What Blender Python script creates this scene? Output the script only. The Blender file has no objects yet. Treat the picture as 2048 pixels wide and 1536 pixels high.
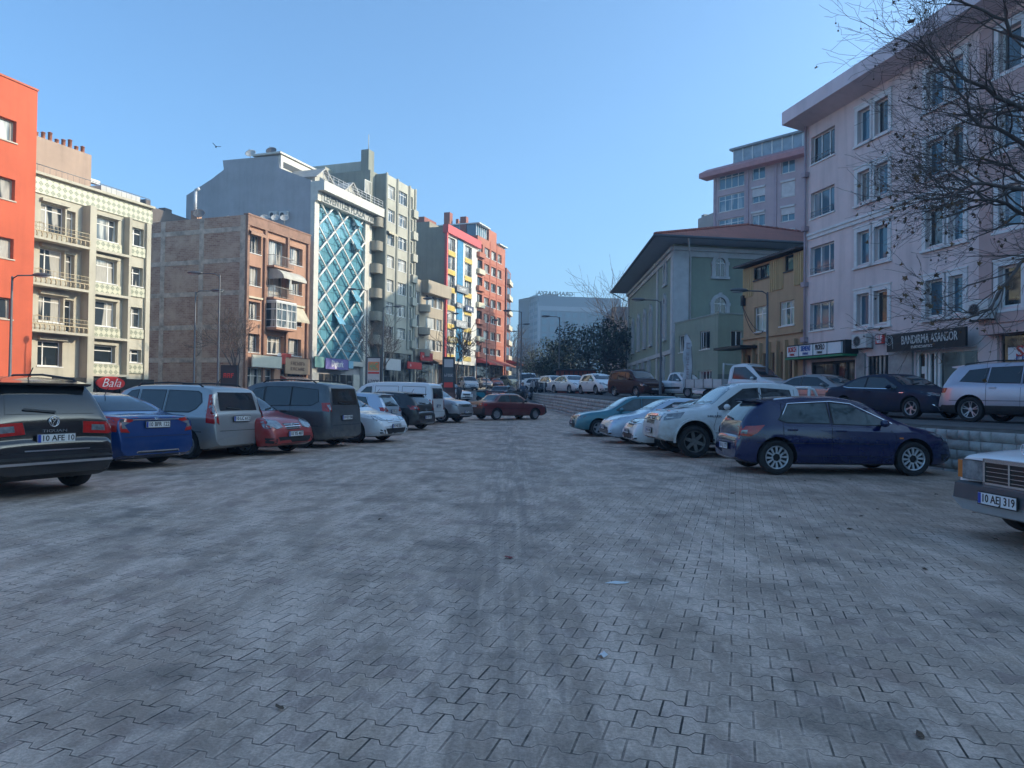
import bpy, bmesh, math, random
from mathutils import Vector, Matrix
from mathutils.bvhtree import BVHTree
from mathutils.geometry import delaunay_2d_cdt
R = math.radians
S = bpy.context.scene
C = S.collection
rnd = random.Random(7)

# ---------------------------------------------------------------- camera, sky, sun, exposure
CAMZ, PITCH, ROLL, FPX = 1.5, math.atan(24/1480), 0.013, 1480.0
cd = bpy.data.cameras.new('camera'); cam = bpy.data.objects.new('camera', cd); C.objects.link(cam)
cd.sensor_width = 36; cd.lens = 36*FPX/2048; cd.clip_start = 0.1; cd.clip_end = 3000
CM = Matrix.Rotation(R(90)+PITCH, 3, 'X') @ Matrix.Rotation(ROLL, 3, 'Z')
cam.matrix_world = Matrix.Translation((0, 0, CAMZ)) @ CM.to_4x4()
S.camera = cam
SUN_AZ, SUN_EL = R(88), R(23)          # azimuth clockwise from +Y
W = bpy.data.worlds.new('World'); S.world = W; W.use_nodes = True
nt = W.node_tree; bg = nt.nodes['Background']
sky = nt.nodes.new('ShaderNodeTexSky'); sky.sky_type = 'NISHITA'; sky.sun_disc = False
sky.sun_elevation = SUN_EL; sky.sun_rotation = SUN_AZ
sky.air_density = 0.8; sky.dust_density = 2.6; sky.ozone_density = 4.0
tint = nt.nodes.new('ShaderNodeMix'); tint.data_type = 'RGBA'; tint.blend_type = 'MULTIPLY'; tint.inputs[0].default_value = 1; tint.inputs[7].default_value = (.72, .90, .90, 1)
nt.links.new(sky.outputs[0], tint.inputs[6]); nt.links.new(tint.outputs[2], bg.inputs[0]); bg.inputs[1].default_value = 0.142
sl = bpy.data.lights.new('sun', 'SUN'); sl.energy = 2.0; sl.angle = R(0.5); sl.color = (1, .84, .62)
so = bpy.data.objects.new('sun', sl); C.objects.link(so)
SD = Vector((math.sin(SUN_AZ)*math.cos(SUN_EL), math.cos(SUN_AZ)*math.cos(SUN_EL), math.sin(SUN_EL)))
so.rotation_euler = SD.to_track_quat('Z', 'Y').to_euler(); so.location = (20, 0, 60)
S.view_settings.view_transform = 'Standard'; S.view_settings.look = 'None'
S.view_settings.gamma = 1; S.view_settings.exposure = 1.45
S.cycles.max_bounces = 6; S.cycles.diffuse_bounces = 3; S.cycles.glossy_bounces = 3
S.cycles.volume_bounces = 0; S.cycles.caustics_reflective = False; S.cycles.caustics_refractive = False

def P(px, py, Y):
    d = CM @ Vector(((px-1024)/FPX, -(py-768)/FPX, -1)); t = Y/d.y
    return Vector((0, 0, CAMZ)) + d*t
def lerp(a, b, t): return a+(b-a)*t
def interp(pts, x):
    if x <= pts[0][0]: return pts[0][1]
    for (a, b), (c, d) in zip(pts, pts[1:]):
        if x <= c: return b+(d-b)*(x-a)/(c-a)
    return pts[-1][1]
RISE = [(0, 0), (24, 0), (40, .22), (50, .5), (60, .95), (75, 1.5), (100, 2.4), (130, 3.4), (180, 4.9), (260, 6.5), (700, 9)]
def zg(x, y): return (.055+.003*max(-8, min(8, x)))*max(0, min(1, (60-y)/30)) + interp(RISE, y)
TERR = [(0, .92), (16, .93), (24, .95), (34, 1.22), (48, 1.6), (60, 1.78), (75, 1.86), (100, 2.55), (130, 3.5), (180, 5), (260, 6.6), (700, 9.1)]
def zt(y): return interp(TERR, y)
def edge_x(y): return interp([(-30, 17.6), (13.6, 9.4), (45, 3.7), (56, 2.3), (66, 1.9), (80, 2.2), (120, 4)], y)

# ---------------------------------------------------------------- materials
MATS = {}
def mat(name, col, rough=.7, metal=0, var=.12, scale=1.5, bump=0, coat=0, spec=.5, detail=5, dark=None, bscale=None):
    if name in MATS: return MATS[name]
    m = bpy.data.materials.new(name); m.use_nodes = True; n = m.node_tree.nodes; l = m.node_tree.links
    b = n['Principled BSDF']; b.inputs['Roughness'].default_value = rough; b.inputs['Metallic'].default_value = metal
    b.inputs['Specular IOR Level'].default_value = spec
    b.inputs['Base Color'].default_value = (*col, 1)
    if coat: b.inputs['Coat Weight'].default_value = coat; b.inputs['Coat Roughness'].default_value = .06
    tc = n.new('ShaderNodeTexCoord')
    if var:
        no = n.new('ShaderNodeTexNoise'); no.inputs['Scale'].default_value = scale; no.inputs['Detail'].default_value = detail
        no.inputs['Roughness'].default_value = .65
        l.new(tc.outputs['Object'], no.inputs['Vector'])
        mp = n.new('ShaderNodeMapRange'); mp.inputs[1].default_value = .3; mp.inputs[2].default_value = .7
        l.new(no.outputs[0], mp.inputs[0])
        mx = n.new('ShaderNodeMix'); mx.data_type = 'RGBA'; l.new(mp.outputs[0], mx.inputs[0])
        d = dark or tuple(c*(1-2*var) for c in col)
        mx.inputs[6].default_value = (*d, 1); mx.inputs[7].default_value = (*[min(1, c*(1+var*.6)) for c in col], 1)
        l.new(mx.outputs[2], b.inputs['Base Color'])
    if bump:
        nb = n.new('ShaderNodeTexNoise'); nb.inputs['Scale'].default_value = bscale or scale*12; nb.inputs['Detail'].default_value = 4
        l.new(tc.outputs['Object'], nb.inputs['Vector'])
        bu = n.new('ShaderNodeBump'); bu.inputs['Strength'].default_value = bump; bu.inputs['Distance'].default_value = .02
        l.new(nb.outputs[0], bu.inputs['Height']); l.new(bu.outputs[0], b.inputs['Normal'])
    MATS[name] = m; return m
def plaster(name, col, streak=.35, rough=.85):
    """wall paint with vertical rain streaks and blotches"""
    if name in MATS: return MATS[name]
    m = mat(name, col, rough, var=.1, scale=.35, bump=.25, bscale=25); n = m.node_tree.nodes; l = m.node_tree.links
    b = n['Principled BSDF']; src = b.inputs['Base Color'].links[0].from_socket
    tc = [x for x in n if x.type == 'TEX_COORD'][0]
    mp = n.new('ShaderNodeMapping'); mp.inputs['Scale'].default_value = (1.6, 1.6, .12); l.new(tc.outputs['Object'], mp.inputs[0])
    no = n.new('ShaderNodeTexNoise'); no.inputs['Scale'].default_value = 1.4; no.inputs['Detail'].default_value = 6; l.new(mp.outputs[0], no.inputs['Vector'])
    r = n.new('ShaderNodeMapRange'); r.inputs[1].default_value = .48; r.inputs[2].default_value = .8; r.inputs[4].default_value = streak; l.new(no.outputs[0], r.inputs[0])
    mx = n.new('ShaderNodeMix'); mx.data_type = 'RGBA'; l.new(r.outputs[0], mx.inputs[0]); l.new(src, mx.inputs[6])
    mx.inputs[7].default_value = (*[c*.45 for c in col], 1); l.new(mx.outputs[2], b.inputs['Base Color'])
    return m
def brickmat(name, c1, c2, mortar, bw=.24, bh=.075, blotch=None, msize=.012):
    if name in MATS: return MATS[name]
    m = bpy.data.materials.new(name); m.use_nodes = True; n = m.node_tree.nodes; l = m.node_tree.links
    b = n['Principled BSDF']; b.inputs['Roughness'].default_value = .9
    uv = n.new('ShaderNodeUVMap'); br = n.new('ShaderNodeTexBrick'); br.inputs['Scale'].default_value = 1
    br.inputs['Brick Width'].default_value = bw; br.inputs['Row Height'].default_value = bh; br.inputs['Mortar Size'].default_value = msize
    br.inputs['Color1'].default_value = (*c1, 1); br.inputs['Color2'].default_value = (*c2, 1); br.inputs['Mortar'].default_value = (*mortar, 1)
    l.new(uv.outputs[0], br.inputs[0]); out = br.outputs[0]
    no = n.new('ShaderNodeTexNoise'); no.inputs['Scale'].default_value = .45; no.inputs['Detail'].default_value = 8; no.inputs['Roughness'].default_value = .7; l.new(uv.outputs[0], no.inputs[0])
    r = n.new('ShaderNodeMapRange'); r.inputs[1].default_value = .45; r.inputs[2].default_value = .62; l.new(no.outputs[0], r.inputs[0])
    mx = n.new('ShaderNodeMix'); mx.data_type = 'RGBA'; l.new(r.outputs[0], mx.inputs[0]); l.new(out, mx.inputs[6]); mx.inputs[7].default_value = (*(blotch or mortar), 1)
    if not blotch: r.inputs[4].default_value = .3
    l.new(mx.outputs[2], b.inputs['Base Color'])
    bu = n.new('ShaderNodeBump'); bu.inputs['Strength'].default_value = .5; bu.inputs['Distance'].default_value = .01
    l.new(br.outputs['Fac'], bu.inputs['Height']); bu.invert = True; l.new(bu.outputs[0], b.inputs['Normal'])
    MATS[name] = m; return m
def panemat(name, tint, curtain=.5, ccol=(.55, .53, .48), rough=.04):
    """window pane: dark glass over pale curtains, different in each window"""
    if name in MATS: return MATS[name]
    m = bpy.data.materials.new(name); m.use_nodes = True; n = m.node_tree.nodes; l = m.node_tree.links
    b = n['Principled BSDF']; b.inputs['Roughness'].default_value = rough; b.inputs['Specular IOR Level'].default_value = .9
    oi = n.new('ShaderNodeObjectInfo'); uv = n.new('ShaderNodeUVMap')
    ad = n.new('ShaderNodeVectorMath'); ad.operation = 'ADD'; l.new(uv.outputs[0], ad.inputs[0])
    cr = n.new('ShaderNodeVectorMath'); cr.operation = 'SCALE'; cr.inputs[0].default_value = (37, 0, 0); l.new(oi.outputs['Random'], cr.inputs['Scale']); l.new(cr.outputs[0], ad.inputs[1])
    mp = n.new('ShaderNodeMapping'); mp.inputs['Scale'].default_value = (1, .12, 1); l.new(ad.outputs[0], mp.inputs[0])
    no = n.new('ShaderNodeTexNoise'); no.inputs['Scale'].default_value = 1.3; no.inputs['Detail'].default_value = 2; l.new(mp.outputs[0], no.inputs[0])
    n2 = n.new('ShaderNodeTexNoise'); n2.inputs['Scale'].default_value = 14; n2.inputs['Detail'].default_value = 2; l.new(mp.outputs[0], n2.inputs[0])
    r = n.new('ShaderNodeMapRange'); r.inputs[1].default_value = .5-.02+(.5-curtain)*.3; r.inputs[2].default_value = .5+.03+(.5-curtain)*.3; l.new(no.outputs[0], r.inputs[0])
    fo = n.new('ShaderNodeMix'); fo.data_type = 'RGBA'; l.new(n2.outputs[0], fo.inputs[0]); fo.inputs[6].default_value = (*[c*.55 for c in ccol], 1); fo.inputs[7].default_value = (*ccol, 1)
    mx = n.new('ShaderNodeMix'); mx.data_type = 'RGBA'; l.new(r.outputs[0], mx.inputs[0]); mx.inputs[6].default_value = (*tint, 1); l.new(fo.outputs[2], mx.inputs[7])
    l.new(mx.outputs[2], b.inputs['Base Color']); MATS[name] = m; return m

# ---------------------------------------------------------------- mesh builder
class MB:
    def __init__(s): s.v = []; s.f = []; s.m = []; s.sm = []
    def add(s, vs, fs, m=0, smooth=False):
        o = len(s.v); s.v += [tuple(v) for v in vs]
        for f in fs: s.f.append([i+o for i in f]); s.m.append(m); s.sm.append(smooth)
        return s
    def box(s, x0, x1, y0, y1, z0, z1, m=0, M=None):
        vs = [Vector((x, y, z)) for x in (x0, x1) for y in (y0, y1) for z in (z0, z1)]
        if M is not None: vs = [M @ v for v in vs]
        return s.add(vs, [(0, 1, 3, 2), (4, 6, 7, 5), (0, 4, 5, 1), (2, 3, 7, 6), (0, 2, 6, 4), (1, 5, 7, 3)], m)
    def quad(s, a, b, c, d, m=0): return s.add([a, b, c, d], [(0, 1, 2, 3)], m)
    def prism(s, pts, axis, a, b, m=0):
        """2-D polygon extruded along an axis (0,1,2) from a to b"""
        def mk(p, t):
            return (t, p[0], p[1]) if axis == 0 else (p[0], t, p[1]) if axis == 1 else (p[0], p[1], t)
        n = len(pts); vs = [mk(p, a) for p in pts]+[mk(p, b) for p in pts]
        fs = [tuple(range(n)), tuple(range(2*n-1, n-1, -1))]+[(i, (i+1) % n, n+(i+1) % n, n+i) for i in range(n)]
        return s.add(vs, fs, m)
    def tube(s, pts, rad, n=6, m=0, smooth=True, cap=True):
        pts = [Vector(p) for p in pts]
        if not hasattr(rad, '__len__'): rad = [rad]*len(pts)
        vs = []; up = Vector((0, 0, 1))
        for i, p in enumerate(pts):
            d = (pts[min(i+1, len(pts)-1)]-pts[max(i-1, 0)])
            if d.length < 1e-6: d = Vector((0, 0, 1))
            d.normalize(); a = d.cross(up if abs(d.z) < .95 else Vector((1, 0, 0))).normalized(); b = d.cross(a)
            vs += [p+(a*math.cos(t)+b*math.sin(t))*rad[i] for t in [2*math.pi*k/n for k in range(n)]]
        fs = []
        for i in range(len(pts)-1):
            for k in range(n): fs.append((i*n+k, i*n+(k+1) % n, (i+1)*n+(k+1) % n, (i+1)*n+k))
        if cap: fs += [tuple(range(n-1, -1, -1)), tuple(range((len(pts)-1)*n, len(pts)*n))]
        return s.add(vs, fs, m, smooth)
    def lathe(s, prof, n=24, M=None, m=0, smooth=True, ax='z'):
        vs = []
        for r, h in prof:
            for k in range(n):
                t = 2*math.pi*k/n; a, b = r*math.cos(t), r*math.sin(t)
                v = Vector((a, b, h)) if ax == 'z' else Vector((a, h, b))
                vs.append(M @ v if M is not None else v)
        fs = []
        for i in range(len(prof)-1):
            for k in range(n): fs.append((i*n+k, i*n+(k+1) % n, (i+1)*n+(k+1) % n, (i+1)*n+k))
        return s.add(vs, fs, m, smooth)
    def ball(s, c, rx, ry=None, rz=None, n=10, m=0):
        ry = ry or rx; rz = rz or rx; k = max(4, n//2)
        prof = [(math.sin(math.pi*i/k), -math.cos(math.pi*i/k)) for i in range(k+1)]
        prof[0] = (.001, -1); prof[-1] = (.001, 1)
        return s.lathe(prof, n, Matrix.Translation(c) @ Matrix.Diagonal((rx, ry, rz, 1)), m)
    def build(s, name, mats, parent=None, loc=None, sharp=None):
        me = bpy.data.meshes.new(name); me.from_pydata(s.v, [], s.f)
        if not isinstance(mats, (list, tuple)): mats = [mats]
        for x in mats: me.materials.append(x)
        me.polygons.foreach_set('material_index', s.m); me.polygons.foreach_set('use_smooth', s.sm)
        uv = me.uv_layers.new(name='UVMap').data
        for p in me.polygons:
            nx, ny, nz = abs(p.normal.x), abs(p.normal.y), abs(p.normal.z)
            for li in p.loop_indices:
                v = me.vertices[me.loops[li].vertex_index].co
                uv[li].uv = (v.x, v.y) if nz > .75 else ((v.y, v.z) if nx > ny else (v.x, v.z))
        me.validate(); me.update()
        if sharp: me.set_sharp_from_angle(angle=R(sharp))
        o = bpy.data.objects.new(name, me); C.objects.link(o)
        if parent: o.parent = parent
        if loc is not None: o.location = loc
        return o
def tag(o, label, cat, group=None, kind=None):
    o['label'] = label; o['category'] = cat
    if group: o['group'] = group
    if kind: o['kind'] = kind
    return o
def struct(o, kind='structure'): o['kind'] = kind; return o
def empty(name, loc, rz=0, label=None, cat=None, group=None):
    o = bpy.data.objects.new(name, None); C.objects.link(o); o.location = loc; o.rotation_euler = (0, 0, rz); o.empty_display_size = .3
    if label: tag(o, label, cat, group)
    return o
_tc = {}
def textmesh(txt, size=1, align='CENTER', ext=.01, bold=0.0, shear=0):
    k = (txt, align, bold, shear)
    if k not in _tc:
        cu = bpy.data.curves.new('t', 'FONT'); cu.body = txt; cu.align_x = align; cu.align_y = 'CENTER'; cu.size = 1; cu.extrude = .02; cu.offset = bold; cu.resolution_u = 2; cu.shear = shear
        o = bpy.data.objects.new('t', cu); C.objects.link(o); bpy.context.view_layer.update()
        me = bpy.data.meshes.new_from_object(o); vs = [v.co.copy() for v in me.vertices]; fs = [tuple(p.vertices) for p in me.polygons]
        bpy.data.objects.remove(o); bpy.data.meshes.remove(me); bpy.data.curves.remove(cu); _tc[k] = (vs, fs)
    vs, fs = _tc[k]
    return [Vector((v.x*size, v.y*size, v.z*ext/.02)) for v in vs], fs
def add_text(mb, txt, size, M, m=0, align='CENTER', ext=.01, bold=0.0, width=None, shear=0):
    """text in local XY of M, thickness along its Z"""
    if txt[0] == '~':                  # writing too small to read in the photo: letter-like strokes
        q = random.Random(len(txt)*7+ord(txt[-1])); n_ = len(txt)-1; sw = (width or size*.5*n_)/n_; vs, fs = [], []
        def bar(x0, x1, y0, y1):
            o = len(vs); vs.extend([Vector((x, y, z)) for z in (0, ext) for x, y in ((x0, y0), (x1, y0), (x1, y1), (x0, y1))]); fs.extend([tuple(i+o for i in f) for f in ((4, 5, 6, 7), (0, 1, 5, 4), (1, 2, 6, 5), (2, 3, 7, 6), (3, 0, 4, 7))])
        for i in range(n_):
            x = (i-n_/2)*sw+sw*.1; h = size*.34; bar(x, x+sw*.2, -h, h); t_ = q.random()
            if t_ < .75: bar(x+sw*.2, x+sw*.72, h*.6, h)
            if t_ > .3: bar(x+sw*.2, x+sw*.6, -h*.2, h*.15)
            if t_ > .55: bar(x+sw*.55, x+sw*.75, -h, h*.6)
            elif t_ < .4: bar(x+sw*.2, x+sw*.72, -h, -h*.65)
        mb.add([M @ v for v in vs], fs, m); return
    vs, fs = textmesh(txt, size, align, ext, bold, shear)
    if width and vs:
        w = max(v.x for v in vs)-min(v.x for v in vs)
        k = width/w if w else 1
        vs = [Vector((v.x*k, v.y, v.z)) for v in vs]
    mb.add([M @ v for v in vs], fs, m)
def FM(x, y, z, rz=0):
    """text matrix: writing on a vertical face whose outward normal is -y (before rz)"""
    return Matrix.Translation((x, y, z)) @ Matrix.Rotation(rz, 4, 'Z') @ Matrix.Rotation(R(90), 4, 'X')

WHITE = mat('white_pvc', (.72, .72, .70), .4, var=.06)
DARKM = mat('dark_metal', (.035, .038, .042), .5, metal=.3)
GREYM = mat('grey_metal', (.22, .23, .24), .5, metal=.4)
BLACK = mat('black_plastic', (.018, .019, .021), .55, var=.2, scale=6)
CHROME = mat('chrome', (.7, .7, .72), .12, metal=1, var=0)
CONC = plaster('concrete', (.33, .32, .30), .5)
RAILM = mat('rail_paint', (.45, .44, .42), .5)
# ---------------------------------------------------------------- ground
def sheet(name, fx0, fx1, ys, zf, m, nx=8, dz=0):
    mb = MB(); vs = []; fs = []
    for y in ys:
        a, b = fx0(y), fx1(y)
        for i in range(nx+1):
            x = lerp(a, b, i/nx); vs.append((x, y, zf(x, y)+dz))
    for j in range(len(ys)-1):
        for i in range(nx): q = j*(nx+1)+i; fs.append((q, q+1, q+nx+2, q+nx+1))
    mb.add(vs, fs, 0, True); return mb.build(name, m)
def frange(a, b, s): 
    n = max(1, round((b-a)/s)); return [a+(b-a)*i/n for i in range(n+1)]
def paving():
    m = bpy.data.materials.new('interlocking_paving'); m.use_nodes = True; n = m.node_tree.nodes; l = m.node_tree.links
    b = n['Principled BSDF']; b.inputs['Roughness'].default_value = .72; b.inputs['Specular IOR Level'].default_value = .35
    tc = n.new('ShaderNodeTexCoord')
    def math_(op, a, b_=None, c=None):
        x = n.new('ShaderNodeMath'); x.operation = op
        for i, q in enumerate((a, b_, c)):
            if q is None: continue
            if hasattr(q, 'is_linked'): l.new(q, x.inputs[i])
            else: x.inputs[i].default_value = q
        return x.outputs[0]
    rot = n.new('ShaderNodeMapping'); rot.inputs['Rotation'].default_value = (0, 0, R(17)); l.new(tc.outputs['Object'], rot.inputs[0])
    # slight unevenness in the laying
    wn = n.new('ShaderNodeTexNoise'); wn.inputs['Scale'].default_value = .8; l.new(rot.outputs[0], wn.inputs[0])
    wv = n.new('ShaderNodeVectorMath'); wv.operation = 'MULTIPLY_ADD'; l.new(wn.outputs['Color'], wv.inputs[0]); wv.inputs[1].default_value = (.05, .05, 0); l.new(rot.outputs[0], wv.inputs[2])
    sp = n.new('ShaderNodeSeparateXYZ'); l.new(wv.outputs[0], sp.inputs[0])
    Lb, Hb = .205, .158
    u = math_('DIVIDE', sp.outputs[0], Lb); v = math_('DIVIDE', sp.outputs[1], Hb)
    fr = math_('FRACT', u); tri = math_('ABSOLUTE', math_('SUBTRACT', fr, .5))       # 0..0.5, 0.5 at joints
    tr = n.new('ShaderNodeMapRange'); tr.inputs[1].default_value = .19; tr.inputs[2].default_value = .31; tr.inputs[3].default_value = -.13; tr.inputs[4].default_value = .13; l.new(tri, tr.inputs[0])
    cs = math_('COSINE', math_('MULTIPLY', v, math.pi))
    w = math_('SUBTRACT', v, math_('MULTIPLY', tr.outputs[0], cs))
    cb = n.new('ShaderNodeCombineXYZ'); l.new(math_('MULTIPLY', u, Lb/Hb), cb.inputs[0]); l.new(w, cb.inputs[1])
    br = n.new('ShaderNodeTexBrick'); br.offset = .5; br.inputs['Scale'].default_value = 1; br.inputs['Brick Width'].default_value = Lb/Hb; br.inputs['Row Height'].default_value = 1
    br.inputs['Mortar Size'].default_value = .036; br.inputs['Mortar Smooth'].default_value = .25
    br.inputs['Color1'].default_value = (0, 0, 0, 1); br.inputs['Color2'].default_value = (1, 1, 1, 1); br.inputs['Mortar'].default_value = (.5, .5, .5, 1); l.new(cb.outputs[0], br.inputs[0])
    rb = n.new('ShaderNodeValToRGB'); l.new(br.outputs[0], rb.inputs[0]); e = rb.color_ramp.elements
    e[0].color = (.175, .155, .145, 1); e[1].color = (.245, .222, .195, 1)
    for pos, c in ((.05, (.18, .165, .152, 1)), (.09, (.21, .195, .172, 1)), (.6, (.222, .205, .182, 1)), (.93, (.23, .21, .18, 1))):
        q = rb.color_ramp.elements.new(pos); q.color = c
    b2 = n.new('ShaderNodeTexBrick'); b2.offset = .5
    for k_, v_ in (('Scale', 1), ('Brick Width', Lb/Hb), ('Row Height', 1), ('Mortar Size', .13), ('Mortar Smooth', 1)): b2.inputs[k_].default_value = v_
    l.new(cb.outputs[0], b2.inputs[0])
    # dust, stains and wheel-worn streaks
    def noi(vec, sc, det=6, rough=.6):
        x = n.new('ShaderNodeTexNoise'); x.inputs['Scale'].default_value = sc; x.inputs['Detail'].default_value = det; x.inputs['Roughness'].default_value = rough; l.new(vec, x.inputs[0]); return x.outputs[0]
    def mr(s, a, b_, lo=0, hi=1):
        x = n.new('ShaderNodeMapRange'); x.inputs[1].default_value = a; x.inputs[2].default_value = b_; x.inputs[3].default_value = lo; x.inputs[4].default_value = hi; l.new(s, x.inputs[0]); return x.outputs[0]
    def mix(f, a, col, mode='MIX'):
        x = n.new('ShaderNodeMix'); x.data_type = 'RGBA'; x.blend_type = mode; l.new(f, x.inputs[0]); l.new(a, x.inputs[6])
        if hasattr(col, 'is_linked'): l.new(col, x.inputs[7])
        else: x.inputs[7].default_value = (*col, 1)
        return x.outputs[2]
    st = n.new('ShaderNodeMapping'); st.inputs['Scale'].default_value = (1.6, .45, 1); st.inputs['Rotation'].default_value = (0, 0, R(4)); l.new(tc.outputs['Object'], st.inputs[0])
    dust = mr(noi(st.outputs[0], 1.7, 9, .74), .44, .64, 0, .72)
    blot = mr(noi(tc.outputs['Object'], .95, 8, .72), .51, .66, 0, .75)
    oil = mr(noi(tc.outputs['Object'], 1.1, 3, .5), .64, .72, 0, .55)
    red = mr(noi(tc.outputs['Object'], .8, 4, .6), .6, .7, 0, .5)
    fine = noi(tc.outputs['Object'], 60, 6, .75)
    edge = mr(noi(cb.outputs[0], 1.2, 4), .4, .6)
    col = mix(math_('MULTIPLY', b2.outputs['Fac'], mr(noi(tc.outputs['Object'], 2.2, 4), .35, .6, .15, .75)), rb.outputs[0], (.36, .34, .31)); col = mix(dust, col, (.43, .41, .38)); col = mix(blot, col, (.10, .098, .09)); col = mix(oil, col, (.05, .05, .052)); col = mix(red, col, (.16, .128, .118))
    tw = n.new('ShaderNodeMapping'); tw.inputs['Scale'].default_value = (9, .35, 1); l.new(tc.outputs['Object'], tw.inputs[0])
    trk = n.new('ShaderNodeSeparateXYZ'); l.new(tc.outputs['Object'], trk.inputs[0])
    tb = math_('MULTIPLY', mr(math_('ABSOLUTE', math_('SUBTRACT', trk.outputs[0], .0)), .15, .75, 1, 0), mr(noi(tw.outputs[0], 1, 6, .7), .42, .62, 0, .55))
    col = mix(tb, col, (.1, .1, .1))
    fm = n.new('ShaderNodeMix'); fm.data_type = 'RGBA'; fm.blend_type = 'MULTIPLY'; fm.inputs[0].default_value = 1; l.new(col, fm.inputs[6])
    fc = n.new('ShaderNodeCombineColor'); q = mr(fine, .28, .72, .6, 1.28)
    for i in range(3): l.new(q, fc.inputs[i])
    l.new(fc.outputs[0], fm.inputs[7])
    soil = math_('MULTIPLY', math_('MULTIPLY', mr(trk.outputs[0], 3.0, 7.5), mr(trk.outputs[1], 17, 11)), mr(noi(tc.outputs['Object'], .7, 6, .65), .35, .6, .15, .8))
    l.new(mix(soil, [k for k in fm.inputs[6].links][0].from_socket, (.125, .10, .07)), fm.inputs[6])
    jf = math_('MULTIPLY', br.outputs['Fac'], mr(noi(tc.outputs['Object'], 2.3, 6, .7), .38, .62, 1, .25))
    col = mix(jf, fm.outputs[2], (.016, .017, .017)); gm = n.new('ShaderNodeMix'); gm.data_type = 'RGBA'; gm.blend_type = 'MULTIPLY'; gm.inputs[0].default_value = 1; l.new(col, gm.inputs[6]); gm.inputs[7].default_value = (1.86, 1.5, 1.33, 1); l.new(gm.outputs[2], b.inputs['Base Color'])
    h = math_('ADD', math_('MULTIPLY', jf, -1), math_('MULTIPLY', fine, .4))
    pv = n.new('ShaderNodeTexNoise'); pv.inputs['Scale'].default_value = 4; l.new(tc.outputs['Object'], pv.inputs[0])
    h = math_('ADD', h, math_('MULTIPLY', br.outputs[0], .25))
    bu = n.new('ShaderNodeBump'); bu.inputs['Strength'].default_value = .85; bu.inputs['Distance'].default_value = .016; l.new(h, bu.inputs['Height']); l.new(bu.outputs[0], b.inputs['Normal'])
    return m
dirt = mat('dirt_ground', (.16, .15, .13), .95, var=.25, scale=.3, bump=.3)
asph = mat('asphalt', (.13, .13, .13), .85, var=.25, scale=.5, bump=.3, bscale=40)
asph2 = mat('terrace_asphalt', (.10, .10, .10), .85, var=.3, scale=.6, bump=.3, bscale=40)
YS = frange(-40, 60, 2)+[x for x in frange(62, 200, 6)]+[230, 300, 400, 600, 900, 1500]
struct(sheet('ground', lambda y: -900, lambda y: 900, YS, lambda x, y: zg(x, y)-.22, dirt, 60))
LY = frange(-12, 56, 1)
struct(sheet('parking_lot_paving', lambda y: -34+max(0, y-38)*1.0, lambda y: edge_x(y)+.25, LY, zg, paving(), 24))
RY = frange(56, 200, 4)+[240, 300, 420]
struct(sheet('road', lambda y: -16+(min(y, 130)-56)*.30, lambda y: edge_x(min(y, 120))+.3+max(0, y-120)*.02, RY, zg, asph, 8, .01))
# pavement strip along the left row of buildings
def rowx(y): return -23.2+.36*(y-64)
pav = mat('pavement_slabs', (.24, .23, .21), .85, var=.2, scale=.8)
def pavement(name, x0, x1, ys, h):
    mb = MB(); n = len(ys); vs = []; fs = []
    for y in ys:
        a, b = x0(y), x1(y)
        for x, z in ((a, zg(a, y)-.3), (a, zg(a, y)+h), (b, zg(b, y)+h), (b, zg(b, y)-.3)): vs.append((x, y, z))
    for j in range(n-1):
        for i in range(3): q = j*4+i; fs.append((q, q+1, q+5, q+4))
    mb.add(vs, fs); return struct(mb.build(name, pav))
pavement('pavement', lambda y: rowx(y)-4 if y > 45 else rowx(y)-6, lambda y: rowx(y)+3.2, frange(44, 130, 3), .13)
# terrace body
mb = MB(); ys = frange(-30, 66, 2)+frange(70, 200, 6); vs = []; fs = []
for y in ys:
    e = edge_x(y)+.28
    for x in (e, e+.25, e+3, e+8, e+40, 120): vs.append((x, y, zt(y)+(.05 if x < e+.3 else 0)))
for j in range(len(ys)-1):
    for i in range(5): q = j*6+i; fs.append((q, q+1, q+7, q+6))
mb.add(vs, fs); struct(mb.build('terrace_ground', asph2))
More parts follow.
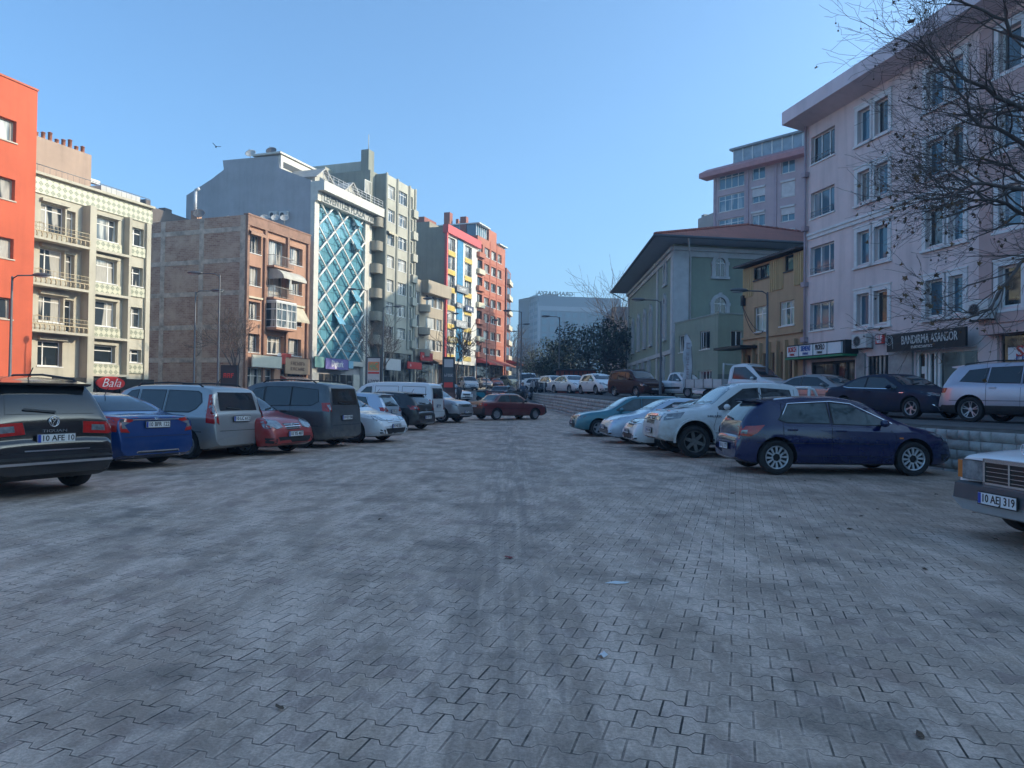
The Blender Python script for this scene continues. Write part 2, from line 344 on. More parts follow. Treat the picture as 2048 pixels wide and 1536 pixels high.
# split-faced block retaining wall
def stonewall():
    mb = MB(); rr = random.Random(3)
    pts = [(edge_x(y), y) for y in frange(4, 76, .5)]
    cum = [0]
    for a, b in zip(pts, pts[1:]): cum.append(cum[-1]+math.dist(a, b))
    def at(s):
        for i in range(len(cum)-1):
            if s <= cum[i+1]:
                t = (s-cum[i])/(cum[i+1]-cum[i]); return Vector((lerp(pts[i][0], pts[i+1][0], t), lerp(pts[i][1], pts[i+1][1], t), 0))
        return Vector((*pts[-1], 0))
    Ltot = cum[-1]
    for c in range(8):
        s = rr.random()*.3
        while s < Ltot-.4:
            w = rr.choice([.27, .30, .33, .5, .56]); p = at(s+w/2); top = zt(p.y)-.015-c*.2; hb = .195
            if top < zg(p.x, p.y)-.1: s += w; continue
            a, b = at(s+.008), at(s+w-.008); d = (b-a).normalized(); nrm = Vector((-d.y, d.x, 0))
            if nrm.x > 0: nrm = -nrm
            vs = []; nu, nv = 4, 4; bul = .055+rr.random()*.02; tl = rr.uniform(-.006, .006)
            for j in range(nv+1):
                for i in range(nu+1):
                    fu, fv = i/nu*2-1, j/nv*2-1
                    o = bul*(1-abs(fu)**4)*(1-abs(fv)**2.5)+tl*fu+(rr.uniform(-.006, .006) if abs(fu) < 1 and abs(fv) < 1 else 0)+c*.035
                    q = a.lerp(b, i/nu)+nrm*(o-.03+.0); q.z = top-hb*(1-j/nv)+.004; vs.append(q)
            fs = [(j*(nu+1)+i, j*(nu+1)+i+1, (j+1)*(nu+1)+i+1, (j+1)*(nu+1)+i) for j in range(nv) for i in range(nu)]
            if nrm.x < 0 and d.y < 0: fs = [f[::-1] for f in fs]
            k = len(vs); ring = [0, nu, (nv+1)*(nu+1)-1, nv*(nu+1)]
            vs += [vs[r_]-nrm*.45 for r_ in ring]
            bt = [j for j in range(nu+1)]; tp = [nv*(nu+1)+i for i in range(nu+1)]
            fs += [(*tp, k+2, k+3), (*[nu+j*(nu+1) for j in range(nv+1)], k+2, k+1), (*[j*(nu+1) for j in range(nv+1)], k+3, k)]
            mb.add(vs, fs, 0, True); s += w
    back = MB()
    for a, b in zip(pts, pts[1:]):
        for (p, q) in ((a, b),):
            mb.quad((p[0]+.06, p[1], zg(*p)-.2), (q[0]+.06, q[1], zg(*q)-.2), (q[0]+.06, q[1], zt(q[1])-.03), (p[0]+.06, p[1], zt(p[1])-.03), 1)
            mb.quad((p[0]+.06, p[1], zt(p[1])-.03), (q[0]+.06, q[1], zt(q[1])-.03), (q[0]+.3, q[1], zt(q[1])+.05), (p[0]+.3, p[1], zt(p[1])+.05), 2)
    o = mb.build('retaining_wall', [mat('split_block', (.40, .39, .37), .9, var=.22, scale=2.2, bump=.6, bscale=30), mat('joint_dark', (.05, .05, .05), .95), mat('terrace_edge_dirt', (.10, .09, .08), .95, var=.3, scale=3)], sharp=50)
    tag(o, 'low retaining wall of rounded grey blocks holding up the terrace', 'retaining wall')
stonewall()
# ---------------------------------------------------------------- buildings
PANE = panemat('window_pane', (.035, .045, .055), .5)
PANED = panemat('window_pane_dark', (.02, .026, .03), .15, (.25, .24, .22))
PANEB = panemat('window_pane_blue', (.05, .12, .17), .3, (.30, .36, .40))
SHOPG = panemat('shop_glass', (.02, .022, .024), .25, (.22, .2, .17))
ROOFM = mat('flat_roof', (.25, .23, .21), .9)
def rot2(v, a): return Vector((v[0]*math.cos(a)-v[1]*math.sin(a), v[0]*math.sin(a)+v[1]*math.cos(a)))
class Face:
    """a vertical face: local x along it (left to right seen from outside), local y inward, z up from the base"""
    def __init__(s, root, A, B, zb):
        s.root = root; s.A = Vector(A[:2]); s.B = Vector(B[:2]); s.d = (s.B-s.A); s.L = s.d.length; s.d.normalize()
        s.ang = math.atan2(s.d.y, s.d.x); s.zb = zb
    def uz(s, px, py):
        d = CM @ Vector(((px-1024)/FPX, -(py-768)/FPX, -1)); n = Vector((s.d.y, -s.d.x))
        t = (s.A.x*n.x+s.A.y*n.y)/(d.x*n.x+d.y*n.y); p = Vector((d.x, d.y))*t
        return (p-s.A).dot(s.d), CAMZ+d.z*t-s.zb
    def u(s, px, py=700): return s.uz(px, py)[0]
    def z(s, px, py): return s.uz(px, py)[1]
    def put(s, mb, name, mats, parent=None, at=None, sharp=None):
        o = mb.build(name, mats, None, sharp=sharp); par = parent or s.root
        if par is s.root or par is None:
            if s.root is None:
                o.location = (s.A.x, s.A.y, s.zb); o.rotation_euler = (0, 0, s.ang)
            else:
                r = s.root; off = rot2(s.A-Vector(r.location[:2]), -r.rotation_euler.z)
                o.parent = r; o.location = (off.x, off.y, s.zb-r.location.z); o.rotation_euler = (0, 0, s.ang-r.rotation_euler.z)
        else: o.parent = parent
        return o
def bld(name, label, A, B, zb, cat='building'):
    A = Vector(A[:2]); B = Vector(B[:2]); r = empty(name, (A.x, A.y, zb), math.atan2((B-A).y, (B-A).x), label, cat)
    return Face(r, A, B, zb)
def holewall(mb, L, z0, z1, holes, m=0, rec=.18, u0=0):
    hs = [h for h in holes if h[1] > u0+.02 and h[0] < L-.02]
    hs = [(max(u0+.01, a), min(L-.01, b), max(z0+.01, c), min(z1-.01, d)) for a, b, c, d in hs]
    us = sorted({u0, L, *[h[0] for h in hs], *[h[1] for h in hs]}); zs = sorted({z0, z1, *[h[2] for h in hs], *[h[3] for h in hs]})
    for i in range(len(us)-1):
        j = 0
        while j < len(zs)-1:
            cu = (us[i]+us[i+1])/2
            def inh(k): cz = (zs[k]+zs[k+1])/2; return any(a < cu < b and c < cz < d for a, b, c, d in hs)
            if inh(j): j += 1; continue
            k = j
            while k+1 < len(zs)-1 and not inh(k+1): k += 1
            mb.quad((us[i], 0, zs[j]), (us[i+1], 0, zs[j]), (us[i+1], 0, zs[k+1]), (us[i], 0, zs[k+1]), m); j = k+1
    for a, b, c, d in hs:
        mb.quad((a, 0, c), (a, 0, d), (a, rec, d), (a, rec, c), m); mb.quad((b, 0, d), (b, 0, c), (b, rec, c), (b, rec, d), m)
        mb.quad((a, 0, c), (a, rec, c), (b, rec, c), (b, 0, c), m); mb.quad((a, 0, d), (b, 0, d), (b, rec, d), (a, rec, d), m)
def body(f, depth, h, holes, mats, z0=0, rec=.18, roof=True, parapet=.0):
    """walls of a box building with a pierced front; mats: front, sides, roof"""
    mb = MB(); holewall(mb, f.L, z0, h, holes, 0, rec)
    L = f.L; D = depth
    mb.quad((0, D, z0), (0, 0, z0), (0, 0, h), (0, D, h), 1); mb.quad((L, 0, z0), (L, D, z0), (L, D, h), (L, 0, h), 1)
    mb.quad((L, D, z0), (0, D, z0), (0, D, h), (L, D, h), 1)
    mb.quad((0, 0, h-parapet), (L, 0, h-parapet), (L, D, h-parapet), (0, D, h-parapet), 2)
    if parapet:
        for a, b, c, d in ((0, L, 0, .2), (0, L, D-.2, D), (0, .2, .2, D-.2), (L-.2, L, .2, D-.2)): mb.box(a+.001, b-.001, c+.001, d-.001, h-parapet, h+.003, 1)
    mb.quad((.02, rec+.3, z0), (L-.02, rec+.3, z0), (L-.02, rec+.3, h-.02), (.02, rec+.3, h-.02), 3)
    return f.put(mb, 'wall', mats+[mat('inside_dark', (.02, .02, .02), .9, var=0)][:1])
def window(f, h, cols=2, transom=0, rec=.18, fm=None, pm=None, sill=.06, fw=.07, name='window', y0=0, thick=None, rail=None, surround=None, openp=None, label=None):
    """frame (with mullions, sill) as child of the building, pane as its child"""
    a, b, c, d = h; fm = fm or WHITE; pm = pm or PANE; mb = MB(); yb = y0+rec-.06; yf = yb+.05
    e = .004
    mb.box(a+e, b-e, yb, yf, c+e, c+fw, 0); mb.box(a+e, b-e, yb, yf, d-fw, d-e, 0)
    mb.box(a+e, a+fw, yb+.002, yf-.002, c+fw, d-fw, 0); mb.box(b-fw, b-e, yb+.002, yf-.002, c+fw, d-fw, 0)
    tz = d-(d-c)*transom if transom else d-fw
    cs = cols if hasattr(cols, '__len__') else [i/cols for i in range(1, cols)]
    for q in cs:
        x = lerp(a, b, q); mb.box(x-fw*.55, x+fw*.55, yb+.004, yf-.004, c+fw, d-fw, 0)
    if transom: mb.box(a+fw, b-fw, yb+.006, yf-.006, tz-fw*.45, tz+fw*.45, 0)
    if sill: mb.box(a-.06, b+.06, y0-sill, y0-.003, c-.07, c-.004, 0)
    if surround:
        s_ = surround; ms = 1
        mb.box(a-s_, a-.002, y0-.05, y0-.003, c-s_*.5, d+s_, ms); mb.box(b+.002, b+s_, y0-.05, y0-.003, c-s_*.5, d+s_, ms)
        mb.box(a-s_-.04, b+s_+.04, y0-.08, y0-.005, d+s_, d+s_+.07, ms); mb.box(a, b, y0-.052, y0-.004, d+.002, d+s_, ms)
        mb.box(a-s_-.05, b+s_+.05, y0-.11, y0-.004, c-s_*.5-.09, c-s_*.5, ms)
    o = f.put(mb, name, [fm, surround and mat('window_surround', (.72, .71, .70), .6) or fm])
    p = MB(); g = yf-.02
    p.quad((a+fw*.5, g, c+fw*.5), (b-fw*.5, g, c+fw*.5), (b-fw*.5, g, d-fw*.5), (a+fw*.5, g, d-fw*.5))
    po = f.put(p, 'pane', pm, o)
    if rail:
        r = MB()
        for zz in (c+.12, c+.3): r.tube([(a+.04, y0-.03, zz), (b-.04, y0-.03, zz)], .016, 5)
        for xx in (a+.06, (a+b)/2, b-.06): r.tube([(xx, y0-.031, c), (xx, y0-.031, c+.32)], .013, 4)
        f.put(r, 'rail', GREYM, o)
    if openp is not None:
        q = MB(); x0 = lerp(a, b, openp[0]); x1 = lerp(a, b, openp[1]); ang = R(38)
        M = Matrix.Translation((x0, yb-.02, 0)) @ Matrix.Rotation(-ang, 4, 'Z')
        w = x1-x0
        for bx in ((0, w, -.02, .02, c+.1, c+.16), (0, w, -.02, .02, d-.16, d-.1), (0, .05, -.019, .019, c+.16, d-.16), (w-.05, w, -.019, .019, c+.16, d-.16)): q.box(*bx, 0, M)
        q.box(.05, w-.05, -.004, .004, c+.16, d-.16, 1, M); f.put(q, 'open_sash', [fm, PANED], o)
    return o
def ac_unit(f, u, z, y=-.35, w=.85, h=.6, top=False):
    mb = MB(); mb.box(u-w/2, u+w/2, y, y+.3, z, z+h, 0)
    M = Matrix.Translation((u-w*.12, y-.004, z+h/2))
    mb.lathe([(.24, 0), (.24, -.015), (.2, -.015), (.2, 0)], 20, M, 1, ax='y'); mb.lathe([(.2, -.002), (.01, -.002)], 20, M, 2, ax='y')
    for k in range(5): mb.tube([(u-w*.12+.2*math.cos(k*math.pi/5), y-.012, z+h/2+.2*math.sin(k*math.pi/5)), (u-w*.12-.2*math.cos(k*math.pi/5), y-.012, z+h/2-.2*math.sin(k*math.pi/5))], .005, 4, 1)
    mb.box(u-w*.4, u-w*.36, y+.04, 0, z-.04, z-.003, 3); mb.box(u+w*.36, u+w*.4, y+.04, 0, z-.04, z-.003, 3)
    return f.put(mb, 'air_conditioner', [mat('ac_white', (.6, .6, .58), .5), GREYM, BLACK, DARKM], sharp=40)
def dish(f, u, y, z, r=.42, dark=False, yaw=0, tilt=35):
    mb = MB(); M = Matrix.Translation((u, y, z+.7)) @ Matrix.Rotation(yaw, 4, 'Z') @ Matrix.Rotation(R(-tilt), 4, 'X')
    mb.lathe([(.01, .07), (r*.5, .05), (r*.8, .012), (r, -.05), (r*.99, -.06), (r*.8, 0), (r*.5, .035), (.01, .055)], 18, M, 0, ax='y')
    mb.tube([(u, y, z), (u, y+.02, z+.6)], .025, 6, 1); mb.tube([M @ Vector((0, 0, -r)), M @ Vector((0, -r*.9, -.05))], .012, 5, 1)
    mb.ball(M @ Vector((0, -r*.95, -.03)), .05, m=1, n=6)
    return f.put(mb, 'satellite_dish', [mat('dish_dark', (.10, .10, .11), .6) if dark else mat('dish_grey', (.45, .45, .44), .5), GREYM])
def railing(f, a, b, y, z, h=.9, n=None, m=None, side=0, name='railing', parent=None):
    mb = MB(); n = n or max(3, int((b-a)/.13))
    mb.tube([(a, y, z+h), (b, y, z+h)], .025, 6); mb.tube([(a, y, z+.1), (b, y, z+.1)], .016, 5)
    for i in range(n+1): x = lerp(a, b, i/n); mb.tube([(x, y, z), (x, y, z+h)], .011 if i % n else .022, 4)
    if side:
        for x in (a, b):
            mb.tube([(x, y, z+h), (x, 0, z+h)], .025, 6)
            for k in range(1, 7): mb.tube([(x, y*k/7, z), (x, y*k/7, z+h)], .011, 4)
    return f.put(mb, name, m or RAILM, parent)
def awning(f, a, b, z, drop=.7, out=1.3, m=None, arch=False, name='awning', stripes=None):
    mb = MB(); n = 10
    pr = [(-out*math.sin(t*math.pi/2), z+drop*math.cos(t*math.pi/2)-drop) for t in [i/n for i in range(n+1)]] if arch else [(0, z), (-out, z-drop), (-out-.01, z-drop-.22)]
    k = len(pr); N = int((b-a)/.25)+1
    vs = [(lerp(a, b, i/N), y, zz) for i in range(N+1) for (y, zz) in pr]
    mb.add(vs, [(i*k+j, i*k+j+1, (i+1)*k+j+1, (i+1)*k+j) for i in range(N) for j in range(k-1)], 0, arch)
    if stripes: mb.m = [(q//(k-1)) % 2 for q in range(len(mb.f))]
    if arch:
        for x in (a, b): mb.add([(x, 0, z-drop)]+[(x, y, zz) for y, zz in pr], [tuple(range(k+1))], 0)
    else:
        for x in (a, b): mb.add([(x, 0, z), (x, -out, z-drop), (x, 0, z-drop*.9)], [(0, 1, 2)], 0)
    return f.put(mb, name, [m, stripes or m])
def shop_sign(f, a, b, z0, z1, text, bg, fg, y=-.12, name='shop_sign', label='', frac=.8, size=None, bold=.01, extra=None, th=.1, ztxt=.5, cat='sign', shear=0, ell=False, fem=0):
    """flat fascia sign fixed to a building: a thing of its own, lettering as a child"""
    W_ = b-a; H_ = z1-z0; O = f.A+f.d*((a+b)/2); n = Vector((f.d.y, -f.d.x))
    r = MB()
    if ell: 
        M = Matrix.Translation((0, 0, 0)); k = 32
        pts = [(W_/2*math.cos(t), H_/2*math.sin(t)) for t in [2*math.pi*i/k for i in range(k)]]; r.prism(pts, 1, -th/2, th/2, 0)
    else:
        r.box(-W_/2, W_/2, -th/2, th/2, -H_/2, H_/2, 0)
        for zz in (-H_/2-.03, H_/2+.002): r.box(-W_/2, W_/2, -th/2-.01, th/2, zz, zz+.028, 1)
    loc = (O.x-n.x*y, O.y-n.y*y, f.zb+(z0+z1)/2)
    s = r.build(name, [bg, DARKM], None, loc); s.rotation_euler = (0, 0, f.ang); tag(s, label, cat)
    if text:
        t = MB(); lines = text if isinstance(text, list) else [(text, ztxt, frac, size or H_*.6)]
        for li in lines:
            tx, zf, fr, sz = li[:4]; xo = li[4] if len(li) > 4 else 0; mi = li[5] if len(li) > 5 else 0
            add_text(t, tx, sz, FM(W_*xo, -th/2-.008, (zf-.5)*H_), mi, width=W_*fr if fr else None, bold=bold, shear=shear)
        t.build('lettering', fg if isinstance(fg, list) else [fg], s)
    if extra:
        e = MB(); extra(e, W_, H_, th); e.build('emblem', fg if isinstance(fg, list) else [fg], s)
    return s
def colour(name, c, rough=.5): return mat(name, c, rough, var=.05)
def Zf(x0, y0, k): return lambda x, y: (x0+x/k, y0+y/k)
z1_, z2_, z3_, z4_, z5_, z6_, z7_, z8_ = Zf(0, 140, 2.4), Zf(280, 280, 3.072), Zf(600, 280, 3.073), Zf(800, 400, 3.84), Zf(1040, 540, 5.908), Zf(1220, 240, 2.845), Zf(1560, 0, 3.84), Zf(1560, 400, 3.338)
def cols(f, Z, xs, y): return [(f.uz(*Z(a, y))[0], f.uz(*Z(b, y))[0]) for a, b in xs]
def rows(f, Z, x, ys): return [(f.uz(*Z(x, b))[1], f.uz(*Z(x, a))[1]) for a, b in ys]
def rowpt(Y): return Vector((rowx(Y), Y))
def onrow(px, off=0):
    """point of the building line (or a line parallel to it, off metres nearer the street) seen at a pixel column"""
    u = P(px, 700, 1).x; k = off*1.063; Y = (-23.2-.36*64+k)/(u-.36); return Vector((rowx(Y)+k, Y))
def zbase(p): return zg(p.x, p.y)+.13

# --- red building at the far left
Yr = 40; B = Vector((P(68, 500, Yr).x, Yr)); dr = Vector((.33, 1)).normalized(); A = B-dr*16
f = bld('apartment_building', 'bright orange-red plastered building cut by the left edge of the view', A, B, zbase(B))
REDW = plaster('red_plaster', (.56, .11, .05), .3)
h = f.z(83, 186); rz = [f.z(0, y) for y in (233, 281)]
zr = rows(f, lambda x, y: (x, y), 16, [(237, 281), (356, 399), (476, 517), (596, 638)])
ucol = [(f.u(-26, 260), f.u(33, 260))]; w_ = ucol[0][1]-ucol[0][0]; ucol += [(ucol[0][0]-3.4*k, ucol[0][0]-3.4*k+w_) for k in (1, 2, 3)]
holes = [(a, b, c, d) for a, b in ucol for c, d in zr]
body(f, 14, h, holes, [REDW, REDW, ROOFM], rec=.3)
for hh in holes: window(f, hh, 2, 0, .3, mat('beige_frame', (.5, .44, .36), .6), PANE)
mb = MB(); mb.box(-.02, f.L+.03, -.06, .15, h+.004, h+.1); f.put(mb, 'roof_trim', mat('red_coping', (.5, .12, .06), .7))

# --- pale building with patterned tiles
Bt = Vector((P(300, 600, 55).x, 55)); dt = Vector((.36, 1)).normalized(); At = Bt-dt*11.2
f = bld('tiled_building', 'pale cream apartment building faced with green diamond tiles', At, Bt, zbase(At))
def tilemat():
    m = bpy.data.materials.new('diamond_tiles'); m.use_nodes = True; n = m.node_tree.nodes; l = m.node_tree.links; b = n['Principled BSDF']; b.inputs['Roughness'].default_value = .35
    uv = n.new('ShaderNodeUVMap'); s = n.new('ShaderNodeVectorMath'); s.operation = 'SCALE'; s.inputs['Scale'].default_value = 1/.42; l.new(uv.outputs[0], s.inputs[0])
    fr = n.new('ShaderNodeVectorMath'); fr.operation = 'FRACTION'; l.new(s.outputs[0], fr.inputs[0])
    sb = n.new('ShaderNodeVectorMath'); sb.operation = 'SUBTRACT'; l.new(fr.outputs[0], sb.inputs[0]); sb.inputs[1].default_value = (.5, .5, 0)
    ab = n.new('ShaderNodeVectorMath'); ab.operation = 'ABSOLUTE'; l.new(sb.outputs[0], ab.inputs[0]); sp = n.new('ShaderNodeSeparateXYZ'); l.new(ab.outputs[0], sp.inputs[0])
    ad = n.new('ShaderNodeMath'); l.new(sp.outputs[0], ad.inputs[0]); l.new(sp.outputs[1], ad.inputs[1])
    r = n.new('ShaderNodeValToRGB'); l.new(ad.outputs[0], r.inputs[0]); r.color_ramp.interpolation = 'CONSTANT'; e = r.color_ramp.elements
    cr = (.55, .54, .42, 1); gr = (.10, .135, .09, 1); e[0].color = gr; e[1].position = .14; e[1].color = cr
    for p, c in ((.24, gr), (.38, cr), (.47, (.32, .33, .24, 1)), (.52, cr)): q = e.new(p); q.color = c
    l.new(r.outputs[0], b.inputs['Base Color']); return m
TILE = tilemat(); CRM = plaster('cream_render', (.50, .47, .38), .55)
zc = rows(f, z1_, 430, [(690, 800), (893, 1008), (1100, 1222), (1318, 1402)])
cc = cols(f, z1_, [(427, 566)], 750)[0]; cr_ = cols(f, z1_, [(620, 690)], 790)[0]; cl = cols(f, z1_, [(195, 314)], 700)[0]; cdoor = cols(f, z1_, [(320, 362)], 740)[0]
zr_ = [(c+.15, d-.1) for c, d in zc]; h = f.z(*z1_(185, 503))
zl_ = rows(f, z1_, 197, [(632, 768), (850, 985), (1078, 1205), (1298, 1420)])
holes = [(*cc, c, d) for c, d in zc]+[(*cr_, c, d) for c, d in zr_]+[(*cl, c, d) for c, d in zl_]+[(*cdoor, c-.55, d-.1) for c, d in zl_[:3]]
zsh = zc[3][0]-1.0
holes += [(.5, f.L-.5, .15, zsh-.45)]
body(f, 13, h, holes, [CRM, CRM, ROOFM], rec=.35)
for i, (c, d) in enumerate(zc):
    dk = i == 3
    window(f, (*cc, c, d), [.22, .78] if not dk else [.25], .28, .35, None, PANED if dk else PANE)
    window(f, (*cr_, *zr_[i]), 2, .3, .35, None, PANED if dk else PANE)
    window(f, (*cl, *zl_[i]), [.32], .22, .35, None, PANED if dk else PANE)
    if not dk: window(f, (*cdoor, zl_[i][0]-.55, zl_[i][1]-.1), 1, .2, .35, None, PANED, name='balcony_door', sill=0)
window(f, holes[-1], 6, 0, .35, DARKM, SHOPG, name='shop_window', sill=0)
TB = [(.02, f.L-.02, -.1, -.004, h-1.15, h-.18, 0)]   # tiled bands and fins
for i, (c, d) in enumerate(zc):
    TB += [(cc[0]-.15, cc[1]+.25, -.14, -.004, c-.78, c-.12, 0), (cr_[0]-.1, cr_[1]+.12, -.1, -.004, zr_[i][0]-.8, zr_[i][0]-.12, 0)]
for q in TB: mb = MB(); mb.box(*q); f.put(mb, 'tile_band', TILE)
mb = MB(); ff = cols(f, z1_, [(392, 424), (594, 606), (696, 716)], 800)
for i, (a, b) in enumerate(ff): mb.box(a, b, -.75 if i == 0 else (-.55 if i == 1 else -.2), -.005, .2, h-1.2-.0*i, 0)
mb.box(-.05, f.L+.05, -.3, .2, h, h+.16, 0)
for i, (c, d) in enumerate(zc): mb.box(ff[0][1], ff[1][0], -.55, -.006, c-.95, c-.785, 0); mb.box(cc[0]-.1, cc[1]+.1, -.22, -.006, d+.05, d+.22, 0); mb.box(cl[0]-.05, cl[1]+.2, -.25, -.006, zl_[i][1]+.06, zl_[i][1]+.26, 0)
f.put(mb, 'cornice', CRM)
for i, (c, d) in enumerate(zl_[:3]):
    mb = MB(); mb.box(.05, ff[0][0]-.1, -1.0, -.005, c-.78, c-.62, 0)
    q = f.put(mb, 'balcony', CRM)
    rm = MB(); z0 = c-.62
    for k in range(16): x = lerp(.12, ff[0][0]-.2, k/15); rm.tube([(x, -.94, z0), (x+.04, -.95, z0+.18), (x, -.94, z0+.34)], .045, 5)
    rm.box(.08, ff[0][0]-.14, -.99, -.9, z0+.34, z0+.4)
    for x in frange(.12, ff[0][0]-.2, .25): rm.tube([(x, -.94, z0+.4), (x, -.94, z0+.85)], .012, 4)
    for zz in (.6, .85): rm.tube([(.1, -.94, z0+zz), (ff[0][0]-.16, -.94, z0+zz)], .018, 5)
    for t in range(12):
        a0, a1 = 2*math.pi*t/12, 2*math.pi*(t+1)/12; rm.tube([(1.7+.3*math.cos(a0), -.96, z0+.62+.3*math.sin(a0)), (1.7+.3*math.cos(a1), -.96, z0+.62+.3*math.sin(a1))], .015, 4)
    f.put(rm, 'railing', mat('pale_balusters', (.5, .42, .28), .7), q)
# chimney stack, rear tiled roof, tank room
TERRA = mat('terracotta', (.42, .17, .10), .8, var=.2, scale=4)
mb = MB(); a, zt_ = f.uz(*z1_(375, 372)); a += 2.9; zt_ += .6; mb.box(a-5.8, a, 2.2, 3.1, h-.05, zt_, 0)
f.put(mb, 'chimney_stack', plaster('chimney_render', (.42, .30, .23), .4))
mb = MB()
for k in range(11): x = a-5.4+k*.5; mb.lathe([(.13, zt_), (.13, zt_+.35+.15*(k % 3)), (.17, zt_+.36+.15*(k % 3)), (.01, zt_+.44+.15*(k % 3))], 8, Matrix.Translation((x, 2.6, 0)))
f.put(mb, 'chimney_pots', TERRA)
mb = MB(); mb.tube([(a-5.2, 1.2, h), (a-5.25, 1.2, h+2.8)], .12, 8, 0); f.put(mb, 'vent_pipe', WHITE)
u0 = f.u(*z1_(372, 530)); u1 = f.u(*z1_(560, 560)); zz = f.z(*z1_(380, 500))+1.3
mb = MB(); mb.add([(a, 2.4, zz-.5), (f.L-2.6, 2.4, zz-.9), (f.L-2.6, 7, zz+.4), (a, 7, zz+.9)], [(0, 1, 2, 3)], 0); mb.box(a, f.L-2.8, 2.9, 6.5, h-.1, zz-.9, 1); mb.box(a, f.L-2.6, 2.2, 2.4, zz-.85, zz-.6, 2)
f.put(mb, 'roof', [brickmat('roof_tiles', (.30, .10, .06), (.22, .08, .05), (.08, .04, .03), .25, .3), CRM, WHITE])
u2 = f.u(*z1_(600, 600))+.8; mb = MB(); mb.box(u2-2.0, f.L-.25, .9, 4, h-.1, f.z(*z1_(600, 568)), 0); f.put(mb, 'roof_room', mat('pale_block', (.55, .54, .52), .8))
railing(f, .1, f.L-.1, .1, h+.16, .55, 26, GREYM, name='roof_railing')
zB = f.z(195, 766); uB = f.u(195, 766)+.3
shop_sign(f, f.L-8.2, f.L-.1, zB-.38, zB+.30, None, mat('black_fascia', (.006, .008, .009), .6), None, y=-.6, label='long black shop fascia under the diamond-tiled building')
shop_sign(f, uB-1.15, uB+1.15, zB-.46, zB+.46, 'Bala', colour('sign_red', (.55, .02, .02)), colour('sign_white', (.8, .8, .8)), y=-.85, label='red oval sign with white script lettering Bala', ell=True, frac=.66, size=.85, shear=.35, bold=-.01)

# --- brick-sided terracotta building
A = onrow(487); B = onrow(613); f = bld('brick_building', 'four-storey terracotta building with a bare brick side wall', A, B, zbase(A))
TER = plaster('terracotta_render', (.46, .26, .175), .45); BRK = brickmat('old_brick', (.27, .125, .085), (.42, .25, .17), (.48, .37, .28), .42, .16, (.50, .34, .25))
h = f.z(*z2_(648, 457))
c1, c2, c3 = cols(f, z2_, [(655, 745), (790, 895), (915, 1000)], 650)
zr = rows(f, z2_, 655, [(565, 683), (765, 885), (985, 1095), (1185, 1300)])
holes = []; 
for i, (c, d) in enumerate(zr):
    holes += [(*c1, c, d), (*c3, c, d)]; holes += [(c2[0], c2[1], c-.75 if i < 2 else c, d+.05)]
zs_ = zr[3][0]-1.0
holes += [(.5, f.L*.46, .1, zs_-.35), (f.L*.56, f.L-.5, .1, zs_-.35)]
body(f, 14, h, holes, [TER, BRK, ROOFM], rec=.45)
for i, (c, d) in enumerate(zr):
    window(f, (*c1, c, d), [.2, .4, .6, .8], 0, .45, fw=.05, rail=True); 
    window(f, (*c3, c, d), [.2, .45, .7], 0, .45, fw=.05, rail=i != 2)
    if i < 2: window(f, (c2[0], c2[1], c-.75, d+.05), [.3, .55], 0, .45, name='balcony_door', sill=0)
    else: window(f, (*c2, c, d+.05), 4, .3, .45)
for i in (0, 1):
    c = zr[i][0]-.75; mb = MB(); mb.box(c2[0]-.25, c2[1]+.25, -.85, -.005, c-.18, c-.02, 0); q = f.put(mb, 'balcony', TER); railing(f, c2[0]-.2, c2[1]+.2, -.8, c-.02, .95, 16, side=1, parent=q)
c, d = zr[2]; mb = MB(); mb.box(c2[0]-.3, c2[1]+.3, -1.25, -.005, c-.75, c-.55, 0); mb.box(c2[0]-.25, c2[1]+.25, -1.15, -.006, d+.2, d+.35, 1)
a, b = c2[0]-.22, c2[1]+.22
for k in range(5): x = lerp(a, b, k/4); mb.box(x-.035, x+.035, -1.2, -1.13, c-.55, d+.2, 1)
for zz in (c-.55, c+.1, d-.5, d+.1): mb.box(a, b, -1.19, -1.14, zz, zz+.07, 1); mb.box(a-.001, a+.05, -1.15, -.01, zz, zz+.07, 1)
bay = f.put(mb, 'glazed_balcony', [TER, WHITE]); p = MB(); p.box(a+.03, b-.03, -1.16, -.02, c-.5, d+.2); f.put(p, 'pane', PANE, bay)
mb = MB(); mb.box(-.05, f.L+.05, -.3, .2, h+.003, h+.13)
for x in (0, c1[1]+.28, c3[0]-.45, f.L-.3): mb.box(x+.01, x+.3, -.22, -.006, .3, h-.85)
mb.box(.0, f.L, -.25, -.005, h-.85, h)
f.put(mb, 'cornice', mat('brown_coping', (.30, .17, .12), .8, var=.2))
# concrete bands on the brick side wall
g = Face(f.root, f.A+Vector((-f.d.y, f.d.x))*14, f.A, f.zb); mb = MB()
for zz in [zr[i][0]-.95 for i in range(4)]+[h-1.4]: mb.box(.02, g.L, -.03, .05, zz, zz+.42)
for uu in (g.L-.55, g.L-5, g.L-9.4): mb.box(uu, uu+.5, -.028, .05, 0, h-.05)
g.put(mb, 'concrete_frame', mat('frame_concrete', (.58, .45, .36), .9, var=.3, scale=1.2, bump=.4))
awning(f, c2[0]+.05, c2[1]+1.0, zr[0][0]-.95, 1.0, 1.7, mat('awning_grey', (.50, .48, .42), .8), arch=True)
for (a, b, z) in ((c1[0]-.1, c1[1]+.15, zr[2][1]+.42), (c3[0]-.1, c3[1]+.3, zr[2][1]+.42)):
    mb = MB(); mb.box(a, b, -.2, -.007, z-.16, z); f.put(mb, 'shutter_box', mat('cream_paint', (.62, .56, .42), .6))
awning(f, c3[0]+.35, c3[1]+.25, zr[2][1]+.2, 1.25, .75, mat('cream_cloth', (.55, .50, .38), .8))
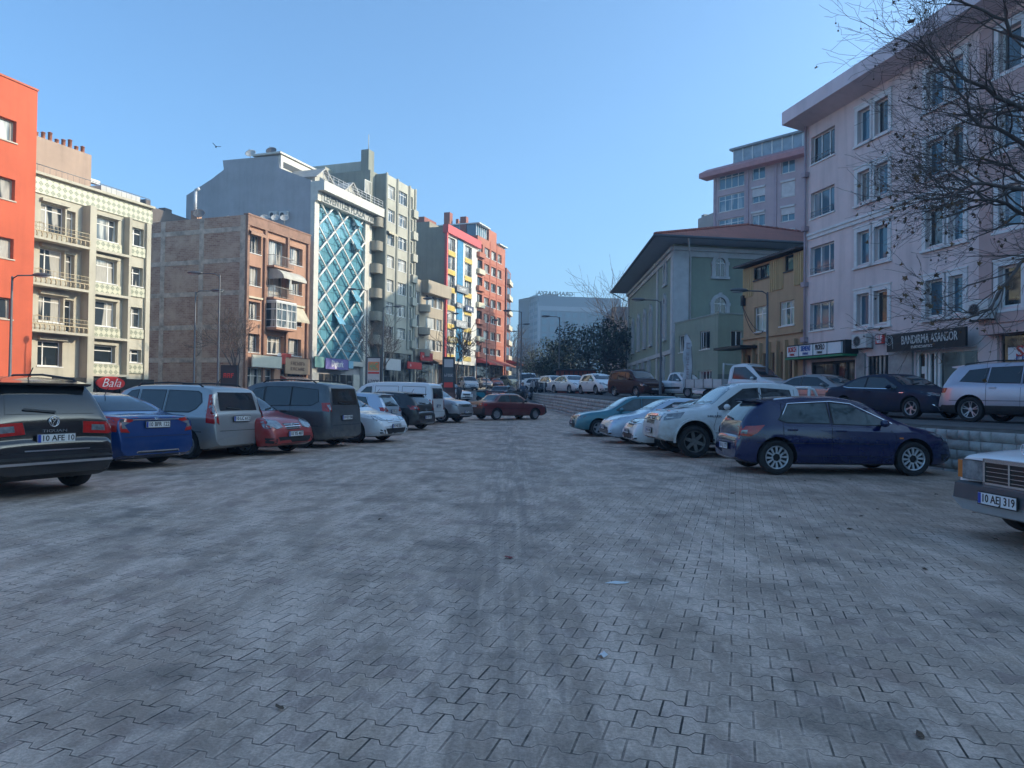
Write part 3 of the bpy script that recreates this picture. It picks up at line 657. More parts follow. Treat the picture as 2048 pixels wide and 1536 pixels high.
awning(f, c1[0], c1[1]+.1, zr[0][1]+.35, .3, .5, mat('brown_cloth', (.38, .22, .15), .8))
for k, (px, py) in enumerate([(320, 445), (380, 445), (470, 440), (582, 425), (640, 415), (685, 440)]):
    uu = g.uz(*z2_(px, 460))[0]; dish(g, uu, 3.0+.3*k if k else .8, h, .55 if k == 0 else .4, dark=k == 0, yaw=R(30))
mb = MB(); q = g.uz(*z2_(277, 470))[0]; mb.box(q-.3, q+.4, 1, 1.6, h, h+1.1, 0); mb.tube([(q, 1.2, h+1.1), (q, 1.2, h+3.0)], .14, 8, 1); mb.tube([(q, 1.2, h+3.0), (q+.4, 1.2, h+3.1)], .14, 8, 1); g.put(mb, 'chimney', [TER, mat('vent_tube', (.6, .62, .65), .4)])
window(f, holes[-2], 4, .3, .45, WHITE, PANE, name='shop_window', sill=0); window(f, holes[-1], 3, 0, .45, DARKM, SHOPG, name='shop_window', sill=0)
shop_sign(f, .5, f.L*.5, zs_-.3, zs_+.75, 'EMLAK', colour('cream_sign', (.62, .60, .5)), colour('faded_text', (.3, .3, .28)), y=-.5, label='cream shop sign above the window of the brick-sided building', frac=.5, size=.5) if 0 else shop_sign(f, .5, f.L*.5, zs_-.3, zs_+.75, None, colour('cream_sign', (.62, .60, .5)), None, y=-.5, label='blank cream shop fascia on the brick-sided building')
shop_sign(f, f.L*.57, f.L-.15, zs_-.75, zs_+.75, [('~tablaci', .66, .6, .5), ('~pastan', .32, .6, .42)], colour('tan_sign', (.46, .30, .19)), colour('brown_text', (.16, .08, .05)), y=-.45, label='tan shop sign with two lines of brown letters')
awning(f, f.L*.56, f.L-.2, zs_-.95, .35, .8, mat('red_cloth', (.45, .10, .06), .8), stripes=mat('cream_cloth', (.6, .5, .4)))
# laundry on the lowest balcony
def cloth(name, f, u, z, w, hh, y, m, label, cat):
    mb = MB(); n = 8; vs = [(u+w*i/n, y+.04*math.sin(i*1.7)+.02*j, z-hh*j/3) for j in range(4) for i in range(n+1)]
    mb.add(vs, [(j*(n+1)+i, j*(n+1)+i+1, (j+1)*(n+1)+i+1, (j+1)*(n+1)+i) for j in range(3) for i in range(n)], 0, True)
    O = f.A; o = mb.build(name, m, None, (O.x, O.y, f.zb)); o.rotation_euler = (0, 0, f.ang); tag(o, label, cat)
cloth('towel', f, c2[0]+.9, zr[3][0]+.1, .5, 1.5, -.5, colour('cloth_white', (.6, .62, .66), .9), 'long pale towel hanging from the lowest balcony', 'towel')
cloth('blanket', f, c2[0]+1.5, zr[3][0]+.1, 1.5, 1.0, -.5, colour('cloth_red', (.5, .08, .06), .9), 'red blanket hung beside the pale towel', 'blanket')
mb = MB(); mb.tube([(c2[0]-.1, -.5, zr[3][0]+.12), (c3[0]+.6, -.5, zr[3][0]+.12)], .015, 5); mb.tube([(c2[0]-.1, -.5, zr[3][0]+.12), (c2[0]-.1, 0, zr[3][0]+.12)], .015, 5); f.put(mb, 'clothes_rail', GREYM)
gap = Vector((Bt.x-14, Bt.y+7)); g0 = bld('rear_building', 'dark low building seen over the gap beside the brick wall', Vector((P(292, 500, 72).x, 72)), Vector((P(380, 500, 78).x, 78)), 0); hh = g0.z(300, 412)
mb = MB(); mb.box(-1, g0.L+4, 0, 8, 0, hh); mb.box(1, 1.6, 1, 1.8, hh, hh+.9); mb.box(3.6, 4.6, 1, 1.8, hh, hh+.7); g0.put(mb, 'wall', plaster('dark_render', (.16, .14, .135)))

# --- glass-fronted plaza
A = onrow(616, -.35); B = onrow(732, -.35); f = bld('glass_plaza', 'white office building with a blue glass front behind a white diamond lattice', A, B, zbase(A))
WH = plaster('white_render', (.40, .40, .42), .25); STN = mat('pale_stone', (.60, .58, .52), .6, var=.08)
g = Face(f.root, f.A+Vector((-f.d.y, f.d.x))*20, f.A, f.zb)
sil = [z2_(*p) for p in [(285, 340), (440, 240), (515, 182), (508, 125), (845, 95), (858, 172), (1020, 250)]]
pl = [(20-g.uz(*p)[0], g.uz(*p)[1]) for p in sil]; hf = pl[-1][1]
poly = [(0, 0), (0, hf)]+[(max(.0, a), b) for a, b in pl[::-1][1:]]+[(max(p[0] for p in pl)+.01, 0)]
h = f.z(*z3_(95, 330))
mb = MB(); mb.prism(poly, 0, 0, f.L, 0); f.put(mb, 'wall', WH)
gl = f.u(*z3_(88, 700)); gr = f.u(*z3_(376, 700)); zb_ = f.z(*z3_(60, 1340)); zt_ = f.z(*z3_(90, 362))
GLS = mat('curtain_glass', (.12, .32, .40), .08, metal=.0, var=.1, scale=.5, spec=1.0)
mb = MB(); nb, nr = 8, 16
for i in range(nb):
    for j in range(nr):
        a, b = lerp(gl, gr, i/nb), lerp(gl, gr, (i+1)/nb); c, d = lerp(zb_, zt_, j/nr), lerp(zb_, zt_, (j+1)/nr)
        q = rnd.uniform(-.004, .004); q2 = rnd.uniform(-.004, .004)
        mb.add([(a+.02, -.12+q, c+.02), (b-.02, -.12-q, c+.02), (b-.02, -.12-q+q2, d-.02), (a+.02, -.12+q+q2, d-.02)], [(0, 1, 2, 3)], rnd.choice([0, 0, 1, 2]))
mb.quad((gl, -.06, zb_), (gr, -.06, zb_), (gr, -.06, zt_), (gl, -.06, zt_), 3)
f.put(mb, 'glass_curtain', [GLS, mat('curtain_glass_dark', (.10, .28, .35), .08, spec=1.0), mat('curtain_glass_mid', (.11, .30, .38), .08, spec=1.0), DARKM])
mb = MB(); mb.box(.0, gl, -.5, -.004, 0, zt_, 0); mb.box(gr, f.L, -.5, -.004, 0, zt_, 0)
mb.box(-.05, f.L+.9, -1.6, -.003, h+.05, h+1.0, 0); mb.box(-.03, f.L+.8, -.85, -.006, h-.9, h+.05, 0)
mb.box(0, f.L, -.5, -.002, zb_-.5, zb_, 0)
f.put(mb, 'stone_frame', STN)
mb = MB(); nx, nz = 3, 6.0; cw = (gr-gl)/nx; ch = (zt_-zb_)/nz
Y0 = -.42
def seg(a, b, r=.10):
    (u1, w1), (u2, w2) = a, b
    # clip to rectangle
    t0, t1 = 0, 1
    for p, q, lo, hi in ((u1, u2, gl, gr), (w1, w2, zb_, zt_)):
        d = q-p
        if abs(d) < 1e-9: continue
        ta, tb = (lo-p)/d, (hi-p)/d
        if ta > tb: ta, tb = tb, ta
        t0, t1 = max(t0, ta), min(t1, tb)
    if t1-t0 > .02: mb.tube([(lerp(u1, u2, t0), Y0, lerp(w1, w2, t0)), (lerp(u1, u2, t1), Y0, lerp(w1, w2, t1))], r, 8, 0, smooth=True)
for k in range(-1, 9):
    for i in range(-1, nx+1):
        u_, z_ = gl+i*cw, zb_+k*ch
        seg((u_, z_), (u_+cw/2, z_+ch/2)); seg((u_+cw/2, z_+ch/2), (u_+cw, z_)); seg((u_, z_), (u_+cw/2, z_-ch/2)); seg((u_+cw/2, z_-ch/2), (u_+cw, z_))
        for t in (.15, .5, .85):
            uu, ww = u_+cw/2*t, z_+ch/2*t
            if gl < uu < gr and zb_ < ww < zt_: mb.box(uu-.03, uu+.03, Y0, -.1, ww-.03, ww+.03, 1)
            if gl < uu < gr and zb_ < z_-ch/2*t < zt_: mb.box(uu-.03, uu+.03, Y0, -.1, z_-ch/2*t-.03, z_-ch/2*t+.03, 1)
f.put(mb, 'lattice', [mat('lattice_white', (.75, .74, .70), .4, var=.03), DARKM])
for (x, y, w2, h2) in ((325, 508, 30, 40), (325, 650, 34, 70), (320, 968, 36, 62), (215, 1105, 40, 62)):
    u_, z_ = f.uz(*z3_(x, y)); w2 = .6; M = Matrix.Translation((u_, -.16, z_+.75)) @ Matrix.Rotation(R(-32), 4, 'X')
    mb = MB(); mb.box(-w2, w2, -.03, .0, -1.5, 0, 0, M); f.put(mb, 'open_window', mat('vent_glass', (.18, .42, .55), .1, spec=1))
mb = MB(); mb.box(-.1, f.L, -1.5, -1.44, h+1.0, h+1.02)
for x in frange(0, f.L+.7, .9): mb.tube([(x, -1.45, h+1), (x, -1.45, h+1.85)], .03, 5)
for zz in (1.3, 1.6, 1.85): mb.tube([(0, -1.45, h+zz), (f.L+.7, -1.45, h+zz)], .025, 5)
f.put(mb, 'roof_railing', mat('rail_white', (.6, .6, .6), .5))
for cx in (2.2, 7.4):            # dormers
    mb = MB(); pr = [(cx-1.4, h+.9), (cx+1.4, h+.9), (cx+1.4, h+1.7), (cx, h+2.8), (cx-1.4, h+1.7)]
    mb.prism(pr, 1, .1, 5, 0)
    for s_ in (-1, 1): M = Matrix.Translation((cx, 0, h+2.85)) @ Matrix.Rotation(s_*R(38), 4, 'Y'); mb.box(0 if s_ > 0 else -2.0, 2.0 if s_ > 0 else 0, -.25, 5, 0, .12, 1, M)
    mb.box(cx-.6, cx+.6, .06, .098, h+1.0, h+1.9, 2)
    f.put(mb, 'dormer', [mat('dormer_cream', (.44, .42, .37), .8), mat('dormer_roof', (.40, .39, .37), .7), PANED])
mb = MB(); a = poly[2][0]; zz = poly[3][1] if len(poly) > 3 else h
top = max(p[1] for p in pl); mb.box(.1, f.L*.55, pl[4][0]-.35, pl[4][0]-.05, top-1.6, top-.1, 0); mb.box(-.2, f.L*.58, pl[4][0]-.5, pl[4][0]+3, top+.0, top+.18, 0); mb.box(.5, f.L*.5, pl[4][0]-.4, pl[4][0]-.34, top-1.3, top-.7, 1)
f.put(mb, 'roof_storey', [STN, DARKM])
for uu, dk in ((20-pl[4][0]-4.0+0, False), (20-pl[4][0]-1.4, True)): dish(g, uu, .8, top, .55, dark=dk, yaw=R(20))
for x in (830, 893): ac_unit(g, g.uz(*z2_(x, 460))[0], g.uz(*z2_(x, 485))[1], y=-.4, w=.95, h=.7)
shop_sign(f, .6, f.L+.4, h-.88, h-.05, 'LEVENTLER PLAZA "700"', colour('plaza_stone', (.42, .42, .40)), colour('sign_charcoal', (.04, .06, .07)), y=-.9, th=.02, frac=.94, size=1.0, bold=.02, label='dark lettering reading LEVENTLER PLAZA along the top of the glass front')
sb = f.z(*z3_(120, 1345)); st_ = f.z(*z3_(120, 1400))
mb = MB(); mb.box(.2, 1.6, -.2, -.01, 0, zb_-1.4, 0); mb.box(gr-1.5, gr-.2, -.2, -.01, 0, zb_-1.4, 0); mb.box(1.7, f.L-1.2, -.1, -.008, .1, zb_-1.5, 1); f.put(mb, 'shop_front', [STN, SHOPG])
def ux(Z, x, y): return f.uz(*Z(x, y))[0]
shop_sign(f, ux(z3_, 118, 1370), ux(z3_, 258, 1370), st_-.1, sb+.1, 'Digiturk', colour('sign_purple', (.19, .16, .42)), colour('sign_white', (.8, .8, .8)), y=-.75, frac=.52, size=.9, bold=.02, label='purple shop sign with white lettering Digiturk')
shop_sign(f, ux(z3_, 52, 1365), ux(z3_, 108, 1365), st_+.0, sb+.15, None, colour('sign_teal', (.20, .40, .36)), None, y=-.72, label='small teal sign left of the purple sign')
shop_sign(f, ux(z3_, 262, 1370), ux(z3_, 290, 1370), st_+.1, sb, None, colour('sign_sky', (.25, .5, .65)), None, y=-.72, label='small light blue sign right of the purple sign')

# --- tall grey apartment block
A = onrow(735); B = onrow(830); f = bld('grey_apartment_block', 'tall grey concrete apartment block with rounded balconies and ribbed front', A, B, zbase(A))
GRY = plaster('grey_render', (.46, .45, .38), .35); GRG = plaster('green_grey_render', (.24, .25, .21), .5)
um = f.u(*z3_(515, 800)); h = f.z(*z3_(385, 155)); 
# main bay protrudes; plane offset -1.2
fo = Face(f.root, onrow(766, 1.3), onrow(826, 1.3), f.zb); um = (fo.A-f.A).dot(f.d)
hm = fo.z(*z3_(525, 203)); cA, cB, cC = cols(fo, z3_, [(527, 580), (602, 655), (672, 690)], 600)
zr = rows(fo, z3_, 527, [(262, 345), (412, 490), (558, 636), (700, 775), (850, 925), (990, 1065), (1140, 1208)])
holes = [(a, b, c, d) for a, b in (cA, cB, cC) for c, d in zr]
zs_ = zr[-1][0]-1.2; holes += [(.3, fo.L-.3, .2, zs_-.5)]
mb = MB(); holewall(mb, fo.L, 0, hm, holes, 0, .22); mb.quad((0, 12, 0), (0, 0, 0), (0, 0, hm), (0, 12, hm), 1); mb.quad((fo.L, 0, 0), (fo.L, 12, 0), (fo.L, 12, hm), (fo.L, 0, hm), 1); mb.quad((0, 0, hm), (fo.L, 0, hm), (fo.L, 12, hm), (0, 12, hm), 2); mb.quad((0.02, .5, 0), (fo.L, .5, 0), (fo.L, .5, hm-.1), (0.02, .5, hm-.1), 3)
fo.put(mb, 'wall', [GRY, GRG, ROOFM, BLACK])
for i, hh in enumerate(holes[:-1]): window(fo, hh, [.33, .66] if hh[1]-hh[0] > 1 else 1, .25 if hh[1]-hh[0] > 1 else 0, .22, sill=.05)
window(fo, holes[-1], 5, 0, .22, DARKM, SHOPG, name='shop_window', sill=0)
mb = MB(); 
for x in (0, cA[1]+.35, cB[1]+.35, fo.L-.25): mb.box(x+.004, x+.12, -.16, -.004, zs_, hm+.1); mb.box(x+.2, x+.32, -.16, -.004, zs_, hm+.1)
fo.put(mb, 'rib', GRY)
mb = MB(); h2 = h; mb.box(.0, um+2.2, .02, 13, 0, h2, 0); mb.box(1.5, um+1.2, 1.2, 9, h2, h2+1.6, 1); mb.box(um-.6, um+.6, .6, 1.6, h2, h2+2.6, 0); mb.tube([(um, 1, h2+2.6), (um, 1, h2+4.5)], .04, 5, 1)
mb.box(-.0, 2.5, 6, 13, h2, h2+.9, 1)
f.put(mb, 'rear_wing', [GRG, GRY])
wl = cols(f, z3_, [(396, 440)], 270)[0]
for i, (c, d) in enumerate(zr[:-1]): window(f, (wl[0]+.1, wl[1], c-.1, d-.1), 3, 0, .1, y0=-.03, sill=0)
for i, (c, d) in enumerate(zr):
    if i < 1: continue
    mb = MB(); n = 8; a, b = wl[1]-.3, um-.01
    pts = [(b, -.0), (a, -.0), (a, -.6)]+[(a+.5-.5*math.cos(t), -.6-.55*math.sin(t)) for t in [math.pi/2*k/6 for k in range(1, 7)]]+[(b, -1.15)]
    mb.prism(pts, 2, c-.95, c+.1); f.put(mb, 'balcony', plaster('balcony_render', (.30, .28, .23), .4))
for c, d in zr: mb = MB(); mb.box(fo.L-.9, fo.L+.25, -.35, .6, c-.95, c-.0); fo.put(mb, 'side_balcony', GRY)
awning(fo, .1, cA[1], zr[2][1]+.15, .25, .5, mat('cream_cloth', (.6, .5, .4)))
zq = f.z(*z3_(500, 1342)); f2 = fo
shop_sign(f2, fo.u(*z3_(500, 1380)), fo.u(*z3_(590, 1380)), fo.z(*z3_(540, 1415)), fo.z(*z3_(540, 1345)), None, colour('sign_pale', (.6, .61, .62)), None, y=-.6, label='blank white fascia on the tall grey block')
shop_sign(f2, fo.u(*z3_(628, 1385)), fo.u(*z3_(715, 1385)), fo.z(*z3_(640, 1405)), fo.z(*z3_(640, 1362)), [('~a', .5, .1, .5, -.3)], colour('sign_red', (.55, .02, .02)), colour('sign_white', (.8, .8, .8)), y=-.7, label='red shop sign at the foot of the grey block')

# --- low beige building
A = onrow(830); B = onrow(888); f = bld('beige_building', 'low beige three-storey building between two taller blocks', A, B, zbase(A))
BEI = plaster('beige_render', (.42, .36, .28), .4); h = f.z(*z4_(110, 598))
cA, cB, cC = cols(f, z4_, [(100, 150), (200, 275), (280, 322)], 760); zr = rows(f, z4_, 200, [(722, 812), (895, 985), (1066, 1150)])
zs_ = zr[2][0]-1.3; holes = [(a, b, c, d) for a, b in (cA, cB, cC) for c, d in zr]+[(.4, f.L-.3, .1, zs_-.3)]
body(f, 12, h, holes, [BEI, BEI, ROOFM], rec=.2)
for hh in holes[:-1]: window(f, hh, 3, 0, .2)
window(f, holes[-1], 4, 0, .2, DARKM, SHOPG, name='shop_window', sill=0)
mb = MB()
mb.box(cA[1]+.5, f.L, -1.0, -.004, h-1.6, h+.05)
f.put(mb, 'parapet', BEI)
for c, d in zr:
    mb = MB(); a, b = cA[1]-.3, cB[0]+.0; n = 10; mb.prism([(b, -.0), (a, 0)]+[(a+(b-a)*k/n, -1.0*math.sin(math.pi*k/n)-.15) for k in range(n+1)], 2, c-.95, c-.05); f.put(mb, 'balcony', BEI)
shop_sign(f, .1, f.L*.42, zs_-.2, zs_+.8, [('~a', .5, .1, .5, -.3)], colour('sign_red', (.55, .02, .02)), colour('sign_white', (.8, .8, .8)), y=-.7, label='red shop sign on the low beige building')
awning(f, f.L*.5, f.L-.1, zs_+.2, .5, 1.2, mat('brown_cloth2', (.25, .16, .10), .8))

# --- yellow, white and blue building with a red roof band
A = onrow(888); B = onrow(952.5); f = bld('yellow_building', 'narrow yellow and white building with a blue glass strip and red top band', A, B, zbase(A))
BGE = plaster('warm_grey_render', (.30, .27, .21), .35); YEL = plaster('yellow_render', (.62, .46, .13), .2); WHT = mat('fresh_white', (.70, .68, .62), .6, var=.06); RDP = mat('pink_red', (.62, .09, .09), .6, var=.06)
h = f.z(*z4_(372, 212)); cA, cB = cols(f, z4_, [(370, 425), (500, 553)], 330); bl = cols(f, z4_, [(438, 482)], 400)[0]
zr = rows(f, z4_, 370, [(278, 378), (420, 525), (563, 662), (706, 803), (848, 945), (985, 1050), (1122, 1180)])
zs_ = zr[-1][0]-.9; holes = [(a, b, c, d) for a, b in (cA, cB) for c, d in zr]+[(.4, f.L-.3, .1, zs_-.4)]
body(f, 14, h, holes, [WHT, BGE, ROOFM], rec=.3)
for hh in holes[:-1]: window(f, hh, 2, 0, .3, sill=0); railing(f, hh[0]+.05, hh[1]-.05, -.02, hh[2], .8, 8, GREYM)
window(f, holes[-1], 4, 0, .3, DARKM, SHOPG, name='shop_window', sill=0)
for a, b in (cA, cB):
    for c, d in zr: mb = MB(); mb.box(a-.05, b+.05, -.08, -.005, c-.75, c-.06); f.put(mb, 'yellow_panel', YEL)
mb = MB(); mb.box(*bl, -.1, -.004, zs_, f.z(*z4_(440, 300))); f.put(mb, 'blue_glass_strip', mat('blue_strip', (.03, .22, .42), .15, spec=.8, var=.2))
mb = MB(); mb.box(-.25, f.L+.3, -.5, .3, h-.9, h+.25); mb.box(-.25, .12, -.35, -.003, .3, h-.9); f.put(mb, 'red_band', RDP)
mb = MB(); mb.box(1, 4, 3, 12, h, h+1.1); f.put(mb, 'roof_room', BGE)
SG = colour('sign_grey', (.22, .22, .22)); SW = colour('sign_white', (.8, .8, .8))
for (x0, x1, y0, y1, t, lab, bgc) in ((420, 508, 648, 700, '~avukatl', 'grey office banner high on the yellow building', SG), (420, 460, 785, 822, '~buro', 'small grey banner on the middle of the blue strip', SG), (415, 500, 918, 972, '~sigortab', 'pale grey banner low on the blue strip', colour('sign_lgrey', (.35, .36, .36))), (352, 425, 1045, 1090, '~ofisk', 'yellow and black banner at the foot of the yellow building', colour('sign_olive', (.25, .2, .06))), (487, 548, 808, 850, '~a', 'dark banner with a white triangle beside the blue strip', colour('sign_navy', (.06, .07, .13)))):
    a, b = cols(f, z4_, [(x0, x1)], y0)[0]; c = f.z(*z4_(x0, y1)); d = f.z(*z4_(x0, y0)); shop_sign(f, a, b, c, d, t, bgc, SW, y=-.35, label=lab, frac=.6, size=.6)

# --- tall red-brick coloured apartment block
A = onrow(952.5); B = onrow(1008); f = bld('red_apartment_block', 'tall salmon-red apartment block with regular white windows at the street bend', A, B, zbase(A))
SAL = plaster('salmon_render', (.46, .17, .11), .25); h = f.z(*z4_(585, 262))
cs_ = cols(f, z4_, [(650, 688), (702, 739), (750, 781)], 400); cb_ = cols(f, z4_, [(590, 634)], 470)[0]
zr = rows(f, z4_, 650, [(360, 430), (486, 556), (617, 684), (745, 809), (872, 935), (1002, 1065), (1132, 1182)])
zs_ = zr[-1][0]-1.1; holes = [(a, b, c, d) for a, b in cs_ for c, d in zr]+[(*cb_, c-.5, d+.2) for c, d in zr]+[(.3, f.L-.3, .1, zs_-.3)]
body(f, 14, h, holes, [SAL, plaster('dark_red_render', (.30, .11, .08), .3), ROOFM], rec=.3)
for hh in holes[:-8]: window(f, hh, 2, 0, .3, fw=.09)
for i, hh in enumerate(holes[-8:-1]):
    window(f, hh, 2, 0, .3, DARKM if 0 < i < 6 else WHITE, PANED if 0 < i < 6 else PANE, name='balcony_door', sill=0)
    mb = MB(); mb.box(hh[0]-.1, hh[1]+.1, -.5, -.005, hh[2]-.15, hh[2]+.6); f.put(mb, 'balcony', mat('cream_paint', (.62, .56, .42), .6) if i % 2 else SAL)
window(f, holes[-1], 5, 0, .3, DARKM, SHOPG, name='shop_window', sill=0)
mb = MB()
for a, b in ((cs_[0][1]+.15, cs_[0][1]+.5), (cs_[1][1]+.15, cs_[1][1]+.5)): mb.box(a, b, -.05, -.004, zs_, h)
for c, d in zr: mb.box(cs_[0][0], f.L, -.03, -.002, c-.9, c-.7)
f.put(mb, 'pilaster', mat('dark_salmon', (.42, .12, .07), .8))
zp = f.z(*z4_(585, 170)); mb = MB(); mb.box(.2, f.L*.36, .4, 8, h, zp, 1); mb.box(f.L*.42, f.L*.7, .2, 8, h, zp+.2, 0); mb.box(f.L*.74, f.L, .2, 6, h-.1, zp-1.5, 2); mb.box(-.1, f.L*.38, -.3, 8.3, zp, zp+.15, 3); mb.box(f.L*.73, f.L+.4, -.3, 6, zp-1.5, zp-1.35, 3)
for x in frange(.2, f.L*.36, .8): mb.box(x-.05, x+.05, .33, .398, h, zp, 3)
for x in frange(f.L*.74, f.L, .8): mb.box(x-.05, x+.05, .13, .198, h-.1, zp-1.5, 3)
f.put(mb, 'roof_storey', [SAL, PANEB, PANE, WHITE])
mb = MB(); mb.box(0, .9, 2, 3, h, h+1.2+zp-h, 0); mb.box(-.3, 4, 9, 11, h, zp+1.6, 0); mb.box(.5, 1.6, 5, 6, zp, zp+2.2, 0)
for k in range(3): mb.box(1.5+k*1.4, 1.9+k*1.4, 4, 4.4, zp, zp+1.3, 0)
f.put(mb, 'chimney', plaster('dark_red_render', (.30, .11, .08), .3)); dish(f, 2.5, 4, zp, .6, dark=True)
AW = [mat('awning_red', (.50, .07, .05), .8), mat('awning_rust', (.42, .16, .10), .8)]
for k in range(4):
    a = .1+k*f.L/4; awning(f, a, a+f.L/4-.2, zs_+.3, .8, 2.2, AW[k % 2])
A = onrow(1008.5)+Vector((.2, .4)); B = onrow(1019.5)+Vector((0, 4)); f = bld('far_red_block', 'narrow dark red block just beyond the tall salmon-red one', A, B, zbase(A)); h = f.z(1010, 531)
mb = MB(); mb.box(0, f.L, 0, 14, 0, h, 0)
for k in range(8): mb.box(.8, f.L-.6, -.5, -.003, h-2.6*(k+1), h-2.6*(k+1)+.8, 1); mb.box(1.2, f.L-.9, -.03, -.004, h-2.6*(k+1)+.9, h-2.6*k-.35, 2)
f.put(mb, 'wall', [plaster('dark_red_render', (.30, .11, .08), .3), mat('cream_paint', (.62, .56, .42), .6), PANED])
for k in range(3): awning(f, 1+k*4, 4.5+k*4, 4.5, .8, 2.5, AW[k % 2])
# ---------------------------------------------------------------- right-hand side and far buildings
pd = Vector((.214, -1)).normalized()
# --- pink building
A = Vector((P(1609, 600, 38).x, 38)); B = A+pd*44; f = bld('pink_apartment_building', 'mauve-pink apartment building with white window surrounds and a deep eave on the right', A, B, zt(38)-.1)
PNK = plaster('mauve_render', (.74, .60, .575), .5); TAN = plaster('rosewood_render', (.52, .36, .33), .2)
us = f.u(1962, 600)
c1 = (f.u(1621, 520), f.u(1668, 520)); c2a = (f.u(*z8_(518, 300)), f.u(*z8_(600, 300))); c2b = (f.u(*z8_(632, 300)), f.u(*z8_(722, 300)))
c3a = (f.u(*z8_(975, 620)), f.u(*z8_(1090, 620))); c3b = (f.u(*z8_(1130, 620)), f.u(*z8_(1225, 620))); c4 = (f.u(1998, 540), f.u(2044, 540))
pt = lambda x, y: (x, y)
zr = rows(f, pt, 1621, [(277, 331), (388, 439), (496, 551), (608, 662)]); z2r = [(c-.1, d) for c, d in zr]
h = zr[0][1]+.75; zs_ = zr[3][0]-.85
cl_ = [c2a, c2b, c3a, c3b, c4]; k = c4[0]
for q in (3.6, 7.2, 10.8, 14.4, 18): cl_.append((k+q, k+q+1.25))
holes = [(*c1, c, d) for c, d in zr]+[(a, b, c, d) for a, b in cl_ for c, d in z2r if b < f.L-.5]
shops = [(f.u(*z8_(210, 1120)), f.u(*z8_(500, 1120)), .1, zs_-.75), (f.u(*z8_(585, 1100)), f.u(*z8_(725, 1100)), .1, zs_-.65), (f.u(*z8_(905, 1080)), f.u(*z8_(1320, 1080)), .1, zs_-.6), (f.u(*z8_(1450, 1050)), f.u(*z8_(1450, 1050))+5, .1, zs_-.25)]
body(f, 14, h, holes+shops, [PNK, PNK, ROOFM], rec=.22)
for i, hh in enumerate(holes[:4]): window(f, hh, [.35, .7], 0, .22, fw=.07, pm=PANEB if i else PANED, rail=True)
for i, hh in enumerate(holes[4:]): window(f, hh, [.0], 0, .22, fw=.08, pm=[PANEB, PANED, PANEB][i % 3], surround=.2, sill=0)
mb = MB(); mb.box(us, f.L-.05, -.12, -.003, zs_+.2, h-.35); 
tanh = [hh for hh in holes if hh[0] > us-.5]
mb = MB(); holewall(mb, f.L-.05, zs_+.2, h-.35, [(a-.22, b+.22, c-.2, d+.3) for a, b, c, d in tanh], 0, .12, u0=us); o = f.put(mb, 'brown_panel', TAN); o.location = o.location+Vector((0, -.1, 0))
mb = MB(); mb.prism([(-1.15, h+.1), (-1.15, h+.75), (14, h+.9), (14, h-.1), (-.0, h-.1)], 0, -.35, f.L+.3); f.put(mb, 'roof', plaster('eave_render', (.72, .62, .64), .3))
mb = MB(); zb_ = zr[2][1]+.42; mb.box(.3, us-.1, -.07, -.003, zb_, zb_+.3); mb.box(.3, us-.1, -.13, -.071, zb_+.18, zb_+.3); f.put(mb, 'string_course', mat('window_surround', (.72, .71, .70), .6))
mb = MB(); mb.tube([(.18, -.12, .3), (.18, -.12, h+.1)], .06, 8)
for c, d in zr: mb.box(.02, .34, -.25, -.004, c-.55, c-.3)
f.put(mb, 'drainpipe', mat('pipe_mauve', (.40, .31, .34), .6))
# shop fronts
mb = MB()
a, b, c, d = shops[0]; mb.box(a, b, .12, .17, c, d, 0)
for x in (a, a+.1*0+ (b-a)*.55, (b-a)*.8+a, b-.08): mb.box(x, x+.08, .04, .118, c, d, 1)
mb.box(a, b, .04, .117, d-.12, d, 1); f.put(mb, 'shop_window', [SHOPG, DARKM])
a, b, c, d = shops[1]; mb = MB(); mb.box(a, b, .14, .17, c, d, 0)
for k in range(6): x = lerp(a, b, k/5); mb.box(x-.03, x+.03, .08, .139, c, d, 1)
f.put(mb, 'entrance_door', [PANE, DARKM])
a, b, c, d = shops[2]; mb = MB(); mb.box(a, b, .14, .19, c, d, 0)
for t, w in ((0, .12), (.14, .1), (.2, .12), (.3, .1), (.36, .14), (.985, .1)): x = lerp(a, b, t); mb.box(x, x+w, .06, .139, c, d, 1)
mb.box(a, b, .061, .138, d-.12, d, 1); mb.box(lerp(a, b, .06), lerp(a, b, .13), .13, .137, c+1.3, c+1.6, 1)
f.put(mb, 'shop_window', [SHOPG, WHITE])
a, b, c, d = shops[3]; mb = MB(); mb.box(a, b, .14, .19, c, d, 0); mb.box(a, a+.12, .06, .139, c, d, 1); mb.box(a-.3, b, -.5, -.004, d+.02, d+.35, 1); f.put(mb, 'shop_window', [SHOPG, TAN])
for a, b in ((shops[1][1]+.1, shops[2][0]-.1), (shops[0][1]+.2, shops[1][0]-.1)): mb = MB(); mb.box(a, b, -.1, -.004, 0, zs_-.5, 0); f.put(mb, 'stone_pier', mat('grey_marble', (.34, .33, .32), .5, var=.2, scale=2))
u_, z_ = f.uz(*z8_(583, 990)); ac_unit(f, u_, z_, y=-.45, w=.95, h=.62)
u_, z_ = f.uz(*z8_(1390, 800)); ac_unit(f, u_, z_, y=-.5, w=1.0, h=.7)
SB, SR, SK = colour('sign_blue', (.03, .10, .35)), colour('sign_red_text', (.5, .03, .03)), colour('sign_black_text', (.03, .03, .03))
SWB = colour('sign_board_white', (.72, .73, .75)); SGR = colour('sign_green_trim', (.02, .22, .10))
xs = [137, 220, 318, 415, 515]
words = [('BOSCH', SR, 'white shop sign with red lettering BOSCH'), ('SIEMENS', SB, 'white shop sign with blue lettering SIEMENS'), ('PROFILO', SK, 'white shop sign with black lettering PROFILO'), (None, SK, 'half grey shop sign at the right end of the white row')]
zt1 = f.z(*z8_(140, 985)); zt0 = f.z(*z8_(140, 1052))
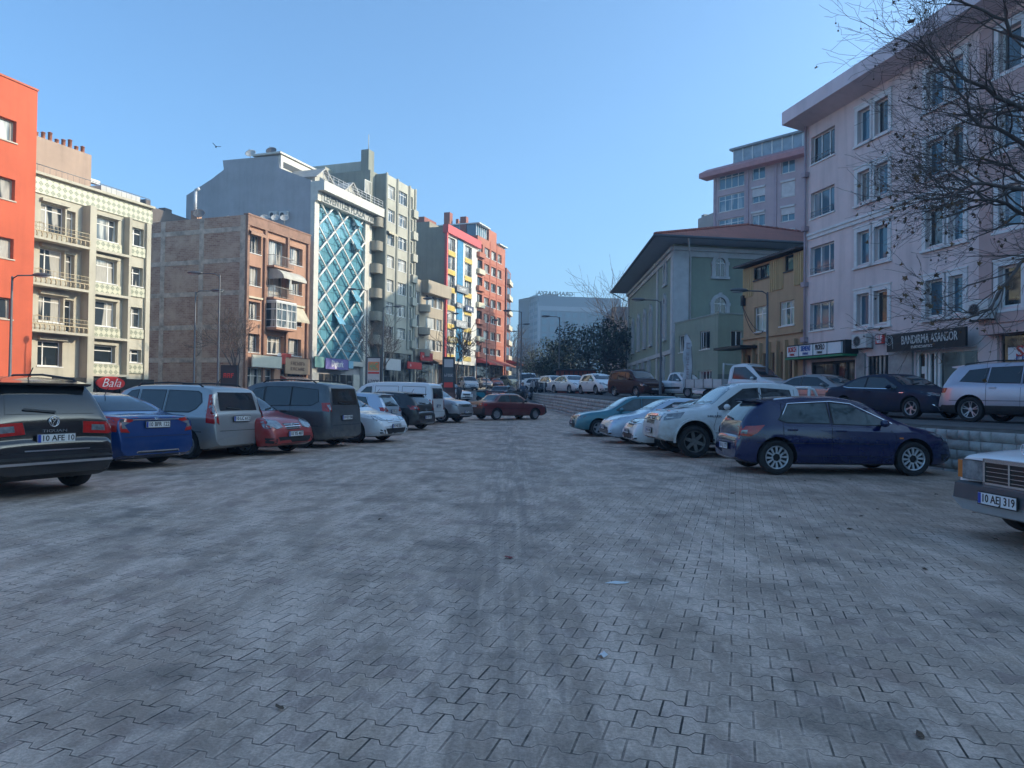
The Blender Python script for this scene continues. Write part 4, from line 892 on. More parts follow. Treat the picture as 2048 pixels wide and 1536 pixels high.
for i, (t, c, lab) in enumerate(words):
    a = f.u(*z8_(xs[i]+3, 1020)); b = f.u(*z8_(xs[i+1]-6, 1000))
    shop_sign(f, a, b, zt0, zt1, [(t, .66, .72, .36), ('~4446688', .2, .45, .17)] if t else [], SWB, c, y=-.75, label=lab, bold=.02)
    if not t: pass
a = f.u(*z8_(134, 1020)); b = f.u(*z8_(525, 1000)); mb = MB(); mb.box(a, b, -.7, -.01, zt0-.05, zt1+.08, 0); mb.box(a-.02, b+.02, -.85, -.01, zt0-.14, zt0-.052, 1); f.put(mb, 'sign_canopy', [DARKM, SGR])
a, b = f.u(*z8_(684, 930)), f.u(*z8_(735, 930)); shop_sign(f, a, b, f.z(*z8_(690, 962)), f.z(*z8_(690, 905)), [('ELIF', .62, .8, .34), ('~terzilik', .22, .6, .16)], colour('sign_red', (.55, .02, .02)), SW, y=-.3, label='small red sign with white lettering ELIF beside the air conditioner')
def asans(e, W_, H_, th):
    x = -W_*.46; M = FM(x, -th/2-.01, 0)
    for r_ in (.2, .13): 
        for k in range(16): a0, a1 = 2*math.pi*k/16, 2*math.pi*(k+1)/16; e.tube([(x+r_*math.cos(a0), -th/2-.012, .12+r_*math.sin(a0)), (x+r_*math.cos(a1), -th/2-.012, .12+r_*math.sin(a1))], .012, 4)
    e.tube([(x-.2, -th/2-.012, .12), (x-.22, -th/2-.012, -.4)], .012, 4); e.tube([(x+.2, -th/2-.012, .12), (x+.2, -th/2-.012, -.25)], .012, 4)
a, b = f.u(*z8_(795, 960)), f.u(*z8_(1330, 920)); shop_sign(f, a, b, f.z(*z8_(800, 1015)), f.z(*z8_(800, 908)), [('BANDIRMA ASANSÖR', .58, .70, .5, .06), ('~wwwbasancomtr', .16, .28, .15, -.02)], mat('black_fascia', (.006, .008, .009), .6), colour('sign_silver', (.6, .6, .58)), y=-.55, label='long black shop sign with silver lettering BANDIRMA ASANSÖR', extra=asans, bold=.0)
a = f.u(*z8_(1508, 1020)); shop_sign(f, a, a+3.2, f.z(*z8_(1510, 1070)), f.z(*z8_(1510, 985)), [('SATILIK', .62, .8, .55), ('~02667141010', .15, .8, .2, 0, 1)], SWB, [SR, SB], y=.1, label='white banner with red lettering SATILIK in the rightmost shop window', th=.02, name='banner')
# --- block added to the row, continuing out of the view (throws the shade on the lot)
A2 = B+pd*.3; f2 = bld('unseen_row_block', 'unseen plain block added past the pink one to shade the lot', A2, A2+pd*34, zt(0)-.1); mb = MB(); mb.box(0, 34, 0, 14, 0, 16); f2.put(mb, 'wall', PNK)

# --- tall unseen block added behind the pink and ochre buildings to cast shade
f2 = bld('unseen_shade_block', 'unseen plain block added behind the pink building for its shade', Vector((36, 74)), Vector((36, 42)), 1.5); mb = MB(); mb.box(0, f2.L, 0, 13, 0, 28); f2.put(mb, 'wall', CONC)

# --- ochre building
A = Vector((P(1487, 620, 44).x, 44)); B = Vector((P(1609, 600, 38).x, 38))+Vector((-.02, .1)); f = bld('ochre_building', 'small weathered ochre building squeezed between the green hall and the pink block', A, B, zt(44)-.1)
OCH = plaster('ochre_render', (.50, .33, .19), .45); h = f.z(*z6_(758, 850))
hl = [(*cols(f, z6_, [(820, 908)], 880)[0], *rows(f, z6_, 820, [(842, 915)])[0]), (*cols(f, z6_, [(993, 1045)], 800)[0], *rows(f, z6_, 993, [(765, 865)])[0]), (*cols(f, z6_, [(822, 896)], 1120)[0], *rows(f, z6_, 822, [(1068, 1208)])[0]), (*cols(f, z6_, [(966, 1048)], 1100)[0], *rows(f, z6_, 966, [(1038, 1175)])[0])]
zg0 = f.z(*z6_(900, 1290)); pil = [f.u(*z6_(x, 1350)) for x in (770, 822, 862, 910, 960, 1008, 1062)]
gh = [(pil[i]+.16, pil[i+1]-.08, .1, zg0-.35) for i in range(len(pil)-1)]
body(f, 10, h, hl+gh, [OCH, OCH, ROOFM], rec=.15)
window(f, hl[0], [.35, .65], 0, .15, DARKM, PANE, openp=(.02, .3)); window(f, hl[1], 1, 0, .15, DARKM, PANED)
window(f, hl[2], 2, .3, .15, WHITE, PANE, fw=.05); window(f, hl[3], 3, .3, .15, WHITE, PANE, fw=.06)
for q in gh: window(f, q, 1, 0, .15, mat('rust_frame', (.16, .08, .05), .8), PANED, name='ground_window', sill=0)
mb = MB()
for x in pil: mb.box(x-.09, x+.09, -.2, -.004, .0, zg0+.25)
mb.box(0, f.L, -.12, -.003, zg0+.55, zg0+.68); f.put(mb, 'pilaster', OCH)
for a, b in ((0.02, hl[0][0]-.1), (hl[0][1]+.1, hl[1][0]-.1), (hl[1][1]+.1, f.L-.05)):
    mb = MB(); n = int((b-a)/.18)
    for k in range(n): x = a+k*(b-a)/n; mb.box(x, x+.11, -.07, -.004, h-1.75, h-.05, 0)
    mb.box(a, b, -.03, -.002, h-1.72, h-.06, 0)
    f.put(mb, 'cladding', plaster('ochre_cladding', (.54, .38, .19), .5))
mb = MB(); mb.add([(-.4, -.5, h+.05), (f.L, -.5, h+.05), (f.L, 10, h+.9), (-.4, 10, h+.9), (-.4, -.5, h+.13), (f.L, -.5, h+.13), (f.L, 10, h+1.0), (-.4, 10, h+1.0)], [(0, 1, 2, 3), (4, 7, 6, 5), (0, 4, 5, 1), (0, 3, 7, 4), (1, 5, 6, 2)], 0)
for x in frange(-.4, f.L, .2): mb.tube([(x, -.52, h+.13), (x, 10, h+1.0)], .05, 5, 0, cap=True)
f.put(mb, 'roof', mat('corrugated', (.10, .09, .09), .7, var=.3))
mb = MB(); mb.box(-1.6, 1.6, -1.1, -.006, zg0+.0, zg0+.15); f.put(mb, 'canopy', DARKM)
mb = MB(); p0 = f.uz(*z6_(760, 1030)); p1 = f.uz(*z6_(893, 1200)); mb.box(p0[0]-.0, p0[0]+.25, -.2, -.005, p0[1]-.3, p0[1]+.3, 0)
for sag in (.9, 1.5): mb.tube([(lerp(p0[0]+.1, p1[0], t), -.22, lerp(p0[1], p1[1], t)-sag*4*t*(1-t)*.6) for t in [k/12 for k in range(13)]], .02, 5, 0)
f.put(mb, 'cable', BLACK)

# --- green hall
C0 = Vector((P(1347, 600, 60).x, 60)); C1 = Vector((P(1257, 620, 88).x, 88)); C3 = C0+Vector((1, .17))*19; C2 = C1+Vector((1, .17))*19
zb = 1.7; f = bld('green_hall', 'large sage green hall with white arched windows and a wide tiled hip roof', C0, C3, zb)
GRN = plaster('sage_render', (.28, .33, .26), .2); WTR = mat('trim_white', (.50, .52, .53), .7, var=.08)
h = f.z(1360, 488); 
g = Face(f.root, C1, C0, zb)
FP = [C0, C3, C2, C1]; r = f.root
def toloc(p, z=0): q = rot2(Vector(p[:2])-Vector(r.location[:2]), -r.rotation_euler.z); return Vector((q.x, q.y, z))
mb = MB(); b4 = [toloc(p) for p in FP]; t4 = [toloc(p, h) for p in FP]; mb.add(b4+t4, [(0, 1, 5, 4), (1, 2, 6, 5), (2, 3, 7, 6), (3, 0, 4, 7), (4, 5, 6, 7)]); o = mb.build('wall', GRN, r)
# trims
mb = MB(); mb.box(-.03, 1.25, -.12, -.003, 0, h-1.0); mb.box(-.06, f.L, -.12, -.004, h-1.0, h-.25); mb.box(-.1, f.L, -.3, -.005, h-.55, h-.25); f.put(mb, 'cornice', WTR)
L = g.L; mb = MB(); mb.box(0, L+.05, -.12, -.004, h-.95, h-.25); mb.box(0, L+.1, -.3, -.005, h-.55, h-.25); mb.box(L-.9, L+.02, -.1, -.006, 0, h-.95)
zband = g.z(1340, 700)
uu = g.u(*z6_(272, 1000)); mb.box(uu-.35, uu+.35, -.1, -.006, 0, h-.95); mb.box(0, L, -.14, -.003, zband-.35, zband)
mb.box(0, .5, -.1, -.006, 0, h-.95); g.put(mb, 'cornice', WTR)
def archwin(f, u, z0, z1, w, name='arched_window', trim=.28, glass=PANED, full=True, key=True):
    """white arched surround proud of the wall with recessed-looking dark glass"""
    mb = MB(); n = 10; rr = w/2; zc = z1-rr
    def arc(r, zz=zc): return [(u+r*math.cos(t), zz+r*math.sin(t)) for t in [math.pi*k/n for k in range(n+1)]]
    ro, ri = arc(rr+trim), arc(rr)
    out = [(u+rr+trim, z0)]+ro+[(u-rr-trim, z0)]; inn = [(u+rr, z0)]+ri+[(u-rr, z0)]
    vs = []; 
    for y in (-.14, 0):
        vs += [(p[0], y, p[1]) for p in out]+[(p[0], y, p[1]) for p in inn]
    k = len(out); fs = [(i, i+1, k+i+1, k+i) for i in range(k-1)]; fs += [(i, 2*k+i, 2*k+i+1, i+1) for i in range(k-1)]; fs += [(k+i, k+i+1, 3*k+i+1, 3*k+i) for i in range(k-1)]
    mb.add(vs, fs, 0); mb.box(u-rr-trim-.08, u+rr+trim+.08, -.2, -.002, z0-.2, z0, 0)
    mb.box(u-rr-trim-.07, u-rr, -.17, -.003, zc-.15, zc+.1, 0); mb.box(u+rr, u+rr+trim+.07, -.17, -.003, zc-.15, zc+.1, 0)
    if key: mb.box(u-.14, u+.14, -.19, -.003, z1-.02, z1+trim+.12, 0)
    mb.box(u-.03, u+.03, -.06, -.02, z0, z1-.05, 1); mb.box(u-rr, u+rr, -.058, -.021, zc-.03, zc+.04, 1); mb.box(u-rr, u-rr+.07, -.061, -.019, z0, zc, 1); mb.box(u+rr-.07, u+rr, -.061, -.019, z0, zc, 1)
    o = f.put(mb, name, [WTR, WHITE]); p = MB(); pp = [(u+rr, z0)]+ri+[(u-rr, z0)]; p.prism(pp, 1, -.015, -.005); f.put(p, 'pane', glass, o); return o
for (x0, x1, y0, y1) in ((590, 660, 790, 892), (583, 665, 1015, 1140)):
    a, b = cols(f, z6_, [(x0+6, x1-6)], y0+50)[0]; z1 = f.z(*z6_((x0+x1)/2, y0-5)); z0 = f.z(*z6_((x0+x1)/2, y1)); archwin(f, (a+b)/2, z0, z1, b-a)
zA1, zA0 = g.z(*z6_(240, 1070)), g.z(*z6_(232, 1280)); 
for x in (133, 165, 200, 235, 313):
    u_ = g.u(*z6_(x, 1200)); archwin(g, u_, zA0, zA1, 1.0, trim=.3)
for x in (318,): archwin(g, g.u(*z6_(x, 900)), g.z(*z6_(318, 935)), g.z(*z6_(318, 822)), 1.0, trim=.28)
for x in (125, 160, 190, 225, 305): archwin(g, g.u(*z6_(x, 1400)), .4, g.z(*z6_(225, 1370)), .95, trim=.26)
# roof
ov = 2.0; cen = sum(FP, Vector((0, 0)))/4; E = []
d1 = (C3-C0).normalized(); d2 = (C1-C0).normalized()
E = [C0-d1*ov-d2*ov, C3+d1*ov-d2*ov, C2+d1*ov+d2*ov, C1-d1*ov+d2*ov]; zE = h+.25
Rg = [C0+d1*9.5+d2*10, C1+d1*9.5-d2*10]; zR = P(1482, 447, 71).z-zb; 
mb = MB(); e = [toloc(p, zE) for p in E]; rg = [toloc(p, zR) for p in Rg]; w4 = [toloc(p, h+.0) for p in FP]; e2 = [toloc(p, zE-.16) for p in E]
mb.add(e+rg+e2+w4, [(0, 1, 4), (1, 2, 5, 4), (2, 3, 5), (3, 0, 4, 5)], 0); mb.add(e+rg+e2+w4, [(0, 6, 7, 1), (1, 7, 8, 2), (2, 8, 9, 3), (3, 9, 6, 0), (6, 10, 11, 7), (7, 11, 12, 8), (8, 12, 13, 9), (9, 13, 10, 6)], 1)
for p, q in ((e[0], rg[0]), (e[1], rg[0]), (rg[0], rg[1]), (e[3], rg[1])):
    n = int((q-p).length/.4)
    for k in range(n): a = p.lerp(q, k/n); b = p.lerp(q, (k+.9)/n); mb.tube([a+Vector((0, 0, .02)), b+Vector((0, 0, .07))], .13, 6, 0)
n = int((e[0]-e[3]).length/.3)
for k in range(n): a = e[3].lerp(e[0], k/n); dn = (rg[0]-e[0]); mb.tube([a, a+(rg[1].lerp(rg[0], .5)-e[3].lerp(e[0], .5)).normalized()*.4+Vector((0, 0, .05))], .08, 5, 0)
mb.build('roof', [brickmat('roof_tiles_dark', (.42, .13, .085), (.30, .09, .06), (.07, .04, .03), .25, .32), mat('soffit_grey', (.36, .41, .47), .7, var=.05)], r)
mb = MB()
for p, q in ((e[0], e[1]), (e[3], e[0])): mb.tube([p+Vector((0, 0, -.08)), q+Vector((0, 0, -.08))], .12, 6)
mb.tube([e[3]+Vector((0, 0, -.1)), w4[3]+Vector((0, 0, -1.2)), toloc(C1, 0)+Vector((-.2, 0, 0))], .07, 6)
mb.build('gutter', mat('gutter_dark', (.08, .09, .10), .6), r)
mb = MB(); p = e[0].lerp(e[1], .12)+Vector((0, 0, -.1)); mb.tube([p, w4[0]+Vector((1.35, -.2, -1.2)), w4[0]+Vector((1.35, -.2, -h+.3))], .07, 6); mb.build('drainpipe', WTR, r)
# chimneys behind roof
# --- green annex
A = Vector((P(1350, 680, 58).x, 58)); B = Vector((P(1436, 680, 50.8).x, 50.8)); dq = Vector((1, .2)).normalized(); f = bld('green_annex', 'low flat-roofed green annex in front of the arched hall', A, B, 1.6)
h = f.z(1436, 628); c = rows(f, z6_, 512, [(1205, 1308)])[0]; ha = [(*cols(f, z6_, [(393, 442)], 1280)[0], *c), (*cols(f, z6_, [(512, 568)], 1250)[0], *c), (*cols(f, z6_, [(503, 580)], 1445)[0], *rows(f, z6_, 503, [(1428, 1480)])[0])]
GRA = plaster('annex_render', (.30, .345, .27), .2)
mb = MB(); holewall(mb, f.L, 0, h, ha, 0, .15); mb.quad((.02, .4, 0), (f.L-.02, .4, 0), (f.L-.02, .4, h), (.02, .4, h), 1); f.put(mb, 'wall', [GRA, BLACK])
window(f, ha[0], 2, 0, .15); window(f, ha[1], 2, 0, .15, openp=(.5, .95)); window(f, ha[2], 4, 0, .15)
g = Face(f.root, B, B+dq*9, 1.6); hb = [(*cols(g, z6_, [(688, 752)], 1250)[0], *rows(g, z6_, 688, [(1197, 1300)])[0])]
mb = MB(); holewall(mb, g.L, 0, h, hb, 0, .15); mb.quad((0, .4, 0), (g.L, .4, 0), (g.L, .4, h), (0, .4, h), 1); mb.box(0, g.L, -.02, -.002, 0, 1.6, 2); g.put(mb, 'wall', [GRA, BLACK, mat('plinth_green', (.17, .20, .18), .8)]); window(g, hb[0], 2, 0, .15, WHITE, PANED)
mb = MB(); nn = Vector((-f.d.y, f.d.x)); mb.add([(A.x, A.y, h+1.6), (B.x, B.y, h+1.6), ((B+dq*9).x, (B+dq*9).y, h+1.6), ((A+dq*9).x, (A+dq*9).y, h+1.6)], [(0, 1, 2, 3)]); q = mb.build('roof', ROOFM); q.parent = f.root; q.matrix_parent_inverse = (Matrix.Translation((A.x, A.y, 1.6)) @ Matrix.Rotation(f.ang, 4, 'Z')).inverted()
for ff_ in (f, g): mb = MB(); mb.box(-.03, ff_.L+.03, -.05, .1, h, h+.1); ff_.put(mb, 'coping', mat('coping_grey', (.3, .34, .31), .7))

# --- tall mauve block behind
A = Vector((P(1427, 450, 95).x, 95)); B = A+Vector((.67, -.74))*22; f = bld('rear_apartment_block', 'tall pale mauve apartment block with shuttered windows rising behind the tiled roof', A, B, 2)
MAU = plaster('pale_mauve', (.50, .39, .41), .25); h = f.z(*z6_(600, 330)); cw = cols(f, z6_, [(618, 763), (808, 882), (974, 1052)], 400); cw += [(cw[2][0]+4.6*k, cw[2][0]+4.6*k+2) for k in (1, 2)]
zr = rows(f, z6_, 810, [(272, 345), (402, 476), (542, 610)]); dz = zr[0][0]-zr[1][0]; zr += [(zr[2][0]-dz*k, zr[2][1]-dz*k) for k in (1, 2, 3, 4)]
holes = [(a, b, c-(.3 if i == 0 else 0), d+.15) for i, (a, b) in enumerate(cw) for c, d in zr if b < f.L-.2]
body(f, 6, h, holes, [MAU, MAU, ROOFM], rec=.2)
for i, hh in enumerate(holes):
    wide = hh[1]-hh[0] > 3; window(f, hh, 4 if wide else 2, .3 if wide else 0, .2, fw=.09, pm=PANEB)
    if not wide:
        mb = MB(); drop = [1.0, .55, .25, .6, .2][i % 5]; mb.box(hh[0]+.02, hh[1]-.02, .02, .06, lerp(hh[3], hh[2], drop)+.05, hh[3]-.02); mb.box(hh[0]-.05, hh[1]+.05, -.14, -.003, hh[3]+.0, hh[3]+.25); f.put(mb, 'shutter', mat('shutter_white', (.62, .60, .60), .6))
mb = MB(); 
for x in (0, cw[0][1]+.3, cw[1][1]+1.2, cw[2][1]+1.2): mb.box(x+.01, x+.35, -.1, -.004, 0, h)
f.put(mb, 'pilaster', mat('pale_mauve2', (.44, .34, .38), .8))
mb = MB(); mb.prism([(-1.3, h+.0), (-1.3, h+.6), (.5, h+1.5), (.5, h+.01)], 0, -1.4, f.L+1); f.put(mb, 'roof', mat('roof_salmon', (.48, .22, .22), .7))
ztp = f.z(*z6_(680, 165)); mb = MB(); x0 = f.u(*z6_(680, 200)); mb.box(x0, f.L, 1.0, 5.5, h+.3, ztp, 0); mb.box(x0-.4, f.L+.3, .6, 5.8, ztp, ztp+.25, 1)
for k in range(16): x = x0+k*(f.L-x0)/15; mb.box(x-.06, x+.06, .93, .998, h+.3, ztp, 2)
f.put(mb, 'roof_storey', [mat('grey_glass', (.30, .36, .42), .3, var=.2, scale=1), GREYM, WHITE])
A = Vector((P(1396, 450, 120).x, 120)); f = bld('small_rear_house', 'small grey rooftop between the tiled roof and the tall mauve block', A, Vector((P(1440, 450, 114).x, 114)), 2)
mb = MB(); h = f.z(1398, 437); mb.box(0, 6, 0, 8, 0, h, 0); mb.prism([(0, h), (8, h), (8, h+1.6)], 0, 1.5, 6, 0); mb.box(.2, 1.0, 0.5, 1.3, h, h+.6, 1); f.put(mb, 'wall', [CONC, GREYM])

# --- hotel
A0 = Vector((P(1058, 700, 344).x, 344)); A = Vector((P(1076, 700, 330).x, 330)); B = Vector((P(1241, 700, 337).x, 337)); f = bld('hotel', 'large blue glass hotel far behind the trees', A, B, 7)
h = f.z(1080, 591); HB = mat('hotel_blue', (.012, .055, .12), .4, var=.05, scale=.1); HW = mat('hotel_pale', (.08, .14, .23), .6, var=.04)
g = Face(f.root, A0, A, 7)
mb = MB(); mb.add([toL for toL in [(0, 0, 0), (f.L, 0, 0), (f.L, 18, 0), (-6, 16, 0), (0, 0, h), (f.L, 0, h), (f.L, 18, h), (-6, 16, h)]], [(0, 1, 5, 4), (1, 2, 6, 5), (2, 3, 7, 6), (4, 5, 6, 7)], 0)
mb.box(-.2, f.L, -.25, -.01, h-6.6, h-4.6, 1); mb.box(-.2, .9, -.25, -.01, 0, h-6.6, 1); mb.box(f.L-1, f.L+.2, -.25, -.01, 0, h-4.6, 1); mb.box(3, 10, 4, 10, h, h+1.3, 1)
f.put(mb, 'wall', [HB, HW]); mb = MB(); mb.box(0, g.L, 0, 4, 0, h, 0)
for k in range(13): mb.box(1, g.L-1, -.2, -.01, 2+k*3.1, 3.4+k*3.1, 1)
for x in (.1, g.L/2, g.L-.8): mb.box(x, x+.7, -.3, -.012, 0, h-3, 2)
g.put(mb, 'wall', [HB, mat('hotel_glass', (.08, .14, .2), .1), HW])
for i in range(10):
    for j in range(9):
        x = 1.6+i*(f.L-3)/10; z = h-9.6-j*3.25; mb = MB(); mb.box(x, x+2.2, -.12, -.01, z, z+2.3); f.put(mb, 'window', mat('hotel_pane', (.012, .10, .19), .45, var=.2, scale=.15, spec=.3))
# rooftop lettering seen from behind
sg = MB(); ux0, ux1 = f.u(1073, 590), f.u(1150, 590); cx = (ux0+ux1)/2
O = f.A+f.d*cx; M = Matrix.Rotation(math.pi, 4, 'Z') @ Matrix.Rotation(R(90), 4, 'X')
mb = MB(); W2 = ux1-ux0
for zz in (.0, 1.3): mb.box(-W2/2, W2/2, .1, .25, zz, zz+.12)
for k in range(9): x = -W2/2+W2*k/8; mb.box(x-.06, x+.06, .1, .22, 0, 2.5)
rt = mb.build('rooftop_sign', DARKM, None, (O.x, O.y+3, 7+h)); rt.rotation_euler = (0, 0, f.ang); tag(rt, 'rooftop lettering GRANDASYA seen from behind, on the blue hotel', 'sign')
t = MB(); add_text(t, 'GRANDASYA', 2.6, Matrix.Translation((0, .4, 1.5)) @ M, 0, width=W2*.95, bold=.02, ext=.1); t.build('lettering', DARKM, rt)
# --- low things at the far end of the street
A = Vector((P(1216, 640, 150).x, 150)); f = bld('distant_house', 'small house with a dark hipped roof behind the trees', A, Vector((P(1262, 640, 150).x, 150)), 3.5); h = f.z(1218, 640)
mb = MB(); mb.box(0, f.L, 0, 9, 0, h, 0); mb.prism([(-.5, h), (f.L+3, h), (f.L+3, h+2.8), (1, h+2.6)], 1, -.6, 9, 1); f.put(mb, 'wall', [plaster('tan_render', (.36, .27, .24)), mat('slate', (.12, .13, .15), .8)])
for k, (p0, p1, Y, top, col) in enumerate(((1019, 1046, 230, 722, (.36, .28, .24)), (1040, 1072, 190, 735, (.28, .27, .27)), (1112, 1140, 140, 706, (.34, .20, .17)))):
    A = Vector((P(p0, 740, Y).x, Y)); f = bld('distant_building', ['hazy tan building closing the end of the street', 'grey low building right of the street end', 'gabled reddish house in front of the hotel'][k], A, Vector((P(p1, 740, Y).x, Y)), zt(Y)-.5)
    h = f.z(p0, top); mb = MB(); mb.box(0, f.L, 0, 10, 0, h, 0)
    for i in range(int(f.L/2.6)):
        for j in range(max(1, int(h/3.1))): mb.box(.7+i*2.6, 2+i*2.6, -.06, -.01, h-2.2-j*3.1, h-.9-j*3.1, 1)
    mb.prism([(-.4, h), (f.L+.4, h), (f.L/2, h+1.5)], 1, -.4, 10.4, 2); f.put(mb, 'wall', [plaster(f'far_render{k}', col), PANED, TERRA])
# ---------------------------------------------------------------- vehicles
def paint(name, col, dust=.25, metal=.35, rough=.28, dcol=(.30, .27, .23), zh=.75, lo=.38):
    if name in MATS: return MATS[name]
    m = bpy.data.materials.new(name); m.use_nodes = True; n = m.node_tree.nodes; l = m.node_tree.links; b = n['Principled BSDF']
    b.inputs['Metallic'].default_value = metal; b.inputs['Coat Weight'].default_value = .7; b.inputs['Coat Roughness'].default_value = .05
    tc = n.new('ShaderNodeTexCoord'); sp = n.new('ShaderNodeSeparateXYZ'); l.new(tc.outputs['Object'], sp.inputs[0])
    mr = n.new('ShaderNodeMapRange'); mr.inputs[1].default_value = zh; mr.inputs[2].default_value = .2; mr.inputs[3].default_value = .15; mr.inputs[4].default_value = 1; l.new(sp.outputs[2], mr.inputs[0])
    no = n.new('ShaderNodeTexNoise'); no.inputs['Scale'].default_value = 4; no.inputs['Detail'].default_value = 8; no.inputs['Roughness'].default_value = .7; l.new(tc.outputs['Object'], no.inputs[0])
    m2 = n.new('ShaderNodeMapRange'); m2.inputs[1].default_value = lo; m2.inputs[2].default_value = lo+.3; l.new(no.outputs[0], m2.inputs[0])
    mu = n.new('ShaderNodeMath'); mu.operation = 'MULTIPLY'; l.new(mr.outputs[0], mu.inputs[0]); l.new(m2.outputs[0], mu.inputs[1])
    mv = n.new('ShaderNodeMath'); mv.operation = 'MULTIPLY_ADD'; l.new(mu.outputs[0], mv.inputs[0]); mv.inputs[1].default_value = dust; mv.inputs[2].default_value = dust*.05
    mx = n.new('ShaderNodeMix'); mx.data_type = 'RGBA'; l.new(mv.outputs[0], mx.inputs[0]); mx.inputs[6].default_value = (*col, 1); mx.inputs[7].default_value = (*dcol, 1); l.new(mx.outputs[2], b.inputs['Base Color'])
    r = n.new('ShaderNodeMapRange'); r.inputs[3].default_value = rough; r.inputs[4].default_value = .8; l.new(mv.outputs[0], r.inputs[0]); l.new(r.outputs[0], b.inputs['Roughness'])
    cw = n.new('ShaderNodeMapRange'); cw.inputs[3].default_value = .7; cw.inputs[4].default_value = .0; l.new(mv.outputs[0], cw.inputs[0]); l.new(cw.outputs[0], b.inputs['Coat Weight'])
    MATS[name] = m; return m
TRIM = mat('car_trim', (.022, .023, .025), .6, var=.25, scale=5)
CGL = mat('car_glass', (.012, .016, .02), .05, var=0, spec=.6, coat=.3)
CGL2 = mat('car_glass_pale', (.05, .075, .08), .06, var=.3, scale=2.5, spec=.7)
SEAM = mat('door_gap', (.01, .01, .012), .8, var=0)
TYRE = mat('tyre_rubber', (.022, .022, .023), .85, var=.3, scale=9)
ALLOY = mat('alloy', (.42, .43, .45), .35, metal=.7, var=.1, scale=8); ALLOYD = mat('alloy_dark', (.10, .10, .11), .4, metal=.6, var=.1)
STEEL = mat('wheel_cover', (.30, .31, .33), .45, metal=.5, var=.12, scale=8)
TAIL = mat('tail_light_red', (.42, .012, .008), .12, var=.15, scale=14, coat=.8); LAMP = mat('headlight_clear', (.27, .29, .31), .08, metal=.3, var=.3, scale=9, coat=1); AMB = mat('amber_lens', (.55, .16, .02), .2, coat=.6, var=.1)
PLATE = mat('plate_white', (.68, .69, .70), .4, var=.03); PBLUE = mat('plate_blue', (.02, .06, .35), .4, var=0); INK = mat('plate_black', (.01, .01, .01), .5, var=0)
def pchip(pts):
    xs = [p[0] for p in pts]; ys = [p[1] for p in pts]; n = len(xs); d = [(ys[i+1]-ys[i])/max(1e-6, xs[i+1]-xs[i]) for i in range(n-1)]; m = [d[0]]
    for i in range(1, n-1):
        if d[i-1]*d[i] <= 0: m.append(0)
        else: w1 = 2*(xs[i+1]-xs[i])+(xs[i]-xs[i-1]); w2 = (xs[i+1]-xs[i])+2*(xs[i]-xs[i-1]); m.append((w1+w2)/(w1/d[i-1]+w2/d[i]))
    m.append(d[-1])
    def f(x):
        if x <= xs[0]: return ys[0]
        for i in range(n-1):
            if x <= xs[i+1]:
                h = xs[i+1]-xs[i]; t = (x-xs[i])/h; return (2*t**3-3*t*t+1)*ys[i]+(t**3-2*t*t+t)*h*m[i]+(-2*t**3+3*t*t)*ys[i+1]+(t**3-t*t)*h*m[i+1]
        return ys[-1]
    return f
